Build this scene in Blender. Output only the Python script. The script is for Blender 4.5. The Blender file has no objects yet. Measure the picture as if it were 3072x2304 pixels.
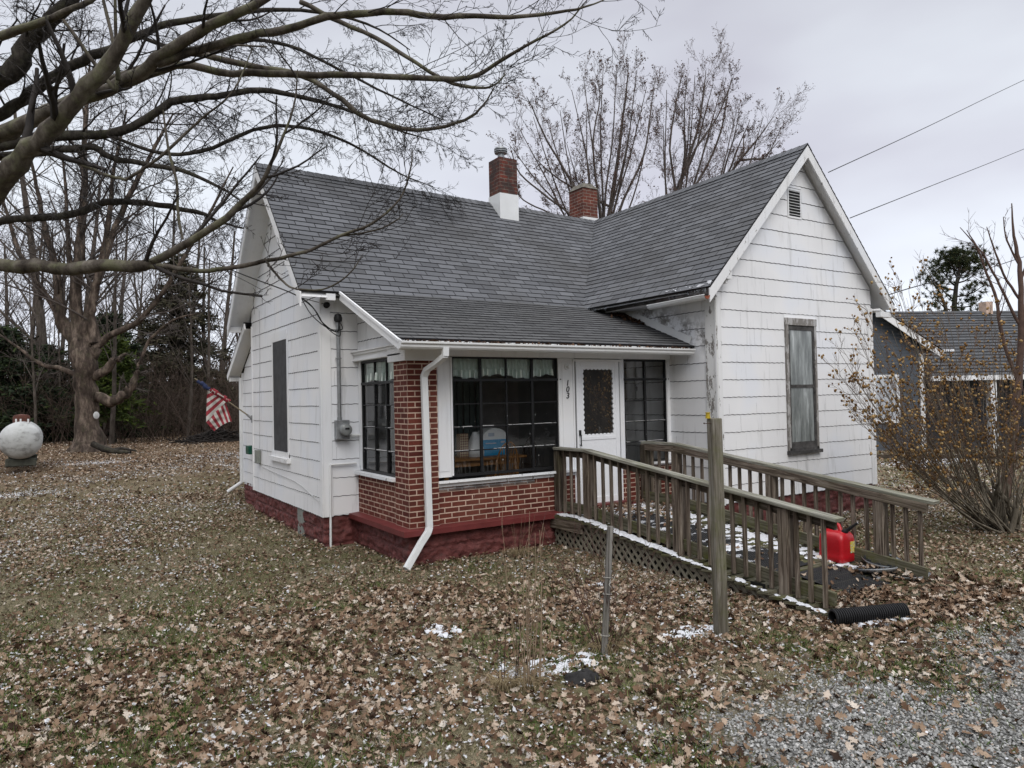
import bpy, math, random
import numpy as np
from mathutils import Vector, noise as mnoise
PI = math.pi
rad = math.radians
sc = bpy.context.scene
COL = sc.collection
RNG = random.Random(11)
# ------------------------------------------------------------------ camera
CAM = np.array([-3.7251, -8.2236, 1.5776])
YAW, PIT, ROL, FPX = -32.5856, 1.1244, -1.1917, 2178.8415
def _basis():
    y, p, r = rad(YAW), rad(PIT), rad(ROL)
    fw = np.array([-math.sin(y)*math.cos(p), math.cos(y)*math.cos(p), math.sin(p)])
    rt = np.array([math.cos(y), math.sin(y), 0.0]); up = np.cross(rt, fw)
    return fw, rt*math.cos(r)+up*math.sin(r), -rt*math.sin(r)+up*math.cos(r)
FW, RT, UP = _basis()
def ray(u, v): return FW + RT*(u-1536)/FPX - UP*(v-1152)/FPX
def on(u, v, ax, val):
    "where the sight line of a photo pixel meets the plane ax = val"
    d = ray(u, v); k = 'xyz'.index(ax); return CAM + d*(val-CAM[k])/d[k]
def at(u, v, D): return CAM + ray(u, v)*D
cam_d = bpy.data.cameras.new('camera'); cam = bpy.data.objects.new('camera', cam_d); COL.objects.link(cam)
from mathutils import Matrix
M = Matrix((( RT[0], UP[0], -FW[0], CAM[0]), (RT[1], UP[1], -FW[1], CAM[1]), (RT[2], UP[2], -FW[2], CAM[2]), (0,0,0,1)))
cam.matrix_world = M
cam_d.sensor_width = 36; cam_d.sensor_fit = 'HORIZONTAL'; cam_d.lens = 36*FPX/3072
cam_d.clip_start = 0.05; cam_d.clip_end = 3000
sc.camera = cam

# ------------------------------------------------------------------ objects
WO = {}
def tag(o, label=None, cat=None, group=None, kind=None):
    if label: o['label'] = label
    if cat: o['category'] = cat
    if group: o['group'] = group
    if kind: o['kind'] = kind
    return o
def thing(name, label, cat, loc=(0,0,0), group=None):
    o = bpy.data.objects.new(name, None); o.empty_display_size = 0.1; COL.objects.link(o)
    o.location = loc; WO[o.name] = Vector(loc)
    return tag(o, label, cat, group)
def link(name, me, parent=None):
    o = bpy.data.objects.new(name, me); COL.objects.link(o); WO[o.name] = Vector((0,0,0))
    if parent is not None:
        o.parent = parent; o.location = -WO[parent.name]
    return o
def npmesh(name, V, F4=None, F3=None, UV=None, mats=(), mi=None, smooth=False, FN=None):
    "mesh from numpy arrays; F4 (n,4) and F3 (n,3) index arrays, FN list of n-gons"
    me = bpy.data.meshes.new(name)
    V = np.asarray(V, dtype=np.float32).reshape(-1, 3)
    loops, starts, totals = [], [], []
    off = 0
    if F4 is not None and len(F4):
        F4 = np.asarray(F4, dtype=np.int32).reshape(-1, 4)
        loops.append(F4.ravel()); starts.append(off+np.arange(len(F4))*4); totals.append(np.full(len(F4), 4)); off += F4.size
    if F3 is not None and len(F3):
        F3 = np.asarray(F3, dtype=np.int32).reshape(-1, 3)
        loops.append(F3.ravel()); starts.append(off+np.arange(len(F3))*3); totals.append(np.full(len(F3), 3)); off += F3.size
    L = np.concatenate(loops).astype(np.int32); S = np.concatenate(starts).astype(np.int32); T = np.concatenate(totals).astype(np.int32)
    me.vertices.add(len(V)); me.vertices.foreach_set('co', V.ravel())
    me.loops.add(len(L)); me.loops.foreach_set('vertex_index', L)
    me.polygons.add(len(S)); me.polygons.foreach_set('loop_start', S); me.polygons.foreach_set('loop_total', T)
    if smooth: me.polygons.foreach_set('use_smooth', np.ones(len(S), dtype=bool))
    me.update(calc_edges=True); me.validate()
    if UV is not None:
        l = me.uv_layers.new(name='UVMap'); l.data.foreach_set('uv', np.asarray(UV, dtype=np.float32).ravel())
    for m in mats: me.materials.append(m)
    if mi is not None: me.polygons.foreach_set('material_index', np.asarray(mi, dtype=np.int32))
    return me
def nrm(v):
    v = np.asarray(v, float); return v/(np.linalg.norm(v)+1e-12)
class MB:
    def __init__(s): s.v=[]; s.f=[]; s.uv=[]; s.m=[]
    def face(s, pts, uv=None, m=0):
        i = len(s.v); s.v += [tuple(map(float, p)) for p in pts]; s.f.append(tuple(range(i, i+len(pts))))
        s.uv += list(uv) if uv is not None else [(0,0)]*len(pts); s.m.append(m)
    def beam(s, a, b, w, h, up=(0,0,1), m=0, uo=None):
        "box from a to b, w across, h along up, UV u runs along it"
        a, b = np.array(a, float), np.array(b, float); d = b-a; L = np.linalg.norm(d); d = d/L
        side = np.cross(d, up); 
        if np.linalg.norm(side) < 1e-6: side = np.cross(d, (1,0,0))
        side = nrm(side); hh = np.cross(side, d)
        if uo is None: uo = (RNG.uniform(0,50), RNG.uniform(0,50))
        c = []
        for e in (a, b):
            for (x, y) in ((-1,-1),(1,-1),(1,1),(-1,1)): c.append(e+side*x*w/2+hh*y*h/2)
        us = [0, w, w+h, 2*w+h, 2*w+2*h]
        for k in range(4):
            k2 = (k+1) % 4
            s.face([c[k], c[k2], c[4+k2], c[4+k]], [(uo[0],uo[1]+us[k]),(uo[0],uo[1]+us[k+1]),(uo[0]+L,uo[1]+us[k+1]),(uo[0]+L,uo[1]+us[k])], m)
        s.face([c[3],c[2],c[1],c[0]], [(uo[0]+x*.3,uo[1]+y) for x,y in ((0,0),(w,0),(w,h),(0,h))], m)
        s.face([c[4],c[5],c[6],c[7]], [(uo[0]+x*.3,uo[1]+y) for x,y in ((0,0),(w,0),(w,h),(0,h))], m)
    def box(s, x0, x1, y0, y1, z0, z1, m=0):
        dx, dy, dz = x1-x0, y1-y0, z1-z0
        cx, cy, cz = (x0+x1)/2, (y0+y1)/2, (z0+z1)/2
        if dz >= dx and dz >= dy: s.beam((cx,cy,z0),(cx,cy,z1), dx, dy, (0,1,0), m)
        elif dx >= dy: s.beam((x0,cy,cz),(x1,cy,cz), dy, dz, (0,0,1), m)
        else: s.beam((cx,y0,cz),(cx,y1,cz), dx, dz, (0,0,1), m)
    def cyl(s, a, b, r0, r1=None, n=12, m=0, caps=True):
        r1 = r0 if r1 is None else r1
        a, b = np.array(a, float), np.array(b, float); d = nrm(b-a); L = np.linalg.norm(b-a)
        q = nrm(np.cross(d, (0,0,1) if abs(d[2]) < .9 else (1,0,0))); w = np.cross(d, q)
        A = [a+(q*math.cos(2*PI*k/n)+w*math.sin(2*PI*k/n))*r0 for k in range(n)]
        B = [b+(q*math.cos(2*PI*k/n)+w*math.sin(2*PI*k/n))*r1 for k in range(n)]
        for k in range(n):
            j = (k+1) % n
            s.face([A[k],A[j],B[j],B[k]], [(0,2*PI*r0*k/n),(0,2*PI*r0*(k+1)/n),(L,2*PI*r0*(k+1)/n),(L,2*PI*r0*k/n)], m)
        if caps: s.face(A[::-1], [(0,0)]*n, m); s.face(B, [(0,0)]*n, m)
    def lathe(s, base, prof, n=24, axis=(0,0,1), m=0):
        "prof: list of (radius, height)"
        ax = nrm(axis); q = nrm(np.cross(ax, (0,0,1) if abs(ax[2]) < .9 else (1,0,0))); w = np.cross(ax, q); base = np.array(base, float)
        R = [[base+ax*h+(q*math.cos(2*PI*k/n)+w*math.sin(2*PI*k/n))*r for k in range(n)] for r, h in prof]
        for i in range(len(prof)-1):
            for k in range(n):
                j = (k+1) % n; s.face([R[i][k],R[i][j],R[i+1][j],R[i+1][k]], None, m)
    def prism(s, poly, axis, a0, a1, m=0):
        "poly in the two other axes (cyclic order), extruded along axis between a0 and a1"
        k = 'xyz'.index(axis)
        def P(p, a):
            if k == 0: return (a, p[0], p[1])
            if k == 1: return (p[0], a, p[1])
            return (p[0], p[1], a)
        A = [P(p, a0) for p in poly]; B = [P(p, a1) for p in poly]
        n = len(poly)
        s.face(A[::-1], [(p[0],p[1]) for p in poly[::-1]], m); s.face(B, [(p[0],p[1]) for p in poly], m)
        for i in range(n):
            j = (i+1) % n; L = math.hypot(poly[i][0]-poly[j][0], poly[i][1]-poly[j][1])
            s.face([A[i],A[j],B[j],B[i]], [(a0,0),(a0,L),(a1,L),(a1,0)], m)
    def build(s, name, mats, parent=None, smooth=False, weld=False, bevel=0, fix=True):
        me = bpy.data.meshes.new(name); me.from_pydata(s.v, [], s.f)
        if not isinstance(mats, (list, tuple)): mats = [mats]
        for m in mats: me.materials.append(m)
        l = me.uv_layers.new(name='UVMap')
        l.data.foreach_set('uv', np.asarray(s.uv, dtype=np.float32).ravel())
        me.polygons.foreach_set('material_index', s.m)
        if weld or fix or smooth:
            import bmesh
            bm = bmesh.new(); bm.from_mesh(me); bmesh.ops.remove_doubles(bm, verts=bm.verts, dist=1e-5)
            if fix: bmesh.ops.recalc_face_normals(bm, faces=bm.faces)
            bm.to_mesh(me); bm.free()
        if smooth:
            for p in me.polygons: p.use_smooth = True
            me.set_sharp_from_angle(angle=rad(35))
        me.update()
        o = link(name, me, parent)
        if bevel:
            md = o.modifiers.new('bevel', 'BEVEL'); md.width = bevel; md.segments = 1; md.limit_method = 'ANGLE'
        return o

def tubes(polys, sides=5, cap=True):
    "polys: list of (points, radii) -> V, F4 of tapered tubes (batched by length)"
    by = {}
    for p, r in polys: by.setdefault(len(p), []).append((p, r))
    VS, FS, off = [], [], 0
    for n, L in by.items():
        Pn = np.array([a for a, _ in L], float); Rn = np.array([b for _, b in L], float)
        m = len(L)
        T = np.empty_like(Pn); T[:,1:-1] = Pn[:,2:]-Pn[:,:-2]; T[:,0] = Pn[:,1]-Pn[:,0]; T[:,-1] = Pn[:,-1]-Pn[:,-2]
        T /= np.linalg.norm(T, axis=2, keepdims=True)+1e-12
        ref = np.where(np.abs(T[:,:1,2:3]) < .8, np.array([0,0,1.0]), np.array([1.0,0,0]))
        ref = np.repeat(ref, n, axis=1)
        A = np.cross(T, ref); A /= np.linalg.norm(A, axis=2, keepdims=True)+1e-12; B = np.cross(T, A)
        ang = np.arange(sides)*2*PI/sides
        V = Pn[:,:,None,:]+(A[:,:,None,:]*np.cos(ang)[None,None,:,None]+B[:,:,None,:]*np.sin(ang)[None,None,:,None])*Rn[:,:,None,None]
        idx = np.arange(m*n*sides).reshape(m, n, sides)+off
        a = idx[:,:-1,:]; b = np.roll(idx, -1, axis=2)[:,:-1,:]; c = np.roll(idx, -1, axis=2)[:,1:,:]; d = idx[:,1:,:]
        FS.append(np.stack([a,b,c,d], axis=-1).reshape(-1,4)); VS.append(V.reshape(-1,3)); off += m*n*sides
    return np.concatenate(VS), np.concatenate(FS)
def tube_obj(name, polys, mat, parent=None, sides=5, smooth=True):
    V, F = tubes(polys, sides); return link(name, npmesh(name, V, F, mats=[mat], smooth=smooth), parent)

# ------------------------------------------------------------------ materials
class NT:
    def __init__(s, name):
        s.m = bpy.data.materials.new(name); s.m.use_nodes = True; s.t = s.m.node_tree; s.n = s.t.nodes; s.l = s.t.links
        s.b = s.n['Principled BSDF']; s.tc = s.n.new('ShaderNodeTexCoord')
    def new(s, typ, **k):
        n = s.n.new(typ)
        for a, b in k.items(): setattr(n, a, b)
        return n
    def co(s, coord='Object', scale=(1,1,1), rot=(0,0,0)):
        mp = s.n.new('ShaderNodeMapping'); mp.inputs['Scale'].default_value = scale; mp.inputs['Rotation'].default_value = rot
        s.l.new(s.tc.outputs[coord], mp.inputs[0]); return mp.outputs[0]
    def noise(s, co, scale=5, detail=4, rough=.6, dist=0):
        n = s.n.new('ShaderNodeTexNoise'); s.l.new(co, n.inputs['Vector']); n.inputs['Scale'].default_value = scale
        n.inputs['Detail'].default_value = detail; n.inputs['Roughness'].default_value = rough; n.inputs['Distortion'].default_value = dist
        return n.outputs['Fac']
    def ramp(s, fac, stops, interp='LINEAR'):
        r = s.n.new('ShaderNodeValToRGB'); r.color_ramp.interpolation = interp; e = r.color_ramp.elements
        while len(e) < len(stops): e.new(0.5)
        for i, (p, c) in enumerate(stops):
            e[i].position = p
            c = (c, c, c) if isinstance(c, (int, float)) else c
            e[i].color = (*c, 1)
        s.l.new(fac, r.inputs[0]); return r.outputs['Color']
    def mix(s, fac, a, b, mode='MIX'):
        n = s.n.new('ShaderNodeMix'); n.data_type = 'RGBA'; n.blend_type = mode
        for sock, val in ((n.inputs['Factor'], fac), (n.inputs['A'], a), (n.inputs['B'], b)):
            pass
        ins = {'Factor': n.inputs[0], 'A': n.inputs[6], 'B': n.inputs[7]}
        for k, val in (('Factor', fac), ('A', a), ('B', b)):
            if isinstance(val, bpy.types.NodeSocket): s.l.new(val, ins[k])
            elif k == 'Factor': ins[k].default_value = val
            else: ins[k].default_value = (*val, 1)
        return n.outputs[2]
    def math(s, op, a, b=0.0, clamp=False):
        n = s.n.new('ShaderNodeMath'); n.operation = op; n.use_clamp = clamp
        for i, val in enumerate((a, b)):
            if isinstance(val, bpy.types.NodeSocket): s.l.new(val, n.inputs[i])
            else: n.inputs[i].default_value = val
        return n.outputs[0]
    def color(s, c):
        if isinstance(c, bpy.types.NodeSocket): s.l.new(c, s.b.inputs['Base Color'])
        else: s.b.inputs['Base Color'].default_value = (*c, 1)
    def bump(s, h, strength=.3, dist=.01):
        n = s.n.new('ShaderNodeBump'); n.inputs['Strength'].default_value = strength; n.inputs['Distance'].default_value = dist
        s.l.new(h, n.inputs['Height']); s.l.new(n.outputs[0], s.b.inputs['Normal'])
    def rough(s, r):
        if isinstance(r, bpy.types.NodeSocket): s.l.new(r, s.b.inputs['Roughness'])
        else: s.b.inputs['Roughness'].default_value = r
def simple(name, col, rough=.6, var=.15, scale=8, bump=.1, metal=0, coord='Object', spec=.3):
    t = NT(name); co = t.co(coord); f = t.noise(co, scale, 5)
    a = tuple(max(0, c*(1-var)) for c in col); b = tuple(min(1, c*(1+var)) for c in col)
    t.color(t.ramp(f, [(.3, a), (.7, b)])); t.rough(rough); t.b.inputs['Metallic'].default_value = metal
    t.b.inputs['Specular IOR Level'].default_value = spec
    if bump: t.bump(t.noise(co, scale*4, 4), bump, .004)
    return t.m
def m_paint(name, base=(.77,.77,.775), stain=.7, chip=None, patch=.3):
    "old white paint: two-tone repaint patches, drip streaks, small chips"
    t = NT(name); co = t.co('Object')
    big = t.noise(co, .9, 2, .5)
    c = t.ramp(big, [(.38, tuple(b*(1-.13*patch) for b in base)), (.5, base), (.62, (base[0]*.965, base[1]*.985, base[2]*1.02))])
    st = t.noise(t.co('Object', (9, 9, .9)), 1.0, 6, .65)
    c = t.mix(t.math('MULTIPLY', t.ramp(st, [(.56, 0.), (.78, 1.)]), stain), c, (.40,.40,.39))
    if chip:
        ch = t.noise(t.co('Object', (1, 1, .35)), chip[0], 9, .72)
        c = t.mix(t.ramp(ch, [(chip[1], 0.), (chip[1]+.02, 1.)]), c, (.20,.185,.17))
    t.color(c); t.rough(.55); t.b.inputs['Specular IOR Level'].default_value = .25
    t.bump(t.noise(t.co('Object', (1,1,.4)), 40, 5), .15, .003)
    return t.m
def m_wood(name, cols, moss=.3, mosscol=(.10,.105,.03), grain=70, knots=True):
    t = NT(name); co = t.co('UV', (.9, grain*.28, 1))
    g = t.noise(co, 1.6, 8, .68, 1.2); g2 = t.noise(t.co('UV', (.5, 3, 1)), 2.2, 3)
    c = t.ramp(g, [(.33, cols[0]), (.45, cols[1]), (.54, cols[2]), (.66, cols[3])])
    c = t.mix(t.ramp(g2, [(.3, .55), (.7, 0.)]), c, tuple(x*.55 for x in cols[1]))
    if moss:
        ms = t.noise(t.co('Object'), 3.2, 6, .7); c = t.mix(t.math('MULTIPLY', t.ramp(ms, [(.47, 0.), (.66, 1.)]), moss), c, mosscol)
    t.color(c); t.rough(.85); t.b.inputs['Specular IOR Level'].default_value = .2
    t.bump(g, .6, .006); return t.m
def m_bark(name, a, b, c, sc_=12, moss=0):
    t = NT(name); n = t.noise(t.co('Object', (1,1,.35)), sc_, 7, .7); col = t.ramp(n, [(.3, a), (.5, b), (.72, c)])
    if moss: col = t.mix(t.math('MULTIPLY', t.ramp(t.noise(t.co('Object'), 5, 6, .7), [(.5, 0.), (.62, 1.)]), moss), col, (.16,.17,.09))
    t.color(col); t.rough(.9); t.b.inputs['Specular IOR Level'].default_value = .1; t.bump(n, .8, .02); return t.m
MAT = {}
MAT['siding'] = m_paint('white_siding_paint')
def _mottled():
    m = m_paint('chipped_siding_paint', chip=(7, .66), stain=.7); nt = m.node_tree; b = nt.nodes['Principled BSDF']; src = b.inputs['Base Color'].links[0].from_socket
    tc = nt.nodes.new('ShaderNodeTexCoord'); sx = nt.nodes.new('ShaderNodeSeparateXYZ'); nt.links.new(tc.outputs['Object'], sx.inputs[0])
    no = nt.nodes.new('ShaderNodeTexNoise'); no.inputs['Scale'].default_value = 5; no.inputs['Detail'].default_value = 9; no.inputs['Roughness'].default_value = .75; nt.links.new(tc.outputs['Object'], no.inputs[0])
    def M(op, a, b_=0., c=False):
        n = nt.nodes.new('ShaderNodeMath'); n.operation = op; n.use_clamp = c
        for i, v in enumerate((a, b_)):
            if isinstance(v, bpy.types.NodeSocket): nt.links.new(v, n.inputs[i])
            else: n.inputs[i].default_value = v
        return n.outputs[0]
    # dark mottled patch following the line of the flashing
    d = M('ABSOLUTE', M('SUBTRACT', sx.outputs['Z'], M('ADD', M('MULTIPLY', sx.outputs['Y'], .38), 2.70)))
    f = M('MULTIPLY', M('SUBTRACT', 1.0, M('MULTIPLY', d, 3.2), True), M('MULTIPLY', M('SUBTRACT', no.outputs['Fac'], .44), 9.0, True))
    mx = nt.nodes.new('ShaderNodeMix'); mx.data_type = 'RGBA'; nt.links.new(f, mx.inputs[0]); nt.links.new(src, mx.inputs[6]); mx.inputs[7].default_value = (.17,.16,.15,1); nt.links.new(mx.outputs[2], b.inputs['Base Color']); return m
MAT['siding_chip'] = _mottled()
MAT['trim'] = m_paint('white_trim_paint', (.76,.76,.76), .35, (30, .70))
MAT['peel'] = m_paint('peeling_trim_paint', (.73,.73,.73), .6, (16, .61))
MAT['peel_bad'] = m_paint('badly_peeling_paint', (.70,.70,.69), .6, (15, .545))
MAT['shade_and_joint'] = simple('siding_shade_and_joint', (.10,.10,.105), .9)  # painted shadow line under each course lip; also the dark vertical joints
MAT['door'] = (lambda t: (t.color((.78,.79,.81)), t.rough(.45), t.bump(t.noise(t.co('Object'), 28, 3), .5, .006), t.m)[-1])(NT('white_door_enamel'))
def m_brick(name, tint=(1,1,1), sooty=0, bw=.203, rh=.0677, mort=(.56,.41,.32)):
    t = NT(name); co = t.co('UV')
    br = t.new('ShaderNodeTexBrick'); t.l.new(co, br.inputs['Vector'])
    br.inputs['Scale'].default_value = 1; br.inputs['Brick Width'].default_value = bw; br.inputs['Row Height'].default_value = rh
    br.inputs['Mortar Size'].default_value = .0075; br.inputs['Mortar Smooth'].default_value = .15; br.inputs['Bias'].default_value = 0
    br.offset = .5
    A = (.155*tint[0], .034*tint[1], .022*tint[2]); B = (.085*tint[0], .018*tint[1], .013*tint[2])
    br.inputs['Color1'].default_value = (*A, 1); br.inputs['Color2'].default_value = (*B, 1); br.inputs['Mortar'].default_value = (*mort, 1)
    n = t.noise(t.co('Object'), 45, 6, .7)
    c = t.mix(t.ramp(n, [(.35, .5), (.65, 0.)]), br.outputs['Color'], (.045,.012,.010)); c = t.mix(t.ramp(t.noise(t.co('Object'), 1.7, 4, .6), [(.45, 0.), (.7, .45)]), c, (.19,.075,.05))
    # keep the mortar light
    c = t.mix(br.outputs['Fac'], c, t.ramp(t.noise(t.co('Object'), 6, 4, .6), [(.3, tuple(m*.6 for m in mort)), (.6, mort)]))
    spl = t.noise(t.co('Object', (1,1,.25)), 26, 5, .75); c = t.mix(t.ramp(spl, [(.715, 0.), (.74, .8)]), c, (.5,.45,.42))
    if sooty:
        so = t.noise(t.co('Object'), 4.5, 4, .6); c = t.mix(t.math('MULTIPLY', t.ramp(so, [(.38, 0.), (.55, 1.)]), sooty), c, (.035,.030,.028))
    t.color(c); t.rough(.8); t.b.inputs['Specular IOR Level'].default_value = .25
    h = t.math('SUBTRACT', t.math('MULTIPLY', n, .35), br.outputs['Fac']); t.bump(h, .8, .006); return t.m
MAT['brick'] = m_brick('red_porch_brick')
MAT['chimbrick'] = m_brick('sooty_chimney_brick', (1.15,1.25,1.2), .8, .2, .07, (.22,.17,.14))
MAT['chimbrick2'] = m_brick('orange_chimney_brick', (1.35,1.5,1.3), .35, .2, .07, (.30,.22,.18))
def m_redblock():
    t = NT('red_painted_block'); n = t.noise(t.co('Object', (1,1,1.6)), 9, 7, .7)
    c = t.ramp(n, [(.3, (.055,.015,.013)), (.5, (.12,.028,.025)), (.72, (.185,.055,.048))])
    c = t.mix(t.ramp(t.noise(t.co('Object'), 2.2, 5), [(.55, 0.), (.75, .45)]), c, (.16,.09,.075))
    t.color(c); t.rough(.7); t.bump(n, .9, .03); return t.m
MAT['redblock'] = m_redblock()
MAT['ledge'] = simple('red_ledge_paint', (.135,.028,.027), .5, .15, 5, .15)
def m_shingle(name, c0=(.135,.139,.150), rowh=.127, bw=.305):
    t = NT(name); co = t.co('UV'); br = t.new('ShaderNodeTexBrick'); t.l.new(co, br.inputs['Vector'])
    for k, v in (('Scale', 1), ('Brick Width', bw), ('Row Height', rowh), ('Mortar Size', .0075), ('Mortar Smooth', .1), ('Bias', 0)): br.inputs[k].default_value = v
    br.offset = .38; br.offset_frequency = 2
    br.inputs['Color1'].default_value = (*[x*1.22 for x in c0], 1); br.inputs['Color2'].default_value = (*[x*.72 for x in c0], 1); br.inputs['Mortar'].default_value = (.022,.022,.024, 1)
    gr = t.noise(t.co('Object'), 190, 3, .8); big = t.noise(t.co('Object'), .8, 4, .6)
    c = t.mix(t.math('MULTIPLY', t.ramp(gr, [(.35, 1.), (.65, 0.)]), .35), br.outputs['Color'], (.045,.046,.05))
    c = t.mix(t.ramp(big, [(.4, 0.), (.7, .45)]), c, (.075,.073,.070))
    t.color(c); t.rough(.92); t.b.inputs['Specular IOR Level'].default_value = .15
    t.bump(t.math('SUBTRACT', t.math('MULTIPLY', gr, .3), br.outputs['Fac']), .5, .004); return t.m
MAT['shingle'] = m_shingle('grey_shingle')
MAT['shingle_low'] = m_shingle('weathered_grey_shingle', (.105,.106,.108), .115)
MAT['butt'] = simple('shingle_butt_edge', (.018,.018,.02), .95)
MAT['metal_white'] = simple('white_aluminium', (.70,.71,.71), .4, .06, 3, .05)
MAT['gutter'] = m_paint('white_gutter_paint', (.68,.68,.67), .55, (60, .71))
MAT['icicle'] = (lambda t: (t.color((.85,.9,.95)), t.rough(.08), setattr(t.b.inputs['Transmission Weight'], 'default_value', .9), setattr(t.b.inputs['IOR'], 'default_value', 1.31), t.m)[-1])(NT('ice'))
MAT['black_metal'] = simple('black_window_steel', (.012,.012,.013), .45, .3, 20, .2)
MAT['black'] = simple('black_rubber', (.012,.012,.013), .55, .3, 12, .2)
MAT['galv'] = simple('galvanised_steel', (.30,.31,.32), .45, .25, 14, .1, .6)
MAT['white_flake'] = simple('white_paint_edge', (.7,.7,.69), .7)
def m_glass(name='window_glass', tint=(.93,.95,.95), refl=.9, extra=.06):
    m = bpy.data.materials.new(name); m.use_nodes = True; nt = m.node_tree; nt.nodes.clear()
    out = nt.nodes.new('ShaderNodeOutputMaterial'); tr = nt.nodes.new('ShaderNodeBsdfTransparent'); gl = nt.nodes.new('ShaderNodeBsdfGlossy')
    tr.inputs[0].default_value = (*tint, 1); gl.inputs[0].default_value = (refl,refl,refl,1); gl.inputs['Roughness'].default_value = .012
    fr = nt.nodes.new('ShaderNodeFresnel'); fr.inputs[0].default_value = 1.5; mx = nt.nodes.new('ShaderNodeMixShader')
    ad = nt.nodes.new('ShaderNodeMath'); ad.operation = 'ADD'; ad.inputs[1].default_value = extra
    bp = nt.nodes.new('ShaderNodeBump'); no = nt.nodes.new('ShaderNodeTexNoise'); no.inputs['Scale'].default_value = 1.6; bp.inputs['Strength'].default_value = .06; bp.inputs['Distance'].default_value = .02
    nt.links.new(no.outputs[0], bp.inputs['Height']); nt.links.new(bp.outputs[0], gl.inputs['Normal'])
    nt.links.new(fr.outputs[0], ad.inputs[0]); nt.links.new(ad.outputs[0], mx.inputs[0]); nt.links.new(tr.outputs[0], mx.inputs[1]); nt.links.new(gl.outputs[0], mx.inputs[2]); nt.links.new(mx.outputs[0], out.inputs[0])
    return m
MAT['glass'] = m_glass()
W0 = [(.020,.014,.010), (.085,.063,.048), (.20,.162,.128), (.36,.31,.255)]
MAT['wood'] = m_wood('weathered_ramp_wood', W0, .12)
MAT['wood_dark'] = m_wood('darkened_wood', [tuple(c*.55 for c in x) for x in W0], .2)  # ramp wood tones scaled darker
MAT['wood_top'] = m_wood('lichened_rail_wood', [(.05,.045,.035), (.16,.15,.12), (.27,.265,.225), (.46,.45,.40)], .35, (.16,.17,.09))
MAT['wood_moss'] = m_wood('mossy_deck_wood', [(.04,.036,.025), (.085,.078,.05), (.14,.13,.09), (.21,.195,.15)], .75, (.085,.09,.015))
MAT['lattice'] = m_wood('lattice_wood', [(.13,.115,.08), (.21,.19,.145), (.28,.255,.20), (.36,.335,.28)], .25, (.17,.17,.08))
MAT['snow'] = simple('snow', (.60,.61,.64), .7, .2, 30, .8)
# ================================================================== HOUSE
house = thing('white_house', 'white one-storey house with grey shingle roof, two brick chimneys and an enclosed red brick porch', 'house', (4.0, 2.5, -.45))
CRS, ZL0 = .2598, 3.0875
XL, YM, YB, XW, YW, XR = -.491, 1.784, 5.852, 4.523, -.903, 8.45
ZS = -.032
PXR, PYL = 6.50, 3.84          # ridge lines
TAN = 1.03

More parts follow.
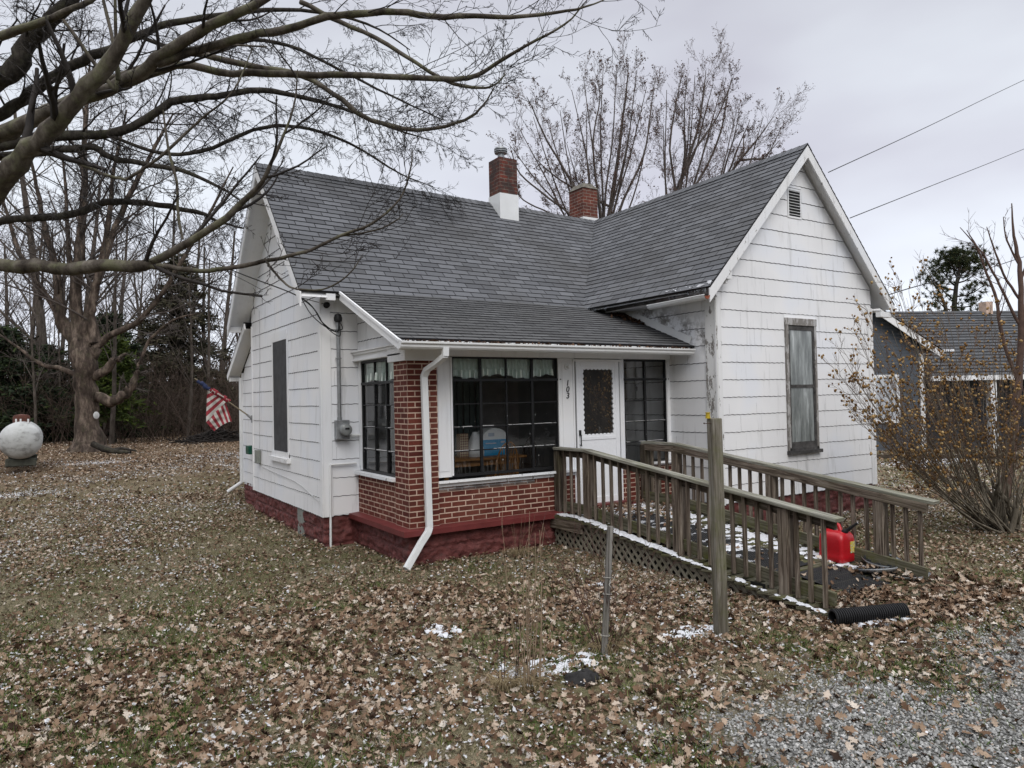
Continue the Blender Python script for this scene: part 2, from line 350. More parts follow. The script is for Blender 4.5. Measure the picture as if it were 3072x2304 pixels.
def siding(name, O, U, N, lo, hi, zbot, ztop, holes=(), mat='siding', z0ref=ZL0, seams=True, parent=house, label=None):
    """courses of wavy-edged siding boards on the plane through O with horizontal unit U and outward normal N.
    lo(z), hi(z): the ends of the wall at height z (metres along U)."""
    O, U, N = (np.array(a, float) for a in (O, U, N)); mb = MB(); r = random.Random(hash(name) % 999 if False else len(name)*7)
    def P(u, z, o): return O+U*u+np.array([0,0,z])+N*o
    k0 = math.floor((z0ref-ztop)/CRS)-1
    for k in range(k0, 60):
        zb = z0ref-(k+1)*CRS; zt = zb+CRS
        b = max(zb, zbot); tp = min(zt, ztop)
        if b >= tp-1e-4 : 
            if zt < zbot: break
            continue
        lowest = zb <= zbot
        # pieces: list of (fl, fh, zb, zt)
        pcs = [(lo, hi, b, tp)]
        for (ua, ub, za, zc) in holes:
            new = []
            for (fl, fh, p0, p1) in pcs:
                if zc <= p0+1e-4 or za >= p1-1e-4 or ub <= fl((p0+p1)/2) or ua >= fh((p0+p1)/2): new.append((fl, fh, p0, p1)); continue
                new.append((fl, (lambda z, a=ua: a), p0, p1)); new.append(((lambda z, a=ub: a), fh, p0, p1))
                if za > p0+1e-3: new.append(((lambda z, a=ua: a), (lambda z, a=ub: a), p0, za))
                if zc < p1-1e-3: new.append(((lambda z, a=ua: a), (lambda z, a=ub: a), zc, p1))
            pcs = new
        for (fl, fh, p0, p1) in pcs:
            real = abs(p0-b) < 1e-4 or True
            if fh(p1)-fl(p1) < 0:   # near an apex: shrink
                q0, q1 = p0, p1
                for _ in range(20):
                    q = (q0+q1)/2
                    if fh(q)-fl(q) > 0: q0 = q
                    else: q1 = q
                p1 = q0
            if fh(p0)-fl(p0) < .01 or p1-p0 < .004: continue
            n = max(1, int((fh(p0)-fl(p0))/.03)); ph = r.uniform(0, 6)
            amp = .0035 if abs(p0-b) < 1e-4 else 0
            prev = None
            for i in range(n+1):
                t = i/n; ub = fl(p0)+(fh(p0)-fl(p0))*t; ut = fl(p1)+(fh(p1)-fl(p1))*t
                w = amp*(math.sin(ub*2*PI/.115+ph)+.5*math.sin(ub*11+ph))
                cur = (P(ub, p0+w, .012), P(ut, p1, .003), P(ub, p0+w, .0), P(ub, p0+w-.0095, .0035), P(ub, p0+w+.001, .0035))
                if prev is not None:
                    mb.face([prev[0], cur[0], cur[1], prev[1]])
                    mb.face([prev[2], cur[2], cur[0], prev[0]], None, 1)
                    if amp and not (lowest): mb.face([prev[3], cur[3], cur[4], prev[4]], None, 1)  # dark band drawn in as the shadow below the lip
                prev = cur
            if seams and amp:
                us = fl(p0)+ (k % 2)*.305+.2+r.uniform(-.04, .04)
                while us < fh(p1)-.1:
                    if us > fl(p1)+.1 and r.random() < .35:
                        hgt = p0+(p1-p0)*r.uniform(.5, .95)
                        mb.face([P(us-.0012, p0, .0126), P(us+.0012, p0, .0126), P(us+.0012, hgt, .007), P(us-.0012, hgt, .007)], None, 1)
                    us += .61
    o = mb.build(name, [MAT[mat], MAT['shade_and_joint']], parent, fix=False)
    if label: o['label'] = label
    return o

# --- cores (solid walls just behind the siding)
mb = MB()
cz = ZS
core = [(YM+.03, ZS), (YM+.03, 3.05), (PYL, 5.38), (YB-.03, 3.05), (YB-.03, ZS)]
mb.prism([(p[0], p[1]) for p in core], 'x', XL+.002, XL+.03)
mb.prism([(XW+.03, ZS), (XW+.03, 3.02), (PXR, 5.40), (XR-.03, 3.02), (XR-.03, ZS)], 'y', YW+.002, YW+.03)
mb.box(XW+.002, XW+.03, YW+.03, 6.3, ZS, 3.0)          # wing side wall
mb.box(XR-.03, XR-.002, YW+.03, 6.3, ZS, 3.0)
mb.box(XL+.03, XW, YB-.03, YB-.002, ZS, 3.0)
mb.box(XW, XR, 6.3, 6.33, ZS, 3.0)
mb.build('wall', [MAT['siding']], house)
gl = lambda z: 0.02 if z < 3.05 else max(.02, (z-3.10)/TAN-.36+.02+.34)
# left gable wall: U = -Y direction? use U=+Y from front corner
def gl_lo(z): return .0 if z < 3.35 else (z-3.35)/TAN
def gl_hi(z): return (YB-YM) if z < 3.35 else (YB-YM)-(z-3.35)/TAN
Hw = (3.46-YM, 4.40-YM, .63, 2.62)
siding('wall', (XL, YM, 0), (0,1,0), (-1,0,0), gl_lo, gl_hi, ZS, 5.36, [Hw])
def wg_hi(z): return (XR-XW) if z < 3.36 else (XR-XW)-(z-3.36)/TAN
siding('wall', (XW, YW, 0), (1,0,0), (0,-1,0), lambda z: 0 if z < 3.36 else (z-3.36)/TAN, wg_hi, ZS, 5.38,
       [(6.06-XW, 6.86-XW, .60, 2.76), (6.22-XW, 6.59-XW, 4.36, 4.86)], mat='siding')
# wing side wall (faces left, towards the porch)
siding('wall', (XW, 3.2, 0), (0,-1,0), (-1,0,0), lambda z: 0, lambda z: 3.2-YW, ZS, 3.05, mat='siding_chip')
siding('wall', (XR, YW, 0), (0,1,0), (1,0,0), lambda z: 0, lambda z: 7.2, ZS, 3.05, seams=False)
# main front wall, seen left of the porch
siding('wall', (XL, YM, 0), (1,0,0), (0,-1,0), lambda z: 0, lambda z: XW-XL, ZS+.01, 3.05, [(.55, XW-XL, -.2, 2.62)], z0ref=ZL0+.02)
# triangle of siding on the porch side above its window
PZ = lambda y: 2.235+(y+.48)*.402         # underside of porch roof
siding('wall', (.045, YM, 0), (0,-1,0), (-1,0,0), lambda z: 0, lambda z: YM+.48-(z-2.235)/.402 if z > 2.235 else YM+.3, 2.2, 3.10, z0ref=ZL0-.13)

# --- foundations
def rock(name, a, b, z0, z1, N, parent=house, blk=.4, depth=.022):
    a, b, N = (np.array(x, float) for x in (a, b, N)); L = np.linalg.norm(b-a); U = (b-a)/L
    nu, nz = max(2, int(L/.022)), max(3, int((z1-z0)/.022)); V = []; ny = nz+1
    for i in range(nu+1):
        for j in range(nz+1):
            u = L*i/nu; z = z0+(z1-z0)*j/nz
            fu = (u % blk)/blk; fz = ((z-z1) % .2)/.2; e = min(fu, 1-fu)*blk; g = min(fz, 1-fz)*.2
            edge = min(1, e/.022)*min(1, g/.02)
            d = edge*(.35+1.0*mnoise.fractal(Vector((u*6+a[0]*3, z*9, a[1]*5)), .7, 2.1, 5))*depth+edge*.008
            V.append(a+U*u+N*d*1.6+np.array([0,0,z]))
    F = []
    for i in range(nu):
        for j in range(nz):
            p = i*ny+j; F.append((p, p+ny, p+ny+1, p+1))
    return link(name, npmesh(name, V, F, mats=[MAT['redblock']], smooth=False), parent)
F0 = XL+.045
rock('foundation', (F0, YM+.03, 0), (F0, YB, 0), -.75, ZS+.01, (-1,0,0))
rock('foundation', (F0, YM+.04, 0), (.1, YM+.04, 0), -.75, ZS+.02, (0,-1,0))
rock('foundation', (XW+.04, YW+.05, 0), (XR-.05, YW+.05, 0), -1.0, ZS+.02, (0,-1,0))
rock('foundation', (XW+.04, YW+.05, 0), (XW+.04, .1, 0), -1.0, ZS+.02, (-1,0,0))
rock('foundation', (XR-.05, YW+.05, 0), (XR-.05, 6, 0), -1.0, ZS+.02, (1,0,0))
rock('foundation', (.0, .0, 0), (.0, YM+.04, 0), -.75, -.055, (-1,0,0))
rock('foundation', (.0, .0, 0), (XW, .0, 0), -.75, -.055, (0,-1,0))
mb = MB(); mb.box(F0+.3, XR-.4, YM+.3, YB-.3, -.9, -.2); mb.box(XW+.2, XR-.2, YW+.2, 3, -.9, -.2); mb.box(.1, 4.5, .12, 2.3, -.8, -.1); mb.build('foundation', MAT['redblock'], house)
mb = MB(); v = on(895,1562,'x',F0); mb.box(F0-.035, F0-.01, 2.78, 3.10, -.50, -.05); mb.build('foundation_vent', simple('grey_board', (.22,.23,.21), .8, .2, 6), house)
# ledge
mb = MB(); LD = .13
mb.face([(-LD,-LD,-.075),(XW-.0,-LD,-.075),(XW,.12,-.075),(.12,.12,-.075)])
ring_o = [(-LD, YM+.0), (-LD, -LD), (XW-.005, -LD)]; ring_i = [(.05, YM), (.05, .1), (XW-.005, .1)]
prof = [(-.075, 0), (-.012, 0), (0, .012)]
for i in range(2):
    (x0,y0),(x1,y1) = ring_o[i], ring_o[i+1]; (a0,b0),(a1,b1) = ring_i[i], ring_i[i+1]
    mb.face([(x0,y0,-.075),(x1,y1,-.075),(x1,y1,-.008),(x0,y0,-.008)])
    mb.face([(x0,y0,-.008),(x1,y1,-.008),(a1,b1,.004),(a0,b0,.004)])
    mb.face([(x0,y0,-.075),(a0,b0,-.075),(a1,b1,-.075),(x1,y1,-.075)])
mb.face([(-LD,YM,-.075),(.05,YM,-.075),(.05,YM,.004),(-LD,YM,-.008)])
mb.build('ledge', MAT['ledge'], house, fix=False)

# --- brick of the porch
def brickbox(name, x0, x1, y0, y1, z0, z1, parent=house, mat='brick', off=0.0):
    mb = MB()
    for (p, q, r_, s_, w) in (((x0,y0),(x1,y0),0,0,x1-x0), ((x1,y0),(x1,y1),0,0,y1-y0), ((x1,y1),(x0,y1),0,0,x1-x0), ((x0,y1),(x0,y0),0,0,y1-y0)):
        o = off+(.1015 if p[0] == p[0] and abs(p[0]-q[0]) < 1e-6 else 0)
        mb.face([(p[0],p[1],z0),(q[0],q[1],z0),(q[0],q[1],z1),(p[0],p[1],z1)], [(o,z0),(o+w,z0),(o+w,z1),(o,z1)])
    mb.face([(x0,y0,z1),(x1,y0,z1),(x1,y1,z1),(x0,y1,z1)], [(0,0),(.1,0),(.1,.03),(0,.03)])
    return mb.build(name, MAT[mat], parent)
brickbox('brick_pillar', 0, .41, 0, .41, .0, 2.07)
brickbox('porch_wall', .412, 2.66, .055, .16, .002, .47)
brickbox('porch_wall', 3.50, XW-.005, .055, .16, .002, .50, off=.06)
brickbox('porch_wall', .02, .12, .412, YM-.01, .002, .53, off=.03)

# --- porch framing, all white boards
mb = MB(); mt = 'trim'
ZH = 2.132
mb.box(.0, XW-.02, .03, .13, ZH, 2.25)                          # header over the front
mb.box(-.02, .10, .13, YM-.01, ZH+.02, 2.26); 
mb.build('porch_header', MAT[mt], house)
mb = MB(); mb.box(-.05, .10, .10, YM-.005, 2.24, 2.27); mb.box(-.07, .10, .10, YM-.005, 2.272, 2.295); mb.box(-.045,.10,.10,YM-.005,2.15,2.17); mb.build('cornice', MAT['trim'], house)
mb = MB(); mb.box(-.045, .53, -.045, .06, 2.07, 2.235); mb.box(-.045, .06, .06, .50, 2.07, 2.235); mb.box(-.10,-.045,-.02,.04,2.21,2.25); mb.build('pillar_cap', MAT['trim'], house)
mb = MB()
mb.box(.412, .655, .07, .13, .585, ZH-.002)                    # casing between pillar and window
mb.box(.45, .60, .062, .0698, .66, 2.06); mb.box(.63,.655,.05,.0698,.60,ZH-.01)
mb.box(2.338, 2.63, .06, .13, .44, ZH-.002); mb.box(2.338,2.36,.045,.0598,.6,ZH-.01); mb.box(2.41, 2.58, .052, .0598, .75, 2.08)
mb.box(3.475, 3.565, .06, .13, .0, ZH-.002); mb.box(4.435, XW-.003, .06, .13, .56, ZH-.002)
mb.box(2.60, 2.63, .05, .0598, .02, 2.11)
mb.box(3.475, 3.50, .05, .0598, .02, 2.11); mb.box(2.60, 3.50, .045, .0598, 2.085, 2.12)
mb.box(4.44,4.46,.045,.0598,.57,2.12)
# side
mb.box(.045, .13, 1.67, YM-.008, .60, 2.15); mb.box(.03,.0448,1.67,1.69,.61,2.14); mb.box(.03,.0448,1.72,1.755,.66,2.08)
cas = mb; boxes = len(cas.f)//6
for (fr, to_) in ((0, 3), (3, 8), (8, 10)): pass
def split_mb(mb, name, mat, tests):
    "one mesh per group of six-faced boxes, grouped by the x,y of their first corner"
    out = {}
    for i in range(0, len(mb.f), 6):
        v = mb.v[mb.f[i][0]]; k = next(j for j, t in enumerate(tests) if t(v)); m = out.setdefault(k, MB())
        for f in range(i, i+6):
            idx = mb.f[f]; m.face([mb.v[a] for a in idx], [mb.uv[a] for a in idx], mb.m[f])
    for k in sorted(out): out[k].build(name, mat, house, bevel=.002)
split_mb(mb, 'casing', MAT['trim'], [lambda v: v[1] > .3, lambda v: v[0] < 1, lambda v: v[0] < 3.0 , lambda v: v[0] < 4.0, lambda v: True])
mb = MB()
mb.beam((.405,.03,.53),(2.64,.03,.53),.09,.035,(0,.15,1)); mb.box(.412, 2.64, .035, .10, .47, .515)
mb.build('window_sill', MAT['peel_bad' if False else 'peel'], house)
mb = MB(); mb.beam((3.50,.03,.54),(XW-.01,.03,.54),.09,.035,(0,.15,1)); mb.box(3.50, XW-.01, .035,.10,.50,.525); mb.build('window_sill', MAT['trim'], house)
mb = MB(); mb.beam((.0,.405,.565),(.0,YM-.05,.565),.10,.04,(0,0,1)); mb.box(.005,.1,.412,YM-.012,.53,.548); mb.build('window_sill', MAT['peel'], house)
# grimy flaking top courses of brick under the sill
mb = MB(); mb.box(.412, 1.9, .049, .056, .41, .468); mb.build('flaking_paint', m_brick('painted_brick_course', (2.4,8,10), .7, mort=(.5,.5,.5)), house)

# --- steel casement windows: grids of bars, panes behind
def grid_window(name, O, U, N, cols, rows, zs_transom, thick=(), label=None, bar=.024, parent=house):
    O, U, N = (np.array(a, float) for a in (O, U, N)); w = bpy.data.objects.new(name, None); COL.objects.link(w); w.parent = parent; w.location = -WO[parent.name]; WO[w.name] = Vector((0,0,0))
    if label: w['label'] = label
    def P(u, z, o=0): return O+U*u+np.array([0,0,z])+N*o
    mb = MB(); up = tuple(N)
    for c in (cols[0], cols[-1]): mb.beam(P(c, rows[0]-.012), P(c, rows[-1]+.012), .034, .04, up)
    for z in (rows[0], rows[-1]): mb.beam(P(cols[0], z, .001), P(cols[-1], z, .001), .034, .04, up)
    mb.beam(P(cols[0]-.012, zs_transom, .006), P(cols[-1]+.03, zs_transom, .006), .036, .045, up)
    mb.beam(P(cols[-1]-.01, zs_transom+.004, .02), P(cols[-1]+.055, zs_transom+.004, .02), .012, .03, up)
    mb.build('frame', MAT['black_metal'], w)
    mb = MB()
    for c in cols[1:-1]: mb.beam(P(c, rows[0], .002), P(c, rows[-1], .002), bar*(1.5 if c in thick else .8), .03, up)
    for z in rows[1:-1]:
        if z != zs_transom: mb.beam(P(cols[0], z, .0), P(cols[-1], z, .0), bar*.62, .028, up)
    mb.build('muntin', MAT['black_metal'], w)
    mb = MB(); rr = random.Random(int(cols[-1]*100))
    for z in rows[:-1]:
        if z == zs_transom or z > zs_transom-.4: continue
        for a, b in zip(cols[:-1], cols[1:]):
            s = a+.02
            while s < b-.03:
                e = min(b-.02, s+rr.uniform(.03, .25))
                if rr.random() < .8: mb.beam(P(s, z+.008, .0), P(e, z+.008, .0), .003+rr.random()*.005, .026, up)
                s = e+rr.uniform(.0, .04)
    for k in range(34):
        u = rr.uniform(cols[0], cols[-1]); z = rr.uniform(rows[0], rows[-1]); q = rr.uniform(.002, .0045)
        if rr.random() < .4: u = rr.choice(cols)
        mb.beam(P(u, z, .017), P(u+rr.uniform(-.3,.3)*q, z+q*rr.uniform(1,4), .017), q, .001, up)
    mb.build('flaking_paint', MAT['white_flake'], w, fix=False)['kind'] = 'stuff'
    for a, b in zip(cols[:-1], cols[1:]):
        for z0, z1 in zip(rows[:-1], rows[1:]):
            mb = MB(); tx, tz = rr.uniform(-.004, .004), rr.uniform(-.004, .004)
            mb.face([P(a, z0, -.008+tx), P(b, z0, -.008-tx), P(b, z1, -.008-tx+tz), P(a, z1, -.008+tx+tz)])
            mb.build('pane', MAT['glass'], w, fix=False)
    return w
RW = [.595, .906, 1.214, 1.516, 1.828, 2.128]
grid_window('window', (0,.085,0), (1,0,0), (0,-1,0), [.658, 1.086, 1.488, 1.907, 2.336], RW, 1.828, (1.086, 1.907), 'wide front porch window with five rows of panes and a ruffled valance')
RW2 = [.575, .875, 1.185, 1.50, 1.825, 2.115]
grid_window('window', (0,.085,0), (1,0,0), (0,-1,0), [3.57, 4.0, 4.432], RW2, 1.825, (4.0,), 'narrow dark porch window right of the door')
grid_window('window', (.068,YM,0), (0,-1,0), (-1,0,0), [YM-1.664, YM-1.20, YM-.785, YM-.42], [.602, .905, 1.215, 1.521, 1.825, 2.132], 1.825, (), 'porch side window with green valance beside the brick pillar')

# --- interior of the porch room
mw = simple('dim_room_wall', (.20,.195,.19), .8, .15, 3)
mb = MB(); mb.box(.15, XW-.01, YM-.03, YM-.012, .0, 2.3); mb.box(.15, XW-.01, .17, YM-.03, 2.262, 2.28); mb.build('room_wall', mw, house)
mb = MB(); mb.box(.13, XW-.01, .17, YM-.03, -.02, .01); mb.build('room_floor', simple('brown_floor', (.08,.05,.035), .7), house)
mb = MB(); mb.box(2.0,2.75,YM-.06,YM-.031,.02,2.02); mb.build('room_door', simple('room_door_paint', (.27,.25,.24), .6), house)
mb = MB(); 
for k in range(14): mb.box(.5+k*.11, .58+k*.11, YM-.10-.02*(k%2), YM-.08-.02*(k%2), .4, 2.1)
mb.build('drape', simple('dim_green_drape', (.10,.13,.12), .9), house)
def valance(name, O, U, N, u0, u1, ztop, drop, gaps=(), parent=house):
    O, U, N = (np.array(a, float) for a in (O, U, N)); V = []; n = int((u1-u0)/.006); rr = random.Random(5)
    rows = [0, .12, .25, .5, .56, .6, .7, .85, 1.0]
    for i in range(n+1):
        u = u0+(u1-u0)*i/n
        g = math.sin(u*95)+.7*math.sin(u*61+2)+.5*math.sin(u*23)
        dd = drop*(1+.10*math.sin(u*7.3+1)+.05*math.sin(u*31))
        for t in rows:
            a = .004+.014*t+(.006 if t > .55 else 0)
            V.append(O+U*u+np.array([0,0,ztop-dd*t])-N*(.05-a*g-(.02 if t > .57 else 0)))
    m = len(rows); F = [(i*m+j, i*m+j+1, (i+1)*m+j+1, (i+1)*m+j) for i in range(n) for j in range(m-1)]
    return link(name, npmesh(name, V, F, mats=[MAT['curtain']], smooth=True), parent)
def m_curtain():
    t = NT('sage_green_curtain'); t.color(t.ramp(t.noise(t.co('Object', (12,12,1)), 4, 4), [(.3, (.62,.72,.64)), (.7, (.84,.90,.84))])); t.rough(.9); return t.m
MAT['curtain'] = m_curtain()
valance('curtain', (0,.085,0), (1,0,0), (0,-1,0), .67, 2.31, 2.11, .235)
valance('curtain', (.068,YM,0), (0,-1,0), (-1,0,0), YM-1.65, YM-.45, 2.11, .26)
# --- front door (storm door with scalloped glass opening)
dr = thing('x', '', 'x'); bpy.data.objects.remove(dr)
door = bpy.data.objects.new('door', None); COL.objects.link(door); door.parent = house; door.location = -WO[house.name]; WO['door'] = Vector((0,0,0))
door['label'] = 'white storm door with a scalloped glass opening'
X0, X1, Z0, Z1 = 2.655, 3.452, .03, 2.085
gx0, gx1, gz0, gz1 = 2.775, 3.345, 1.02, 1.985
y0 = .045
import bmesh
def scallop_outline():
    pts = []; n_h, n_v = 8, 13
    def side(a, b, n, inward):
        a, b = np.array(a), np.array(b)
        for k in range(n):
            for j in range(6):
                s = j/6; p = a+(b-a)*(k+s)/n; d = math.sin(PI*s)
                pts.append(p+np.array(inward)*d*.019)
    side((gx0,gz0),(gx1,gz0),n_h,(0,1)); side((gx1,gz0),(gx1,gz1),n_v,(-1,0)); side((gx1,gz1),(gx0,gz1),n_h,(0,-1)); side((gx0,gz1),(gx0,gz0),n_v,(1,0))
    return pts
def plate_with_hole(outer, inner, y, th, name, mat, parent):
    bm = bmesh.new()
    def loop(p): 
        vs = [bm.verts.new((q[0], y, q[1])) for q in p]; return [bm.edges.new((vs[i], vs[(i+1) % len(vs)])) for i in range(len(vs))]
    es = loop(outer)+loop(inner); r = bmesh.ops.triangle_fill(bm, use_beauty=True, use_dissolve=False, edges=es)
    fs = [g for g in r['geom'] if isinstance(g, bmesh.types.BMFace)]
    ex = bmesh.ops.extrude_face_region(bm, geom=fs); vv = [g for g in ex['geom'] if isinstance(g, bmesh.types.BMVert)]
    bmesh.ops.translate(bm, verts=vv, vec=(0, th, 0)); bmesh.ops.recalc_face_normals(bm, faces=bm.faces)
    me = bpy.data.meshes.new(name); bm.to_mesh(me); bm.free(); me.materials.append(mat); return link(name, me, parent)
plate_with_hole([(X0+.07,.98),(X1-.07,.98),(X1-.07,Z1-.06),(X0+.07,Z1-.06)], scallop_outline(), y0+.005, .008, 'scalloped_trim', MAT['door'], door)
mb = MB()
mb.box(X0, X0+.075, y0, y0+.03, Z0, Z1); mb.box(X1-.075, X1, y0, y0+.03, Z0, Z1); mb.box(X0+.0752, X1-.0752, y0, y0+.03, Z1-.065, Z1)
mb.box(X0+.0752, X1-.0752, y0, y0+.03, .95, 1.0); mb.box(X0+.0752, X1-.0752, y0, y0+.03, Z0, .12)
mb.build('door_frame', MAT['door'], door, bevel=.003)
mb = MB(); mb.box(X0+.076, X1-.076, y0+.01, y0+.025, .121, .949); mb.build('kick_panel', MAT['door'], door)
mb = MB(); mb.face([(gx0-.03,y0+.02,gz0-.03),(gx1+.03,y0+.02,gz0-.03),(gx1+.03,y0+.02,gz1+.03),(gx0-.03,y0+.02,gz1+.03)]); mb.build('glass', MAT['glass'], door)
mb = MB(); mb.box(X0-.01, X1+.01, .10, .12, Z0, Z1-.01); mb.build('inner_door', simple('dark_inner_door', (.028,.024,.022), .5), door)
mb = MB(); mb.box(X0+.025, X0+.055, y0-.022, y0-.001, 1.02, 1.10); mb.cyl((X0+.04,y0-.035,1.03),(X0+.04,y0-.035,.88),.008,n=8); mb.cyl((X0+.04,y0-.003,.89),(X0+.04,y0-.045,.875),.007,n=8); mb.cyl((X0+.04,y0-.003,1.04),(X0+.04,y0-.04,1.03),.007,n=8)
mb.build('handle', MAT['black_metal'], door)
mb = MB(); mb.box(2.60, 3.50, -.08, .05, .003, .03); mb.build('threshold', MAT['ledge'], door)
# --- house number and porch light
mnum = simple('black_number_enamel', (.01,.01,.01), .4, .1)
def curve_text(ch, loc, size, parent):
    cu = bpy.data.curves.new('digit', 'FONT'); cu.body = ch; cu.size = size; cu.extrude = .004; cu.align_x = 'CENTER'; cu.align_y = 'CENTER'; cu.shear = .15
    ob = bpy.data.objects.new('tmp', cu); COL.objects.link(ob); bpy.context.view_layer.update()
    me = bpy.data.meshes.new_from_object(ob.evaluated_get(bpy.context.evaluated_depsgraph_get())); bpy.data.objects.remove(ob)
    me.materials.clear(); me.materials.append(mnum)
    me.transform(Matrix.Translation(loc) @ Matrix.Rotation(rad(90), 4, 'X')); return link('house_number', me, parent)
for ch, z in (('1', 1.775), ('0', 1.685), ('3', 1.595)): curve_text(ch, (2.495, .045, z), .118, house)
mb = MB(); mb.lathe((2.497,.052,2.01), [(.0,.0),(.05,.0),(.05,.015),(.032,.022),(.03,.05),(.022,.065),(0,.068)], 20, (0,-1,0)); mb.build('porch_light', MAT['metal_white'], house, smooth=True)

# --- roofs
R0, R1 = np.array([-.87, PYL, 5.475]), np.array([6.22, 3.90, 5.355])
E0, V0 = np.array([-.87, 1.485, 3.092]), np.array([3.94, 1.485, 3.055])
W0, W1 = np.array([PXR, -1.12, 5.53]), R1
E1 = np.array([4.165, -1.12, 3.10])
def slope(name, e0, e1, r0, r1, n, mat='shingle', udir=None, parent=house, thick=.02, sag=0.0):
    e0, e1, r0, r1 = (np.array(a, float) for a in (e0, e1, r0, r1)); mb = MB(); rr = random.Random(int(abs(e1[0]+r1[1])*97))
    ud = nrm(e1-e0) if udir is None else nrm(udir); N = nrm(np.cross(e1-e0, r0-e0)); N = N if N[2] > 0 else -N
    row = .127
    for i in range(n):
        v0, v1 = i/n, min(1, (i+1.12)/n)
        a, b = e0+(r0-e0)*v0, e1+(r1-e1)*v0; c, d = e0+(r0-e0)*v1, e1+(r1-e1)*v1
        L = max(np.linalg.norm(b-a), .05); m = max(1, int(L/.1525)); prev = None; jit = rr.uniform(-.004, .004)
        for k in range(m+1):
            t = k/m; p = a+(b-a)*t; q = c+(d-c)*t
            s = -sag*math.sin(PI*(i/n))*math.sin(PI*t)
            h = .012+rr.uniform(-.0008, .001)
            P0 = p+N*(h+s)-(nrm(r0-e0))*(jit+rr.uniform(-.001,.001)); Q0 = q+N*(.001+s); B0 = p+N*(-.002+s)
            u0, u1 = p@ud, q@ud; cur = (P0, Q0, B0, u0, u1)
            if prev is not None:
                mb.face([prev[0], cur[0], cur[1], prev[1]], [(prev[3], i*row+.004), (cur[3], i*row+.004), (cur[4], (i+1.1)*row), (prev[4], (i+1.1)*row)])
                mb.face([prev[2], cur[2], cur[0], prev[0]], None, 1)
            prev = cur
    # deck below
    for off in (-thick,):
        for i in range(n):
            a, b = e0+(r0-e0)*(i/n), e1+(r1-e1)*(i/n); c, d = e0+(r0-e0)*((i+1)/n), e1+(r1-e1)*((i+1)/n)
            mb.face([a+N*(off-.03), b+N*(off-.03), d+N*(off-.03), c+N*(off-.03)], None, 2)
        for p, q in ((e0, e1), (e1, r1), (r0, e0)): mb.face([p+N*off, q+N*off, q+N*.004, p+N*.004], None, 1)
    return mb.build(name, [MAT[mat], MAT['butt'], MAT['trim']], parent, fix=False)
slope('roof', E0, V0, R0, R1, 27, sag=.02)
slope('roof', V0, E1, W1, W0, 27, udir=(0,-1,0), sag=.015)
slope('roof', (8.835,-1.12,3.08), (8.835,7,3.08), W0, (6.45,7,5.4), 27)
slope('roof', (6.5,6.2,3.08), (-.87,6.2,3.07), (6.3,3.9,5.35), R0, 27)
slope('roof', (4.165,7,3.08), (4.165,6.2,3.08), (6.5,7,5.4), (6.5,3.95,5.36), 27)
# porch roof
PE0, PE1 = np.array([-.30, -.48, 2.295]), np.array([XW-.01, -.48, 2.30])
slope('roof', PE0, PE1, (-.30, 1.52, 3.125), (XW-.01, 1.52, 3.10), 17, mat='shingle_low')
# ridge caps
mb = MB()
def ridge(a, b, s, n):
    a, b = np.array(a), np.array(b); d = (b-a)/n; side = nrm(np.cross(d, (0,0,1)))*s
    for i in range(n):
        p = a+d*i; q = a+d*(i+1.15); lift = np.array([0,0,.018]); dn = np.array([0,0,-s*.92])
        mb.face([p+lift, q+lift*.5, q+side+dn+lift*.5, p+side+dn+lift], [(i*.31,0),(i*.31+.3,0),(i*.31+.3,.12),(i*.31,.12)])
        mb.face([q+lift*.5, p+lift, p-side+dn+lift, q-side+dn+lift*.5], [(i*.31+.3,0),(i*.31,0),(i*.31,.12),(i*.31+.3,.12)])
ridge(R0, R1, .12, 50); ridge(W0, W1, .12, 36)
mb.build('ridge_cap', MAT['shingle'], house, fix=False)

# --- bargeboards, soffits, fascia
def rake(name, x_or_y, axis, lo, top, hi, w, wall, mat='trim', both=True):
    "white boards under a gable edge: board in the plane of the edge, soffit running back to the wall"
    for a, b in ((lo, top), (hi, top)):
        a, b = np.array(a, float), np.array(b, float); mb = MB()
        dv = nrm(b-a); nn = np.array([0,0,-1.0])
        dn = np.array([0, 0, -w/ max(.3, math.hypot(*(dv[[0,1]]))) ])
        A = [a+np.array([0,0,-.02]), b+np.array([0,0,-.02]), b+dn, a+dn]
        off = np.zeros(3); off['xyz'.index(axis)] = .022 if wall > x_or_y else -.022
        mb.face(A, [(0,0),(2,0),(2,w),(0,w)]); B = [p+off for p in A]; mb.face(B[::-1]); 
        for i in range(4): mb.face([A[i], A[(i+1)%4], B[(i+1)%4], B[i]])
        mb.build('bargeboard', MAT[mat], house)
        mb = MB(); k = 'xyz'.index(axis); s0 = [a+dn*.35+off, b+dn*.35+off]; s1 = [p.copy() for p in s0]
        for p in s1: p[k] = wall
        n = 5
        for i in range(n):
            f0, f1 = i/n, (i+.97)/n
            mb.face([s0[0]+(s1[0]-s0[0])*f0, s0[1]+(s1[1]-s0[1])*f0, s0[1]+(s1[1]-s0[1])*f1, s0[0]+(s1[0]-s0[0])*f1])
        mb.build('soffit', MAT['trim'], house, fix=False)
rake('L', -.87, 'x', (-.87,1.485,3.085), R0, (-.87,6.19,3.06), .15, XL)
rake('W', -1.12, 'y', (4.165,-1.12,3.095), W0, (8.835,-1.12,3.075), .15, YW, mat='peel')
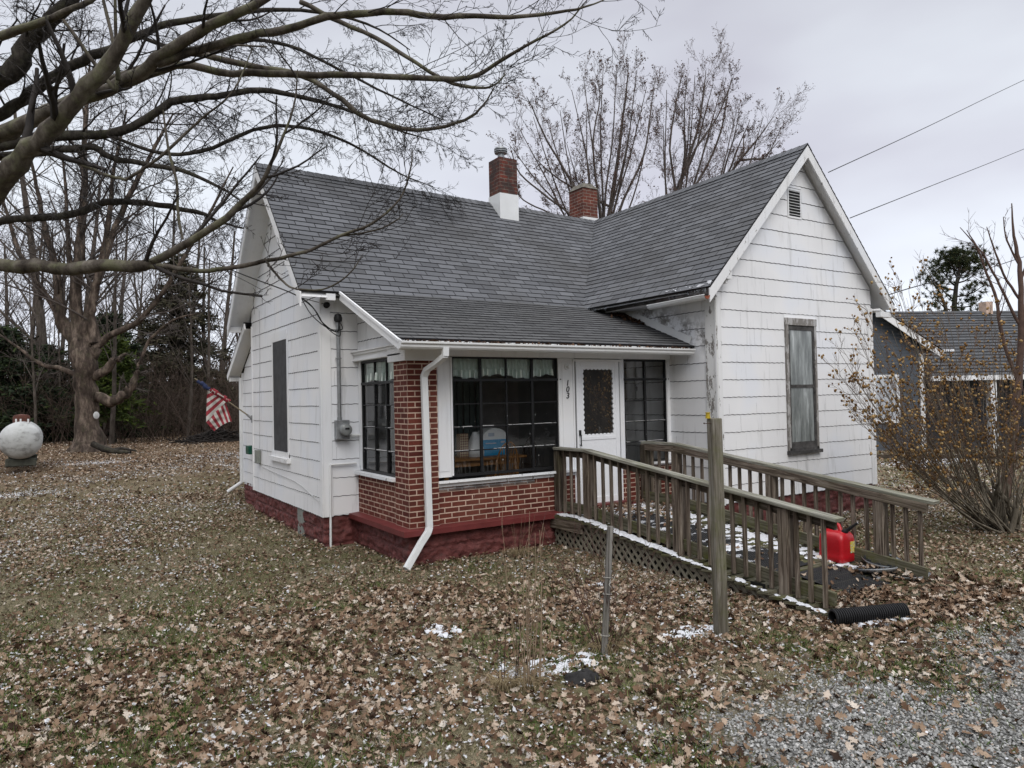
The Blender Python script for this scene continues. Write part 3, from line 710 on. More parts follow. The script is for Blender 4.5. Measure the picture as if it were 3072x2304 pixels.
# porch roof rake
mb = MB(); a, b = np.array([-.30,-.50,2.28]), np.array([-.30,1.50,3.105]); dn = np.array([0,0,-.125])
mb.beam(a+dn/2, b+dn/2, .022, .115, (0,-.4,1)); mb.beam(a+dn*.1+[-.012,0,0], b+dn*.1+[-.012,0,0], .03, .035, (0,-.4,1))
mb.build('bargeboard', MAT['trim'], house)
mb = MB(); mb.face([(-.29,-.46,2.25),(-.29,1.5,3.04),(.045,1.5,3.04),(.045,-.46,2.25)]); mb.build('soffit', MAT['trim'], house, fix=False); mb = MB(); mb.face([(-.29,-.46,2.20),(XW-.02,-.46,2.205),(XW-.02,.05,2.246),(-.29,.05,2.246)]); mb.build('soffit', MAT['trim'], house, fix=False)
mb = MB(); mb.box(-.31, XW-.12, -.475, -.45, 2.17, 2.28); mb.build('fascia', MAT['trim'], house)
# eave returns / rafter tails
mb = MB(); mb.box(-.86,XL-.01,6.10,6.19,2.93,3.03); mb.build('bracket', MAT['trim'], house)
mb = MB(); mb.box(8.48,8.60,-1.10,YW,2.93,3.0) if False else mb.box(XR+.0,XR+.36,-1.09,-1.0,2.86,2.95); mb.build('bracket', MAT['peel'], house)
p = on(2170,832,'y',-1.02); mb = MB(); mb.box(p[0]-.02,p[0]+.09,-1.10,YW-.02,p[2]-.03,p[2]+.10); mb.box(p[0]+.0,p[0]+.05,-1.06,YW-.02,p[2]-.09,p[2]-.03); mb.build('bracket', MAT['peel'], house)
mb = MB(); mb.box(XR+.005, 8.80, YW, 6, 2.98, 3.0); mb.build('soffit', MAT['trim'], house); mb = MB(); mb.box(4.20,XW-.01,YW+.02,1.3,2.985,3.0); mb.build('soffit', MAT['trim'], house)
mb = MB(); mb.box(XL-.01,XL+.12,1.50,1.545,2.98,3.07); mb.build('bracket', MAT['trim'], house)
# --- corner boards
def board(name, x0,x1,y0,y1,z0,z1, mat='trim'):
    mb = MB(); mb.box(x0,x1,y0,y1,z0,z1); return mb.build(name, MAT[mat], house, bevel=.003)
board('corner_board', XL-.022, XL-.002, YM-.022, YM+.09, ZS, 3.02); board('corner_board', XL-.0005, XL+.13, YM-.022, YM-.002, ZS, 3.0)
board('corner_board', XL-.022, XL-.002, YB-.05, YB+.02, ZS, 3.02)
board('corner_board', XW-.024, XW-.002, YW-.022, YW+.20, ZS-.02, 3.0, 'peel_bad'); board('corner_board', XW, XW+.085, YW-.022, YW-.002, ZS-.02, 3.02, 'peel')
board('corner_board', XW-.030,XW-.0245, YW-.012, YW+.012, ZS, 2.95, 'trim')
board('corner_board', XR-.115, XR+.022, YW-.024, YW-.002, ZS-.02, 3.02)
# --- left wall shuttered window
win = bpy.data.objects.new('window', None); COL.objects.link(win); win.parent = house; win.location = -WO[house.name]; WO[win.name] = Vector((0,0,0)); win['label'] = 'tall window closed with a dark grey board'
mb = MB(); mb.box(XL-.014, XL+.02, 3.50, 4.33, .79, 2.60); mb.build('board', simple('dark_grey_board', (.045,.045,.047), .7, .35, 9, .3), win)
mb = MB(); mb.box(XL-.018,XL+.01,3.42,3.495,.70,2.70); mb.box(XL-.018,XL+.01,4.335,4.41,.70,2.70); mb.box(XL-.018,XL+.01,3.495,4.335,2.605,2.76); mb.build('frame', MAT['trim'], win)
mb = MB(); mb.box(XL-.07,XL-.001,3.36,4.47,.62,.69); mb.box(XL-.03,XL-.001,3.42,4.42,.69,.78); mb.build('sill', MAT['peel'], win)
# --- wing window, weathered
win = bpy.data.objects.new('window', None); COL.objects.link(win); win.parent = house; win.location = -WO[house.name]; WO[win.name] = Vector((0,0,0)); win['label'] = 'tall two-sash window with cloudy glass and bare rotting frame'
MAT['rot'] = m_paint('rotten_window_frame', (.40,.39,.38), 1.0, (11, .47))
MAT['rotdark'] = simple('blackened_wood', (.06,.057,.055), .9, .7, 9, .4)
yw = YW-.002
mb = MB(); mb.box(6.074,6.135,yw-.03,yw+.03,.66,2.74); mb.box(6.80,6.85,yw-.03,yw+.03,.66,2.74); mb.box(6.06,6.86,yw-.034,yw+.03,2.645,2.76); mb.build('frame', MAT['rot'], win, bevel=.003)
mb = MB(); mb.box(6.05,6.88,yw-.07,yw+.02,.60,.655); mb.box(6.10,6.84,yw-.03,yw+.02,.655,.70); mb.build('sill', MAT['rotdark'], win)
mb = MB()
for x0_, x1_, z0_, z1_ in ((6.136,6.175,.70,2.64),(6.755,6.799,.70,2.64)): mb.box(x0_,x1_,yw-.018,yw+.03,z0_,z1_)
mb.box(6.175,6.755,yw-.017,yw+.03,2.57,2.64); mb.box(6.175,6.755,yw-.02,yw+.03,1.65,1.70); mb.box(6.175,6.755,yw-.017,yw+.03,.70,.79)
mb.build('sash', MAT['rotdark'], win)
def m_cloudy():
    t = NT('cloudy_storm_glass'); n = t.noise(t.co('Object', (5,5,.8)), 1.3, 5, .65)
    c = t.ramp(n, [(.3, (.045,.048,.046)), (.48, (.15,.165,.16)), (.6, (.27,.29,.285)), (.72, (.5,.53,.53))])
    t.color(c); t.rough(.16); t.b.inputs['Specular IOR Level'].default_value = .7; return t.m
mcl = m_cloudy()
for z0_, z1_ in ((.79,1.65),(1.70,2.57)):
    mb = MB(); mb.face([(6.175,yw-.006,z0_),(6.755,yw-.006,z0_),(6.755,yw-.006,z1_),(6.175,yw-.006,z1_)]); mb.build('pane', mcl, win)
# --- gable vent
mb = MB(); mb.box(6.262,6.55,yw-.004,yw+.02,4.40,4.82); v = mb.build('gable_vent', simple('vent_black', (.01,.01,.01), .8), house)
mb = MB()
for k in range(9): mb.beam((6.265,yw-.012,4.432+k*.047),(6.548,yw-.012,4.432+k*.047),.010,.004,(0,-.8,.6))
mb.build('louvre', MAT['metal_white'], v, fix=True).location = (0,0,0)
mb = MB(); mb.box(6.235,6.262,yw-.012,yw+.01,4.37,4.85); mb.box(6.55,6.577,yw-.012,yw+.01,4.37,4.85); mb.box(6.262,6.55,yw-.012,yw+.01,4.37,4.40); mb.box(6.262,6.55,yw-.012,yw+.01,4.82,4.85); mb.build('frame', MAT['trim'], v).location = (0,0,0)

# --- gutters and downspout
def kgutter(name, a, b, mat, parent=house, w=.10, h=.085, end=True):
    a, b = np.array(a, float), np.array(b, float); mb = MB()  # a->b along eave; outward -Y
    d = nrm(b-a); out = np.cross(d, (0,0,1.0)); out = out if True else -out
    prof = [(0,0),(0,-h),(w*.55,-h),(w*.75,-h*.75),(w*.78,-h*.45),(w,-h*.25),(w,0),(w-.012,0),(w-.012,-h*.22),(w*.72,-h*.5),(w*.5,-h+.006),(.005,-h+.006),(.005,0)]
    A = [a+out*x+np.array([0,0,z]) for x, z in prof]; B = [b+out*x+np.array([0,0,z]) for x, z in prof]
    for i in range(len(prof)):
        j = (i+1) % len(prof); mb.face([A[i],A[j],B[j],B[i]], [(0,i*.03),(0,i*.03+.03),(3,i*.03+.03),(3,i*.03)])
    for S in (A, B): mb.face(S[:7])
    return mb.build(name, mat, parent)
g = kgutter('gutter', (-.32,-.477,2.262), (4.43,-.477,2.258), MAT['gutter'])
mb = MB(); mb.face([(-.3,-.56,2.225),(4.4,-.56,2.222),(4.4,-.48,2.222),(-.3,-.48,2.225)]); litter = mb.build('gutter_litter', simple('gutter_litter_brown', (.06,.035,.02), .9, .6, 30, .6), g); litter.location=(0,0,0)
def rectpipe(mb, pts, w, d, m=0):
    for a, b in zip(pts[:-1], pts[1:]):
        a, b = np.array(a, float), np.array(b, float); e = nrm(b-a)*.004
        up = (0,-1,0) if abs(nrm(b-a)[1]) < .7 else (0,0,1)
        mb.beam(a-e, b+e, w, d, up, m)
mb = MB(); dsx = .185
rectpipe(mb, [(.262,-.53,2.20),(.262,-.52,2.10),(.225,-.36,2.02),(.19,-.17,1.95),(.18,-.105,1.87)], .078, .055)
rectpipe(mb, [(.18,-.105,1.88),(.19,-.155,.02)], .078, .055)
for k in range(5): 
    t = k/4; 
pts = [(.19,-.155,.02),(.165,-.165,-.035),(.12,-.175,-.085),(.06,-.185,-.15)]
rectpipe(mb, pts, .078, .055); rectpipe(mb, [(.06,-.185,-.15),(-.155,-.235,-.415)], .078, .055)
for k in range(3): mb.beam((.18+(k-1)*.02,-.134,1.85),(.19+(k-1)*.02,-.184,.05),.006,.004,(0,-1,0))
for k in range(3): mb.beam((.06+(k-1)*.0156,-.214,-.15+(k-1)*-.013),(-.15+(k-1)*.0156,-.264,-.41+(k-1)*-.013),.006,.004,(0,-1,0))
mb.build('downspout', MAT['metal_white'], house, bevel=.004)
# wing gutter: half-round, hanging, with a broken near end
mb = MB(); a, b = on(1982,905,'x',4.10), on(2148,882,'x',4.10); b[1] = max(b[1], -1.13); a = np.array([4.10, .03, 2.955]); b = np.array([4.10, -1.13, 2.975])
n = 12
for (rr_, m) in ((.062, 0), (.056, 1)):
    A = [a+np.array([math.cos(PI+PI*k/n)*rr_, 0, math.sin(PI+PI*k/n)*rr_]) for k in range(n+1)]; B = [b+np.array([math.cos(PI+PI*k/n)*rr_, 0, math.sin(PI+PI*k/n)*rr_]) for k in range(n+1)]
    for k in range(n): mb.face([A[k],A[k+1],B[k+1],B[k]], None, m)
mb.cyl(a+[-.062,0,0], b+[-.062,0,0], .008, n=8); mb.face([b+[-.062,0,0], b+[0,0,-.06], b+[.062,0,0]], None, 2) if False else None
mb.build('gutter', [MAT['gutter'], simple('rusty_gutter_inside', (.22,.06,.03), .8, .4, 20)], house, smooth=True, fix=False)
mb = MB(); mb.box(4.165,4.185,-1.10,1.3,3.0,3.08); mb.build('fascia', MAT['rotdark'], house)
mb = MB(); 
for k in range(75):
    y = RNG.uniform(-1.05, 1.4); L = RNG.uniform(.02,.09)*(1.4 if RNG.random() < .1 else 1); 
    x = 4.165+max(0, (y-.3))*-.2; z = 3.085
    mb.cyl((x-.01,y,z),(x-.01,y,z-L),RNG.uniform(.004,.008),.001,n=5,caps=False)
mb.build('icicle', MAT['icicle'], house)
mb = MB()
for (x, z, L) in ((-.145,-.44,.17),(-.165,-.43,.12),(-.13,-.44,.12)): mb.cyl((x,-.24,z+.02),(x,-.24,z-L),.014,.006,n=7)
mb.build('icicle', MAT['icicle'], house)
# snow on the wing eave
def snow_strip(name, pts_fn, n, parent=None):
    pass
# flashing on the wing wall above the porch roof
mb = MB(); mb.beam((XW-.03,-.42,2.40),(XW-.03,1.45,3.155),.006,.11,(0,-.4,1)); mb.build('flashing', MAT['metal_white'], house)
# litter and dead leaves caught in the corner of the porch roof : built with the leaves
# --- chimneys
def chimney(name, x0, y0, w, d, ztop, zb, zflash, mat, label):
    c = brickbox('chimney', x0, x0+w, y0, y0+d, zb, ztop, mat=mat); c['label'] = label
    mb = MB()
    for z in (ztop-.07, ztop-.14): mb.box(x0-.012, x0+w+.012, y0-.012, y0+d+.012, z, z+.066)
    t = .012
    fl = MB(); e = .012
    for (a, b, c_, d_) in ((x0-e, x0+w+e, y0-e, y0), (x0-e, x0+w+e, y0+d, y0+d+e), (x0-e, x0, y0, y0+d), (x0+w, x0+w+e, y0, y0+d)): fl.box(a, b, c_, d_, zb, zflash)
    o = fl.build('flashing', MAT['metal_white'], c); o.location = (0,0,0)
    return c
c1 = chimney('c1', 3.60, 3.52, .40, .40, 6.22, 4.9, 5.52, 'chimbrick', 'sooty chimney with a round metal cap')
mb = MB(); cx, cy = 3.76, 3.72
mb.cyl((cx,cy,6.2),(cx,cy,6.36),.065,n=16); mb.lathe((cx,cy,6.34),[(.065,0),(.12,.015),(.125,.03),(.09,.035),(.13,.05),(.132,.07),(.09,.075),(.13,.09),(.125,.115),(.06,.15),(0,.158)],24)
o = mb.build('chimney_cap', MAT['galv'], c1, smooth=True); o.location = (0,0,0)
c2 = chimney('c2', 6.12, 4.15, .40, .50, 6.14, 4.9, 5.50, 'chimbrick2', 'orange brick chimney with a sloped mortar crown behind the roof valley')
mb = MB(); q = [(6.10,4.13),(6.54,4.13),(6.54,4.67),(6.10,4.67)]; q2 = [(6.20,4.23),(6.44,4.23),(6.44,4.57),(6.20,4.57)]
for i in range(4):
    j = (i+1)%4; mb.face([(*q[i],6.14),(*q[j],6.14),(*q2[j],6.27),(*q2[i],6.27)])
mb.face([(*p_,6.27) for p_ in q2]); o = mb.build('crown', simple('mossy_mortar', (.13,.12,.10), .95, .5, 12, .6), c2); o.location=(0,0,0)

# --- lean-to at the back left
mb = MB(); XQ = -.40
siding('wall', (XQ, YB+.02, 0), (0,1,0), (-1,0,0), lambda z: 0, lambda z: 1.25 if z < 2.15 else 1.25-(z-2.15)/.62, ZS+.05, 2.85, seams=False)
mb.box(XQ+.002, XQ+.03, YB, 7.1, ZS, 2.1); mb.build('wall', MAT['siding'], house)
rock('foundation', (XQ+.03, YB, 0), (XQ+.03, 7.1, 0), -.75, .06, (-1,0,0))
board('corner_board', XQ-.02, XQ+.05, 7.06, 7.14, 0, 2.2)
mb = MB(); a, b = np.array([-.62, 7.45, 2.12]), np.array([-.62, 5.86, 3.02]); 
mb.beam(a, b, .025, .13, (0,.5,1)); mb.build('bargeboard', MAT['trim'], house)
mb = MB(); mb.face([(-.64,7.47,2.17),(1.5,7.47,2.17),(1.5,5.86,3.1),(-.64,5.86,3.1)]); mb.build('roof', MAT['shingle'], house)
mb = MB(); mb.face([(-.62,7.4,2.10),(-.62,5.86,2.98),(XQ,5.86,2.98),(XQ,7.4,2.10)]); mb.box(-.61,XQ,7.30,7.38,2.04,2.12); mb.build('soffit', MAT['trim'], house, fix=False)
mb = MB(); mb.cyl((XQ-.04,7.10,2.1),(XQ-.04,7.12,.0),.035,n=10); mb.cyl((XQ-.04,7.12,.0),(XQ-.30,7.2,-.18),.035,n=10); mb.build('downspout', MAT['metal_white'], house)

# --- electric service
mst = bpy.data.objects.new('electric_meter', None); COL.objects.link(mst); mst.parent = house; mst.location = -WO[house.name]; WO[mst.name] = Vector((0,0,0))
ym = YM-.03
mb = MB(); mb.box(-.33,-.14,ym-.10,ym+.01,1.05,1.32); mb.build('meter_box', MAT['galv'], mst, bevel=.006)
mb = MB(); mb.lathe((-.215,ym-.10,1.185),[(.085,0),(.085,.05),(.078,.085),(.05,.10),(0,.105)],24,(0,-1,0)); mb.build('meter_dome', simple('meter_dome_grey', (.20,.21,.21), .15, .2, 8, 0), mst, smooth=True)
mb = MB(); mb.box(-.245,-.185,ym-.209,ym-.203,1.19,1.215); mb.build('meter_dial', MAT['black'], mst)
mb = MB(); mb.cyl((-.262,ym-.03,1.31),(-.268,ym-.04,2.72),.027,n=12); mb.cyl((-.262,ym-.03,1.31),(-.262,ym-.03,1.36),.034,n=12); mb.box(-.30,-.235,ym-.07,ym+.0,2.18,2.20); mb.build('conduit', MAT['galv'], mst, smooth=True)
mb = MB(); mb.lathe((-.268,ym-.045,2.70),[(.035,0),(.055,.02),(.06,.06),(.045,.11),(0,.13)],14); mb.build('weatherhead', MAT['black'], mst, smooth=True)
mb = MB(); mb.cyl((-.15,ym-.03,1.10),(.03,ym-.03,1.10),.02,n=10); mb.build('conduit', MAT['metal_white'], mst, smooth=True)
mb = MB(); mb.cyl((-.415,ym-.02,-.45),(-.405,ym-.02,.70),.016,n=8); mb.cyl((-.405,ym-.02,.70),(-.02,ym-.02,.70),.016,n=8); mb.build('pipe', MAT['metal_white'], house)
mb = MB(); mb.cyl((XL-.0,YM-.02,2.94),(XL+.07,YM-.06,2.94),.035,n=10) if False else mb.lathe((-.42,YM-.0,2.94),[(.0,0),(.04,.01),(.045,.04),(.03,.06),(.04,.08),(0,.09)],12,(0,-1,0)); mb.build('insulator', MAT['black'], house)
mb = MB(); mb.box(XL-.09,XL-.012,5.24,5.40,.50,.74); mb.build('phone_box', simple('grey_plastic_box', (.20,.21,.19), .5), house, bevel=.006)
mb = MB(); mb.box(XQ-.15,XQ-.012,6.0,6.25,.62,.78); mb.build('hose_bracket', simple('green_plastic', (.01,.07,.045), .4), house, bevel=.01)
def wire(name, pts, r, mat, parent=None, n=10, sides=5):
    "smooth catmull-rom wire through pts"
    P_ = [np.array(p, float) for p in pts]; P_ = [2*P_[0]-P_[1]]+P_+[2*P_[-1]-P_[-2]]; out = []
    for i in range(1, len(P_)-2):
        for k in range(n):
            t = k/n; a, b, c, d = P_[i-1:i+3]
            out.append(.5*((2*b)+(-a+c)*t+(2*a-5*b+4*c-d)*t*t+(-a+3*b-3*c+d)*t**3))
    out.append(P_[-2]); return tube_obj(name, [(out, [r]*len(out))], mat, parent, sides)
wire('phone_wire', [(XL-.018,5.32,.74),(XL-.018,5.28,1.6),(XL-.018,5.22,2.6),(XL-.018,5.2,3.25)], .004, simple('white_wire', (.45,.45,.45), .6), house)
wire('phone_wire', [(XL-.018,5.2,.45),(XL-.02,4.2,.40),(XL-.02,3.0,.35),(XL-.02,2.2,.22),(XL-.025,1.9,.18)], .005, simple('white_wire2', (.5,.5,.5), .6), house)
# ================================================================== RAMP
def gz(x, y):
    "height of the ground"
    return float(np.interp(y, [-20,-6,2,6,11,16,22,60,400], [-.47,-.45,-.45,-.42,-.22,-.06,0,0,0]))
ramp = thing('wheelchair_ramp', 'weathered wooden wheelchair ramp with railings and lattice skirt up to the front door', 'ramp', (3.0,-2.0,-.45))
def fz(y): return -.03 if y > -.62 else -.03-.108*(-.62-y)
def rz(y): return .885 if y > -.66 else .885-.123*(-.66-y)
mb = MB(); y = .0; rr = random.Random(3)
while y > -4.22:
    w = .138; xa = 2.13+rr.uniform(-.012, .012); yc = y-w/2
    mb.beam((xa-.035, yc, fz(yc)-.014), (4.02, yc, fz(yc)-.014), w, .028, (0,.108 if y < -.62 else 0,1)); y -= w+.007
    if y < -.05 and y > -.2 and False: pass
mb.build('deck', MAT['wood_moss'], ramp, bevel=.002)
mb = MB(); 
mb.beam((2.115,-.01,-.135),(2.115,-.70,-.135),.035,.15); mb.beam((3.98,-.05,-.12),(3.98,-.66,-.12),.035,.14)
for x in (2.19, 3.05, 3.95): mb.beam((x,-.64,-.10),(x,-4.15,-.475),.038,.09)
mb.build('joist', MAT['wood'], ramp, bevel=.003)
posts = {}
for side, x in (('l', 2.275), ('r', 3.885)):
    for y in (-.02, -.665, -2.29, -3.69):
        mb = MB(); 
        mb.beam((x,y,-.50 if y < -2 else -.30),(x+rr.uniform(-.006,.006),y+rr.uniform(-.006,.006),rz(y)-.045),.115,.115,(0,1,0)); mb.build('post', MAT['wood_dark'] if (y > -.1) else MAT['wood'], ramp, bevel=.006)
for side, x, sx in (('l', 2.26, 1), ('r', 3.90, -1)):
    mb = MB(); 
    mb.beam((x,.02,rz(0)-.018),(x,-.665,rz(0)-.018),.135,.036); mb.beam((x,-.66,rz(0)-.018),(x,-4.28,rz(-4.28)-.018),.135,.036)
    mb.build('handrail', MAT['wood_top'], ramp, bevel=.005)
    xi = x+sx*.028 if side == 'l' else x-.028-.03
    mb = MB(); mb.beam((xi,.0,rz(0)-.082),(xi,-.665,rz(0)-.082),.036,.09); mb.beam((xi,-.665,rz(0)-.082),(xi,-4.22,rz(-4.22)-.082),.036,.09)
    mb.build('rail_board', MAT['wood_dark'] if side == 'l' else MAT['wood'], ramp, bevel=.003)
    mb = MB(); mb.beam((xi,-.02,fz(0)+.105),(xi,-.665,fz(0)+.105),.036,.13); mb.beam((xi,-.665,fz(0)+.105),(xi,-4.20,fz(-4.2)+.105),.036,.13)
    mb.build('toe_board', MAT['wood_moss'], ramp, bevel=.003)
    ys = [-.17,-.32,-.48]+[-.665-1.625*(k+1)/10 for k in range(9)]+[-2.29-1.40*(k+1)/9 for k in range(8)]+[-3.83,-3.97,-4.12]
    for y in ys:
        mb = MB(); xb = xi-sx*.037; t = rr.uniform(-.006,.006)
        mb.beam((xb,y,fz(y)+.005+rr.uniform(0,.02)),(xb,y+t,rz(y)-.04),.036,.036,(0,1,0)); mb.build('baluster', MAT['wood'], ramp, bevel=.002)
# lattice
mb = MB(); xl = 2.165
def lat_top(y): return fz(y)-.045 if y < -.62 else -.20
for s, xo in ((1, 0.0), (-1, .009)):
    c = -6.0
    while c < 2:
        # slat: z = z0 + s*(y-c); clip to y in [-3.3,-.02], z between ground and top
        best = None; pts = []
        for k in range(200):
            z = -.47+k*.0025; y = c+s*(z+.47)*.95
            if -3.6 < y < -.03 and z < lat_top(y): pts.append((y, z))
        if len(pts) > 6: mb.beam((xl+xo, pts[0][0], pts[0][1]), (xl+xo, pts[-1][0], pts[-1][1]), .036, .008, (1,0,0))
        c += .116
mb.build('lattice', MAT['lattice'], ramp)
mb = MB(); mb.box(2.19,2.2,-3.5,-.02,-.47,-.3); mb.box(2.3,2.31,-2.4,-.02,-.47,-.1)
mb.build('under_ramp_shade_sheets', simple('painted_shade_under_ramp', (.006,.006,.005), 1), ramp)  # near-black sheets behind the lattice, standing in for shade under the ramp

# snow lying on the ramp : irregular thin slabs, one mass
def snow_sheet(name, fn, u0, u1, v0, v1, n, m, thr, seed=0, fieldsc=7.0, mat='snow', label=None, th=.012, aniso=(1,1)):
    "grid patches kept where a noise field passes; fn(u,v)->point on the carrying surface, and extra(u,v) a bias"
    V = []; F = []; idx = {}
    def fld(i, j):
        u = u0+(u1-u0)*i/n; v = v0+(v1-v0)*j/m
        return mnoise.fractal(Vector((u*fieldsc*aniso[0]+seed, v*fieldsc*aniso[1], seed*1.7)), .8, 2.1, 4)+thr(u, v)
    A = [[fld(i, j) for j in range(m+1)] for i in range(n+1)]
    def vid(i, j):
        if (i, j) not in idx:
            u = u0+(u1-u0)*i/n; v = v0+(v1-v0)*j/m; p = np.array(fn(u, v), float); h = th*min(1.2, max(.0, A[i][j]*4))
            idx[(i, j)] = len(V); V.append((p[0]+RNG.uniform(-.002,.002), p[1]+RNG.uniform(-.002,.002), p[2]+h+.0015))
        return idx[(i, j)]
    for i in range(n):
        for j in range(m):
            if A[i][j]+A[i+1][j]+A[i][j+1]+A[i+1][j+1] > 0: F.append((vid(i,j), vid(i+1,j), vid(i+1,j+1), vid(i,j+1)))
    return V, F
SV, SF = [], []
def add_snow(V, F):
    o = len(SV); SV.extend(V); SF.extend([tuple(a+o for a in f) for f in F])
# strip outside the balusters (left), thick
add_snow(*snow_sheet('a', lambda u, v: (u, v, fz(v)), 2.105, 2.26, -4.2, -.05, 16, 420, lambda u, v: (.62 if v > -2.3 else .30)-abs(u-(2.20 if v > -2.3 else 2.135))*(3.2 if v > -2.3 else 9)-(.5 if v<-3.6 and v>-3.75 else 0), 3, 9))
# between the rails, right-hand strip and patches
add_snow(*snow_sheet('b', lambda u, v: (u, v, fz(v)), 3.42, 3.84, -4.0, -.1, 40, 360, lambda u, v: .50-abs(u-3.66)*3.2-max(0, -2.9-v)*.8, 8, 8))
add_snow(*snow_sheet('c', lambda u, v: (u, v, fz(v)), 2.36, 3.5, -2.9, -.25, 90, 240, lambda u, v: -.06+.18*math.sin(u*3), 5, 6, aniso=(1.0,2.4)))
# snow on the wing eave edge
E_ = nrm(W0-E1)
add_snow(*snow_sheet('d', lambda u, v: tuple(E1+(V0-E1)*u+E_*v+np.array([0,0,.02])), 0.0, .34, .0, .07, 60, 8, lambda u, v: .42-u*1.3-v*4, 15, 14, th=.02))
# snow along the drain pipe
# ================================================================== SMALL THINGS
# rubber mats
def mat_obj(x0, x1, y0, y1, label, lift=.004, zf=None):
    zf = zf or fz; V=[]; F=[]; rc = .0155; cell = .034; j = 0; y = y0+.04
    while y < y1-.04:
        x = x0+.04+(cell/2 if j % 2 else 0)
        while x < x1-.04:
            b = len(V)
            for ring, (r, h) in enumerate(((rc+.0016, 0), (rc+.001, .013), (rc-.004, .013), (rc-.005, 0))):
                for k in range(6): V.append((x+r*math.cos(PI/3*k+PI/6), y+r*math.sin(PI/3*k+PI/6), zf(y)+lift+h))
            for ring in range(3):
                for k in range(6): F.append((b+ring*6+k, b+ring*6+(k+1)%6, b+ring*6+6+(k+1)%6, b+ring*6+6+k))
            x += cell
        y += cell*.866; j += 1
    for (a,b_,c,d) in ((x0,x1,y0,y0+.03),(x0,x1,y1-.03,y1),(x0,x0+.03,y0+.03,y1-.03),(x1-.03,x1,y0+.03,y1-.03)):
        i = len(V); V += [(a,c,zf(c)+lift+.002),(b_,c,zf(c)+lift+.002),(b_,d,zf(d)+lift+.013),(a,d,zf(d)+lift+.013)]; F.append((i,i+1,i+2,i+3))
    i = len(V); V += [(x0,y0,zf(y0)+lift+.001),(x1,y0,zf(y0)+lift+.001),(x1,y1,zf(y1)+lift+.001),(x0,y1,zf(y1)+lift+.001)]; F.append((i,i+1,i+2,i+3))
    o = link('rubber_mat', npmesh('rubber_mat', V, F, mats=[MAT['black']])); return tag(o, label, 'mat', 'black rubber mats along the ramp')
mat_obj(2.62,3.25,-1.42,-.72, 'black honeycomb rubber mat nearest the front door, snow and leaves round it')
mat_obj(2.72,3.32,-2.36,-1.50, 'black honeycomb rubber mat on the middle of the ramp behind the round grey post')
mat_obj(2.62,3.30,-3.22,-2.52, 'black honeycomb rubber mat on the ramp left of the red gas can')
mat_obj(2.80,3.50,-4.02,-3.36, 'black rubber mat at the foot of the ramp, its end under the hub caps')

# gas can
def rounded_box_profile(w, d, r, n=6):
    pts = []
    for cx, cy, a0 in ((w/2-r, d/2-r, 0), (-w/2+r, d/2-r, PI/2), (-w/2+r, -d/2+r, PI), (w/2-r, -d/2+r, 1.5*PI)):
        for k in range(n+1): a = a0+PI/2*k/n; pts.append((cx+r*math.cos(a), cy+r*math.sin(a)))
    return pts
cx, cy = 3.735, -3.26; cb = fz(cy)+.0
can = thing('gas_can', 'red plastic gas can with black spout and yellow label standing on the ramp', 'gas can', (cx,cy,cb))
mred = simple('red_plastic', (.40,.008,.014), .32, .06, 20, .08, spec=.5)
rings = []
for z, w, d, r, oy in ((.0,.25,.28,.03,0),(.012,.27,.30,.04,0),(.07,.275,.305,.04,0),(.09,.262,.295,.04,0),(.13,.27,.30,.04,0),(.24,.27,.30,.05,0),(.285,.262,.292,.06,0),(.315,.23,.265,.07,0),(.335,.14,.20,.06,.02),(.345,.07,.10,.03,.03),(.346,.001,.001,.0004,.03)):
    rings.append([(cx+x, cy+y_+oy, cb+z) for x, y_ in rounded_box_profile(w, d, r)])
V = [p for r_ in rings for p in r_]; m = len(rings[0]); F = [(i*m+k, i*m+(k+1)%m, (i+1)*m+(k+1)%m, (i+1)*m+k) for i in range(len(rings)-1) for k in range(m)]
link('body', npmesh('body', V, F, mats=[mred], smooth=True), can)
hp = [(cx,cy+.135,cb+.285),(cx,cy+.135,cb+.365),(cx,cy+.10,cb+.41),(cx,cy+.03,cb+.415),(cx,cy-.03,cb+.395),(cx,cy-.055,cb+.33),(cx,cy-.06,cb+.30)]
tube_obj('handle', [(hp, [.022,.022,.021,.021,.021,.024,.026])], mred, can, 10)
mb = MB(); s0 = np.array([cx,cy-.085,cb+.315]); dd = nrm((.12,-.75,.62))
mb.cyl(s0-dd*.03, s0+dd*.03, .034, .034, 14); mb.cyl(s0+dd*.031, s0+dd*.06, .030, .022, 14); mb.cyl(s0+dd*.06, s0+dd*.20, .018, .013, 12); mb.cyl(s0+dd*.10, s0+dd*.115, .021, .021, 12)
mb.build('spout', MAT['black'], can, smooth=True)
ml = NT('label_yellow'); n_ = ml.noise(ml.co('Object', (60,60,40)), 1, 2); ml.color(ml.ramp(n_, [(.42, (.55,.42,.02)), (.5, (.62,.58,.30)), (.56, (.04,.04,.04)), (.6, (.6,.6,.55))], 'CONSTANT')); ml.rough(.5)
mb = MB(); mb.box(cx+.02,cx+.10,cy-.1535,cy-.1505,cb+.10,cb+.225); mb.build('label', ml.m, can)
tag(can)
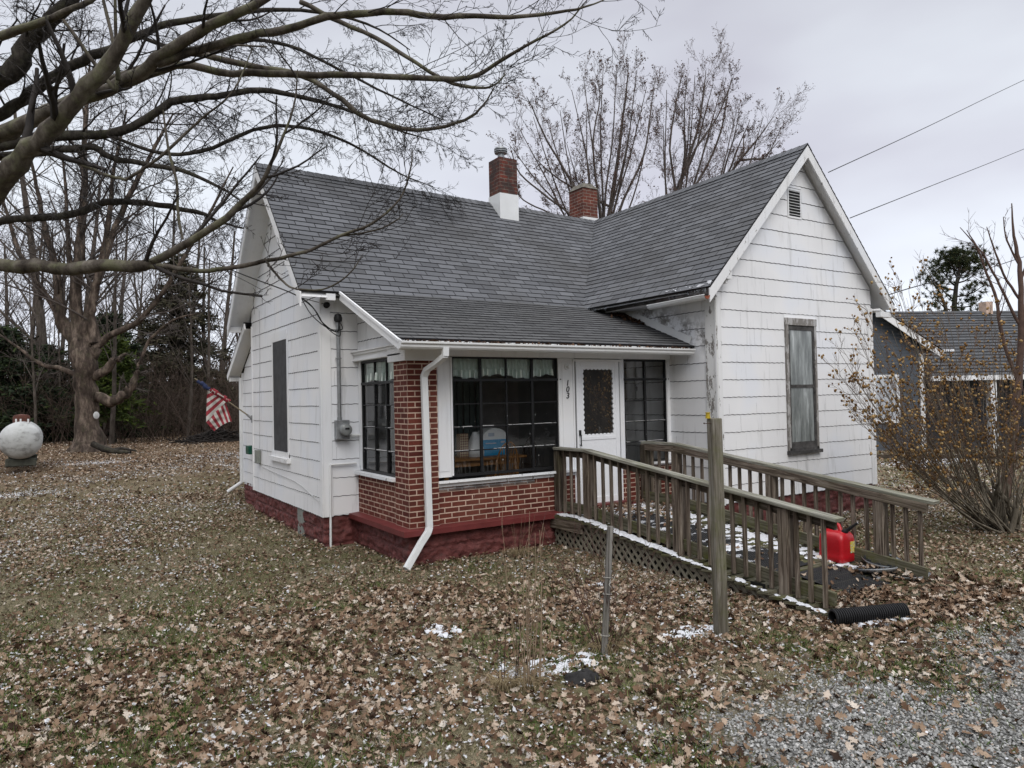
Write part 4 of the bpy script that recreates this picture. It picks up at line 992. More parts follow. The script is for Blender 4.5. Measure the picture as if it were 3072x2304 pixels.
# hub caps
def hubcap(x, y, z, tilt, r, label, rot=0):
    t = thing('hubcap', label, 'hub cap', (x,y,z), 'hub caps at the foot of the ramp')
    t.rotation_euler = (rad(tilt[0]), rad(tilt[1]), rad(rot))
    mb = MB(); mb.lathe((0,0,0), [(r,.035),(r*1.0,.025),(r*.93,.012),(r*.86,.0),(r*.3,-.012),(.0,-.013)], 40)
    o = mb.build('rim', MAT['hub'], None, smooth=True, fix=False); o.parent = t; o.location = (0,0,0)
    mb = MB(); mb.lathe((0,0,0), [(r*.84,.004),(r*.82,.03),(r*.8,.004)], 40)
    for k in range(10):
        a = 2*PI*k/10; mb.beam((math.cos(a)*r*.80,math.sin(a)*r*.80,.02),(math.cos(a)*r*.88,math.sin(a)*r*.88,.02),.035,.05)
    for k in range(7):
        a = 2*PI*k/7+.2; mb.beam((math.cos(a)*r*.12,math.sin(a)*r*.12,.0),(math.cos(a)*r*.80,math.sin(a)*r*.80,.006),.035,.012)
    o = mb.build('spokes', MAT['hubdark'], None); o.parent = t; o.location = (0,0,0)
    return t
MAT['hub'] = simple('dull_silver_plastic', (.42,.44,.46), .35, .2, 10, .05, .3); MAT['hubdark'] = simple('grey_plastic_back', (.035,.037,.04), .4, .3, 14)
hubcap(3.93,-3.66,fz(-3.66)+.07,(8,-9),.20,'silver hub cap lying highest of the stack, against the toe board',20)
hubcap(3.66,-3.76,fz(-3.76)+.04,(-4,9),.21,'dark hub cap upside down and full of leaves beside the gas can',50)
hubcap(3.90,-3.98,fz(-3.98)+.012,(-3,3),.20,'hub cap lowest of the stack, half buried in snow and leaves',80)

# corrugated drain pipe
a, b = np.array([1.99,-4.36,-.382]), np.array([2.66,-4.62,-.38]); dpipe = thing('drain_pipe', 'short black corrugated drain pipe lying on the leaves at the foot of the ramp', 'pipe', tuple(a))
prof = []; L = np.linalg.norm(b-a); n = 33
for k in range(n):
    h = L*k/n; s = L/n; prof += [(.060,h),(.074,h+s*.25),(.074,h+s*.6),(.060,h+s*.8)]
prof.append((.060, L))
mb = MB(); mb.lathe(a, prof, 26, b-a); mb.build('shell', MAT['black'], dpipe, smooth=False, fix=False)
mb = MB(); mb.lathe(a, [(.060,0),(.055,0),(.055,L),(.060,L)], 26, b-a); mb.build('bore', MAT['black'], dpipe, fix=False)
d_ = (b-a)/L; side = np.array([d_[1], -d_[0], 0])
add_snow(*snow_sheet('p', lambda u, v: tuple(a+d_*u+side*(.055+v)+np.array([0,0,-.07])), .15, .74, 0, .09, 60, 12, lambda u, v: .25-v*3.5, 2, 12, th=.03))

# fence post
fp = thing('wooden_post', 'tall square weathered post standing alone in the yard before the ramp', 'post', (1.06,-3.94,-.45))
mb = MB(); mb.beam((1.06,-3.94,-.55),(1.035,-3.95,1.372),.095,.095,(.32,1,0)); mb.build('shaft', MAT['wood_post'] if 'wood_post' in MAT else m_wood('split_post_wood', [(.05,.042,.03), (.13,.115,.088), (.22,.20,.165), (.33,.31,.27)], .55, (.10,.11,.035), 55), fp, bevel=.006)
mb = MB(); q = np.array([.985,-3.925,1.372]); mb.cyl(q,q+[0,0,.045],.022,.017,12); mb.cyl(q+[0,0,.045],q+[0,0,.052],.022,.022,12); mb.build('insulator', simple('yellow_plastic', (.42,.30,.02), .4), fp, smooth=True)
mb = MB(); q = np.array([1.0,-3.965,1.33]); mb.cyl(q+[-.085,.02,.003],q+[.0,0,0],.003,n=6); mb.cyl(q+[-.087,.02,.003],q+[-.082,.02,.003],.007,n=6); mb.build('nail', simple('rusty_nail', (.06,.03,.02), .7), fp)

# split stake
stake = thing('wooden_stake', 'thin leaning split stake with loops of white wire among bramble canes', 'stake', (-.09,-3.78,-.45))
mb = MB(); sa, sb = np.array([-.09,-3.78,-.50]), np.array([.06,-3.72,.54])
mb.beam(sa, sb, .048, .038, (.4,1,0)); mb.build('shaft', m_wood('grey_split_wood', [(.06,.055,.05),(.13,.12,.11),(.20,.19,.175),(.29,.28,.26)], .1), stake, bevel=.008)
pl = []
for t in (.20,.50,.62):
    c = sa+(sb-sa)*t; pl.append(([c+np.array([math.cos(a_)*.034, math.sin(a_)*.034, .004*math.sin(2*a_)]) for a_ in np.linspace(0,2*PI*1.02,14)], [.003]*14))
for s in range(4):
    c = sa+(sb-sa)*RNG.uniform(.35,.75); d = np.array([RNG.uniform(-.2,.35), RNG.uniform(-.2,.2), RNG.uniform(-.1,.25)])
    pl.append(([c+d*(k/7)+np.array([RNG.gauss(0,.014) for _ in range(3)])*(k>0) for k in range(8)], [.0022]*8))
tube_obj('wire_loop', pl, simple('pale_wire', (.40,.38,.34), .6), stake, 5)

# ---- flag
brk = np.array([XL-.01, 5.86, 1.30])
flag = thing('flag', 'furled american flag hanging from an angled pole on the left gable wall', 'flag', tuple(brk))
tip = at(583.6, 1135, 13.5); YF = 5.9
tip = on(583.6,1135,'y',YF)
mb = MB(); mb.cyl(brk, tip, .013, .011, 8); mb.build('pole', simple('flag_pole_wood', (.22,.18,.12), .5), flag, smooth=True)
mb = MB(); mb.box(XL-.03,XL-.001,5.82,5.90,1.22,1.36); mb.cyl(brk+[-.01,0,-.01], brk+(tip-brk)*.10, .02, n=8); mb.build('bracket', MAT['galv'], flag)
mfr, mfw, mfb = simple('flag_red', (.24,.028,.038), .8, .25, 12), simple('flag_white', (.44,.42,.39), .8, .15, 12), simple('flag_blue', (.025,.035,.09), .8, .2, 12)
def F_(u, v, yo=0): return on(u, v, 'y', YF+yo)
z2 = lambda x, y: (560+x*.315, 1080+y*.315)
def cloth(name, quad, n, stripes, fold=.02, first=0, seed=0):
    "quad: four photo corners a,b,c,d; stripes run a->b ... d->c, counted from a to d"
    a, b, c, d = (np.array(z2(*q)) for q in quad); V = []; F = []; mi = []; m = stripes*3; 
    for i in range(n+1):
        for j in range(m+1):
            s, t = i/n, j/m; p = (a*(1-s)+b*s)*(1-t)+(d*(1-s)+c*s)*t
            V.append(F_(p[0], p[1], -.02+fold*math.sin(s*7+t*5+seed)+.4*fold*math.sin(s*17+seed)))
    for i in range(n):
        for j in range(m): F.append((i*(m+1)+j, (i+1)*(m+1)+j, (i+1)*(m+1)+j+1, i*(m+1)+j+1)); mi.append((j//3+first) % 2)
    return link(name, npmesh(name, V, F, mats=[mfr, mfw], mi=mi, smooth=True), flag)
cloth('cloth', [(196,290),(300,318),(372,405),(186,590)], 14, 7, .03, 1) if False else None
# left flap: stripes rising to the right
def cloth_poly(name, left, right, stripes, first, fold, seed):
    "left/right: photo polylines from top to bottom; stripes run between them"
    L_ = [np.array(z2(*p)) for p in left]; R_ = [np.array(z2(*p)) for p in right]
    def ev(P, t):
        x = t*(len(P)-1); i = min(int(x), len(P)-2); return P[i]+(P[i+1]-P[i])*(x-i)
    n, m = 12, stripes*3; V=[]; F=[]; mi=[]
    for i in range(n+1):
        for j in range(m+1):
            s, t = i/n, j/m; p = ev(L_, t)*(1-s)+ev(R_, t)*s
            V.append(F_(p[0], p[1], fold*math.sin(s*6+t*4+seed)+.4*fold*math.sin(s*15-t*9+seed)-.03*s))
    for i in range(n):
        for j in range(m): F.append((i*(m+1)+j, (i+1)*(m+1)+j, (i+1)*(m+1)+j+1, i*(m+1)+j+1)); mi.append((j//3+first) % 2)
    return link(name, npmesh(name, V, F, mats=[mfr, mfw], mi=mi, smooth=True), flag)
cloth_poly('cloth', [(196,285),(192,360),(190,430),(187,500),(186,590)], [(205,290),(262,325),(300,350),(335,372),(372,402)], 7, 1, .025, 0)
cloth_poly('cloth', [(186,590),(200,575),(262,505),(325,445),(368,402)], [(262,678),(272,662),(330,625),(385,598),(432,582)], 9, 0, .03, 2) if False else cloth_poly('cloth', [(186,592),(232,530),(290,480),(340,430),(372,403)], [(262,678),(308,640),(352,612),(395,592),(432,584)], 9, 0, .03, 2)
wr = []
for k, (c0, c1, mt_) in enumerate((((100,195),(235,292),mfb),((225,275),(330,345),mfr),((315,338),(410,395),mfr))):
    pa, pb = F_(*z2(*c0), -.01), F_(*z2(*c1), -.01); pts = [pa+(pb-pa)*(i/12)+np.array([0,0,-.012*math.sin(i)]) for i in range(13)]; rd = [.016+(.030 if k else .024)*math.sin(PI*min(1,(i+1)/14))+.008*math.sin(i*2.1+k) for i in range(13)]
    tube_obj('cloth', [(pts, rd)], mt_, flag, 8)
tube_obj('cloth', [([F_(*z2(x, y), -.04) for x, y in ((240,285),(290,318),(345,350),(400,385))], [.008,.016,.014,.006])], mfw, flag, 6)
# canton with stars showing on the blue
pl = []
mb = MB()
for (x, y) in ((215,285),(232,300),(250,300),(262,315)): p = F_(*z2(x, y), -.065); mb.beam(p, p+[.012,0,.0], .012, .002, (0,-1,0))
mb.build('star', mfw, flag)

# ---- propane tank (seen end-on)
tk = at(62, 1262, 19.0); tg = gz(tk[0], tk[1])
D_T = 19.0; RT_ = .485
tank = thing('propane_tank', 'white propane tank with rusty dome resting on blocks in the yard', 'tank', (tk[0], tk[1], tg))
cz_ = at(61, 1321, 19)[2]; fwd = nrm(at(61,1321,20)-at(61,1321,19)); fwd[2] = 0; fwd = nrm(fwd+RT*.03)
prof = [(0,0)]+[(RT_*math.sin(PI/2*k/8), .30*(1-math.cos(PI/2*k/8))) for k in range(1,9)]+[(RT_,.31),(RT_,2.7)]+[(RT_*math.cos(PI/2*k/6), 2.7+.3*math.sin(PI/2*k/6)) for k in range(1,7)]
c0 = np.array([tk[0], tk[1], cz_])-fwd*.4
mb = MB(); mb.lathe(c0, prof, 36, fwd)
t = NT('dirty_white_tank'); n_ = t.noise(t.co('Object', (1,1,1.6)), 3.2, 6, .65); t.color(t.ramp(n_, [(.36, (.24,.24,.23)), (.48, (.42,.43,.42)), (.7, (.52,.53,.53))])); t.rough(.5)
mb.build('tank_body', t.m, tank, smooth=True)
mb = MB(); top = c0+fwd*1.2+np.array([0,0,RT_-.03]); mb.lathe(top, [(.20,0),(.20,.14),(.17,.20),(.0,.23)], 20); mb.build('dome', simple('rusty_dome', (.085,.03,.02), .8, .4, 12), tank, smooth=True)
mb = MB(); 
for k, o in enumerate((-.12,.0,.2)): q = c0+fwd*.35+RT*o+np.array([0,0,RT_*.93]); mb.cyl(q, q+[0,0,.11], .02, n=8)
mb.build('valve', MAT['white_flake'], tank)
for o in (.45, 2.3):
    q = c0+fwd*o; mb = MB(); w_ = np.cross(fwd, (0,0,1)); mb.beam(q+w_*-.34+[0,0,-RT_-.09], q+w_*.34+[0,0,-RT_-.09], .3, .20); mb.build('block', simple('mossy_block', (.06,.062,.05), .9, .4, 8, .5), tank, bevel=.02)

# ---- porch furniture and boxes behind the glass
mwd = simple('honey_oak', (.34,.16,.055), .45, .25, 14); mdk = simple('dark_chair_wood', (.03,.016,.01), .5)
tb = thing('dining_table', 'wooden table inside the porch behind the front window', 'table', (1.55,1.05,0))
mb = MB(); mb.box(.85,2.25,.75,1.45,.70,.735); mb.build('table_top', mwd, tb, bevel=.008)
mb = MB(); mb.box(.93,2.17,.83,1.37,.62,.699); mb.build('apron', mwd, tb)
for x in (.96,2.12):
    for y in (.86,1.30): mb = MB(); mb.cyl((x,y,.01),(x,y,.62),.025,.038,10); mb.build('leg', mwd, tb, smooth=True)
def windsor(x, y, rot, mat, label, name='dining_chair'):
    t = thing(name, label, 'chair', (x,y,.01)); t.rotation_euler = (0,0,rad(rot))
    def add(nm, o): o.parent = t; o.location = (0,0,0); return o
    mb = MB(); mb.lathe((0,0,.42), [(0,0),(.20,.0),(.22,.015),(.215,.035),(.0,.03)], 24); add('seat', mb.build('seat', mat, None, smooth=True))
    for sx in (-1,1):
        for sy in (-1,1): mb = MB(); mb.cyl((sx*.13,sy*.12,.42),(sx*.20,sy*.19,0),.018,.013,8); add('leg', mb.build('leg', mat, None, smooth=True))
    hoop = [(.19*math.cos(a)*1.0, -.17+.04*0-.08*math.sin(a), .45+.50*math.sin(a)**.8 if math.sin(a) > 0 else .45) for a in np.linspace(0, PI, 21)]
    add('back_hoop', tube_obj('back_hoop', [(hoop, [.013]*21)], mat, None, 8))
    sp = []
    for k in range(9):
        f = (k-4)/4; a = PI/2-f*1.15; top = (.19*math.cos(a), -.17-.08*math.sin(a), .45+.50*max(0, math.sin(a))**.8)
        sp.append(([(f*.10,-.17,.45), ((f*.10+top[0])/2,(-.17+top[1])/2,(.45+top[2])/2), top], [.006]*3))
    add('spindle', tube_obj('spindle', sp, mat, None, 6)); add('brace', (lambda m_: (m_.beam((-.11,-.185,.53),(.11,-.185,.53),.014,.018), m_.build('brace', mat, None))[-1])(MB()))
    return t
windsor(1.76,.72,0, mwd, 'oak hoop-back chair behind the front porch window')
windsor(2.42,1.25,90, mdk, 'dark carved chair right of the table in the porch')
bx = thing('carton', 'bright blue and white box standing on the porch table', 'box', (1.88,1.15,.735))
mb = MB(); mb.box(1.66,2.10,1.02,1.30,.737,.97); mb.build('lower_half', simple('blue_carton', (.02,.28,.55), .5, .1), bx)
mb = MB(); 
arc = [(1.66,.971)]+[(1.88-.22*math.cos(a), .971+.17*math.sin(a)) for a in np.linspace(0,PI,14)][1:-1]+[(2.10,.971)]
mb.prism(arc, 'y', 1.04, 1.28); mb.build('dome_half', simple('white_carton', (.78,.79,.79), .5, .05), bx)
mb = MB(); mb.box(1.70,1.88,1.012,1.0185,.91,.925); mb.box(1.96,2.03,1.012,1.0185,.92,.945); mb.box(1.76,1.86,1.032,1.0385,1.02,1.07); mb.build('print', simple('print_pale', (.4,.45,.55), .6), bx)
bg = thing('gift_bag', 'tan gift bag with a gold diamond pattern on the porch table', 'bag', (1.33,1.05,.735))
t = NT('diamond_gift_paper'); ck = t.new('ShaderNodeTexChecker'); t.l.new(t.co('Object', (1,1,1), (0,rad(45),0)), ck.inputs[0]); ck.inputs['Scale'].default_value = 38; ck.inputs[1].default_value = (.42,.34,.22,1); ck.inputs[2].default_value = (.20,.09,.06,1); t.color(ck.outputs[0])
mb = MB(); mb.box(1.26,1.40,1.0,1.1,.737,1.08); mb.build('bag_body', t.m, bg)
pb = MB(); bgx = thing('plastic_bag', 'crumpled white plastic bag between the gift bag and the blue box', 'bag', (1.54,1.03,.735))
V=[];F=[]
for i in range(15):
    t_ = i/14; r_ = .14*(1-.75*max(0,t_-.45)/.55)*(1+.1*math.sin(9*t_))
    for k in range(24):
        a_ = 2*PI*k/24; q = r_*(1+.10*mnoise.noise(Vector((math.cos(a_)*2,math.sin(a_)*2,t_*4)))+.05*math.sin(a_*7)); V.append((1.54+math.cos(a_)*q*.9, 1.05+math.sin(a_)*q*.8, .737+.36*t_))
for i in range(14):
    for k in range(24): F.append((i*24+k, i*24+(k+1)%24, (i+1)*24+(k+1)%24, (i+1)*24+k))
link('bag_skin', npmesh('bag_skin', V, F, mats=[simple('thin_white_plastic', (.62,.63,.64), .35)], smooth=True), bgx)
# ================================================================== GROUND
def m_ground():
    t = NT('leafy_lawn'); co = t.co('Object')
    n1 = t.noise(co, 1.1, 5, .6); n2 = t.noise(co, 9, 6, .7); n3 = t.noise(co, 55, 4, .8); n4 = t.noise(co, .35, 4, .6)
    n5 = t.noise(co, 150, 3, .8); grass = t.ramp(n5, [(.36, (.035,.038,.018)), (.48, (.11,.11,.05)), (.56, (.20,.185,.10)), (.66, (.36,.32,.20))])
    leaf = t.ramp(n3, [(.34, (.020,.012,.007)), (.46, (.085,.052,.031)), (.56, (.18,.12,.078)), (.68, (.33,.25,.18))])
    tan = t.ramp(n5, [(.36, (.07,.058,.036)), (.48, (.20,.17,.11)), (.56, (.30,.26,.175)), (.66, (.42,.37,.27))])
    c = t.mix(t.ramp(n2, [(.36, 0.), (.54, 1.)]), leaf, grass)
    c = t.mix(t.ramp(n1, [(.44, 0.), (.6, .85)]), c, tan)
    # far away everything is brown leaves
    sx = t.new('ShaderNodeSeparateXYZ'); t.l.new(t.tc.outputs['Object'], sx.inputs[0])
    far = t.math('MULTIPLY', t.math('SUBTRACT', sx.outputs['Y'], 6.0), .12, clamp=True)
    c = t.mix(t.math('MULTIPLY', far, .8), c, leaf)
    # crushed stone of the drive
    vor = t.new('ShaderNodeTexVoronoi'); t.l.new(co, vor.inputs['Vector']); vor.inputs['Scale'].default_value = 60
    st = t.ramp(vor.outputs['Color'], [(.2, (.17,.17,.162)), (.5, (.28,.28,.272)), (.8, (.42,.42,.41))])
    st = t.mix(t.ramp(vor.outputs['Distance'], [(.35, 0.), (.6, .8)]), st, (.07,.065,.055))
    edge = t.math('ADD', t.math('MULTIPLY', sx.outputs['Y'], -1.0), t.math('MULTIPLY', n1, 1.6))      # -y + noise
    gx = t.math('MULTIPLY', t.math('ADD', sx.outputs['X'], 1.6), .9, clamp=True)
    gm = t.math('MULTIPLY', t.ramp(t.math('MULTIPLY', t.math('SUBTRACT', edge, 5.55), 1.1), [(.2, 0.), (.8, 1.)]), gx)
    gm = t.math('MULTIPLY', gm, t.ramp(n2, [(.30, .45), (.5, 1.)]))
    c = t.mix(gm, c, st)
    t.color(c); t.rough(.95); t.b.inputs['Specular IOR Level'].default_value = .1
    t.bump(t.math('ADD', n3, t.math('MULTIPLY', n2, 1.5)), .9, .03); return t.m
ys = list(np.arange(-22, 12, .35))+list(np.arange(12, 50, 1.2))+[60,90,140,220,400,800]; xs = [-800,-300,-120,-60]+list(np.arange(-40, 40, 1.0))+[45,60,120,300,800]
ys = [-800,-300,-100,-50]+ys
V = [(x, y, gz(x, y)+.012*mnoise.noise(Vector((x*.6,y*.6,0)))*(1 if y > 7 or y < -1 else .3)) for x in xs for y in ys]; ny = len(ys)
F = [(i*ny+j, (i+1)*ny+j, (i+1)*ny+j+1, i*ny+j+1) for i in range(len(xs)-1) for j in range(ny-1)]
tag(link('ground', npmesh('ground', V, F, mats=[m_ground()], smooth=True)), kind='structure')

# ---- scatter helpers (numpy)
R_ = np.random.default_rng(4)
def wedge(n, r0, r1, a0=-47, a1=47, p=1.0):
    "random points on the ground in front of the camera between distances r0 and r1"
    a = np.radians(YAW*0+R_.uniform(a0, a1, n)); u = R_.uniform(0, 1, n); r = (r0**p+(r1**p-r0**p)*u)**(1/p)
    f2 = nrm([FW[0], FW[1]]); s2 = np.array([f2[1], -f2[0]])
    x = CAM[0]+r*(f2[0]*np.cos(a)+s2[0]*np.sin(a)); y = CAM[1]+r*(f2[1]*np.cos(a)+s2[1]*np.sin(a)); return x, y
def inhouse(x, y, m=0.02):
    A = (x > XL+.02) & (x < 8.9) & (y > YM) & (y < YB+.1); B = (x > -m) & (x < XW) & (y > -m) & (y < YM+.1); Cc = (x > XW) & (x < XR) & (y > YW) & (y < 7); Dd = (x > -.45) & (y > YB) & (y < 7.1) & (x < 6)
    return A | B | Cc | Dd
def onramp(x, y): return (x > 2.13) & (x < 4.02) & (y > -4.22) & (y < 0)
def gzv(y): return np.interp(y, [-20,-6,2,6,11,16,22,60,400], [-.47,-.45,-.45,-.42,-.22,-.06,0,0,0])
def vnoise(x, y, s, seed=0):
    "cheap value noise, vectorised"
    X = x*s+seed*13.7; Y = y*s+seed*7.3; xi = np.floor(X); yi = np.floor(Y); fx = X-xi; fy = Y-yi; fx = fx*fx*(3-2*fx); fy = fy*fy*(3-2*fy)
    h = lambda a, b: np.mod(np.sin(a*127.1+b*311.7+seed*17.17)*43758.5453, 1.0)
    return (h(xi,yi)*(1-fx)+h(xi+1,yi)*fx)*(1-fy)+(h(xi,yi+1)*(1-fx)+h(xi+1,yi+1)*fx)*fy
def fnoise(x, y, s, seed=0): return .5*vnoise(x,y,s,seed)+.28*vnoise(x,y,s*2.1,seed+1)+.22*vnoise(x,y,s*4.3,seed+2)
def gravelness(x, y):
    e = -y+fnoise(x, y, .9, 5)*2.2-5.95; return np.clip(e*1.0, 0, .93)*np.clip((x+1.5)*1.0, 0, 1)
def instance(tmpls, x, y, z, size, tilt=.5, name='o', mats=(), flat=True, zrot=None):
    "copies of small templates (V, F3) merged to one mesh"
    VS, FS, off = [], [], 0; k = R_.integers(0, len(tmpls), len(x))
    for i, (tv, tf) in enumerate(tmpls):
        m = k == i; n = int(m.sum())
        if not n: continue
        a = R_.uniform(0, 2*PI, n); ax = R_.normal(0, tilt, n); ay = R_.normal(0, tilt, n)
        ca, sa, cx, sx, cy, sy = np.cos(a), np.sin(a), np.cos(ax), np.sin(ax), np.cos(ay), np.sin(ay)
        T = np.asarray(tv, float)[None]*size[m][:,None,None]
        X, Y, Z = T[...,0], T[...,1], T[...,2]
        Y, Z = Y*cx[:,None]-Z*sx[:,None], Y*sx[:,None]+Z*cx[:,None]
        X, Z = X*cy[:,None]+Z*sy[:,None], -X*sy[:,None]+Z*cy[:,None]
        X, Y = X*ca[:,None]-Y*sa[:,None], X*sa[:,None]+Y*ca[:,None]
        P = np.stack([X+x[m][:,None], Y+y[m][:,None], Z+z[m][:,None]], -1)
        VS.append(P.reshape(-1,3)); nv = len(tv); FS.append((np.asarray(tf)[None]+(np.arange(n)*nv)[:,None,None]+off).reshape(-1,3)); off += n*nv
    V = np.concatenate(VS); Fc = np.concatenate(FS)
    return link(name, npmesh(name, V, None, Fc, mats=mats))
def leaf_templates(n=7):
    out = []
    for s in range(n):
        r = random.Random(s+20); lob = r.choice([2,3,3]); c1, c2, c3 = r.uniform(-1.6,1.6), r.uniform(-2.2,2.2), r.uniform(-1,1)
        sp = []; m = lob*2+1
        for i in range(m+1):
            t = i/m; w = (.10+.30*math.sin(PI*min(1,t*1.02))**.8)*(1.0 if i % 2 else .5); sp.append((t-.5, w))
        V = [(-.62,0,0)]; 
        for t, w in sp: V += [(t,w,0),(t,-w,0),(t,0,0)]
        V.append((.56,0,0)); F = []
        for i in range(len(sp)-1):
            a = 1+i*3; b = a+3; F += [(a,b,a+2),(b,b+2,a+2),(a+1,a+2,b+1),(b+1,a+2,b+2)]
        F += [(0,1,3),(0,3,2)]; l = 1+(len(sp)-1)*3; F += [(l,len(V)-1,l+2),(l+1,l+2,len(V)-1)]
        V = [(x, y, .18*c1*2.6*(x*x-.08)+.9*c2*y*y*1.5+.25*c3*x*y+.03*r.uniform(-1,1)) for x, y, z in V]
        out.append((V, F))
    return out
def m_island(name, stops, rough=.8, transl=0, noise_amt=.25):
    t = NT(name); g = t.new('ShaderNodeNewGeometry'); c = t.ramp(g.outputs['Random Per Island'], stops)
    n = t.noise(t.co('Object'), 60, 4, .7); c = t.mix(t.math('MULTIPLY', t.ramp(n, [(.35, 1.), (.6, 0.)]), noise_amt), c, (.03,.02,.012))
    t.color(c); t.rough(rough); t.b.inputs['Specular IOR Level'].default_value = .15; return t.m
leafcols = [(0, (.028,.016,.011)), (.15, (.080,.044,.027)), (.35, (.155,.094,.058)), (.55, (.225,.150,.098)), (.72, (.31,.225,.16)), (.88, (.43,.345,.27)), (1, (.60,.54,.47))]
MAT['leaf'] = m_island('dry_leaf', leafcols)
LT = leaf_templates()
def dens(x, y):
    "how thick the fallen leaves lie"
    lawn = fnoise(x, y, .55, 1)
    d = .42+.75*np.clip((lawn-.42)*4, 0, 1)
    near_house = np.exp(-np.clip(-y-.0, 0, 9)*1.1)*((x > -.6) & (y < 0)); d = np.maximum(d, near_house*1.2)
    side = np.exp(-np.clip(XL-x, 0, 9)*1.8)*(y > 0)*(y < 7); d = np.maximum(d, side)
    d = np.maximum(d, np.clip((x-.3)*.5, 0, .95)*(y > -5)); d = np.maximum(d, np.clip((y-6.0)*.14, 0, .95))
    d = np.maximum(d, np.clip((-4.2-y)*.9, 0, .9))
    tanpatch = np.clip(fnoise(x, y, .30, 9)*3-1.55, 0, 1)*(y > -1.5)*(x < .5); d *= 1-.6*tanpatch
    return d*(1-.93*gravelness(x, y))
xs_, ys_, zz, ss = [], [], [], []
for n, r0, r1, smin, smax in ((30000, 2.6, 8.0, .034, .082), (60000, 2.6, 9, .008, .026), (90000, 8, 17, .022, .055), (70000, 16, 40, .045, .09)):
    x, y = wedge(n, r0, r1, p=1.7); keep = (R_.uniform(0, 1, n) < dens(x, y)) & ~inhouse(x, y) & ~((x > 2.25) & (x < 4.0) & (y > -4.1) & (y < 0))
    x, y = x[keep], y[keep]; xs_.append(x); ys_.append(y); s = R_.uniform(smin, smax, len(x)); ss.append(s); zz.append(gzv(y)+.004+R_.uniform(0, .022, len(x))+.05*R_.uniform(0,1,len(x))*np.exp(-np.abs(np.minimum(y,0))*6)*((x > -.2) & (y < 0))+.04*R_.uniform(0,1,len(x))*np.exp(-np.abs(XL-x)*6)*((y > 0) & (y < 7)))
# leaves on the ramp and blown against the toe boards
n = 1500; x = R_.uniform(2.35, 3.84, n); y = -R_.uniform(.02, 1, n)**1.5*4.15; k = (R_.uniform(0,1,n) < np.where(y > -1.0, .75, .14)); x, y = x[k], y[k]
xs_.append(x); ys_.append(y); ss.append(R_.uniform(.045,.08,len(x))); zz.append(np.where(y > -.62, -.03, -.03-.108*(-.62-y))+R_.uniform(.01,.045,len(x)))
n = 340; x = R_.normal(3.75, .25, n); y = R_.normal(-3.75, .3, n); xs_.append(x); ys_.append(y); ss.append(R_.uniform(.04,.07,n)); zz.append(-.40+R_.uniform(.0,.10,n))
n = 500; x = R_.normal(2.85, .3, n); y = R_.normal(-4.05, .14, n); xs_.append(x); ys_.append(y); ss.append(R_.uniform(.035,.07,n)); zz.append(-.41+R_.uniform(.0,.04,n))
n = 900; x = R_.uniform(2.3, 4.6, n); y = R_.uniform(-4.9,-4.1,n); xs_.append(x); ys_.append(y); ss.append(R_.uniform(.045,.085,n)); zz.append(-.43+R_.uniform(.0,.03,n))
tag(instance(LT, *[np.concatenate(a) for a in (xs_, ys_, zz)], np.concatenate(ss), .5, 'fallen_leaves', [MAT['leaf']]), kind='stuff')
# leaf litter in the roof corner and gutter
n = 420; t_ = R_.uniform(0, 1, n)**.7; x = XW-.04-R_.exponential(.07, n)-.0; y = .55+t_*.85; z = 2.30+(y+.48)*.402+.015+R_.uniform(0,.03,n)
x2 = R_.uniform(-.28, 4.4, 260); y2 = R_.uniform(-.56,-.50,260); z2_ = np.full(260, 2.262)+R_.uniform(0,.012,260)
tag(instance(LT, np.concatenate([x,x2]), np.concatenate([y,y2]), np.concatenate([z,z2_]), R_.uniform(.025,.06,n+260), .7, 'roof_litter', [m_island('dark_leaf', [(0,(.02,.012,.008)),(.6,(.07,.035,.02)),(1,(.16,.09,.055))])]), kind='stuff')

# ---- grass blades
def blade_t(n=6):
    out = []
    for s in range(n):
        r = random.Random(s); b = r.uniform(.2, .9); w = .05; V = [(-w,0,0),(w,0,0),(-w*.8+b*.18,0,.5),(w*.8+b*.18,0,.5),(b*.7,0,.85+.1*r.random())]; out.append((V, [(0,1,3),(0,3,2),(2,3,4)]))
    return out
MAT['green_grass'] = m_island('green_grass', [(0,(.025,.05,.012)),(.4,(.06,.10,.022)),(.7,(.10,.14,.035)),(1,(.20,.21,.08))], .7, noise_amt=.1)
MAT['grass'] = m_island('winter_grass', [(0,(.03,.035,.014)),(.25,(.09,.09,.035)),(.42,(.17,.15,.075)),(.62,(.30,.26,.155)),(1,(.48,.42,.29))], .7)
n = 420000; x, y = wedge(n, 2.4, 20, p=1.4); g = fnoise(x, y, 1.3, 3); k = (R_.uniform(0,1,n) < np.clip((g-.30)*4.0, .22, 1)*(1-.92*gravelness(x,y))*np.where((x > .5) & (y > -4), .35, 1)) & ~inhouse(x, y, .05) & ~onramp(x, y)
x, y = x[k], y[k]; tag(instance(blade_t(), x, y, gzv(y)-.004, R_.uniform(.018,.058,len(x)), .7, 'grass', [MAT['grass']]), kind='stuff')
n = 300000; x, y = wedge(n, 2.4, 14, p=1.45); g = fnoise(x, y, 1.5, 33)*.6+.4*fnoise(x, y, .45, 35); k = (R_.uniform(0,1,n) < np.clip((g-.48)*9, 0, 1)*np.clip(1-(y+2.2)*.28, .12, 1)*(1-gravelness(x,y)*.97)*np.where((x > .8) & (y > -4.2), .12, 1)) & ~inhouse(x, y, .05) & ~onramp(x, y)
x, y = x[k], y[k]; tag(instance(blade_t(), x, y, gzv(y)+.004, R_.uniform(.028,.075,len(x)), .6, 'grass', [MAT['green_grass']]), kind='stuff')
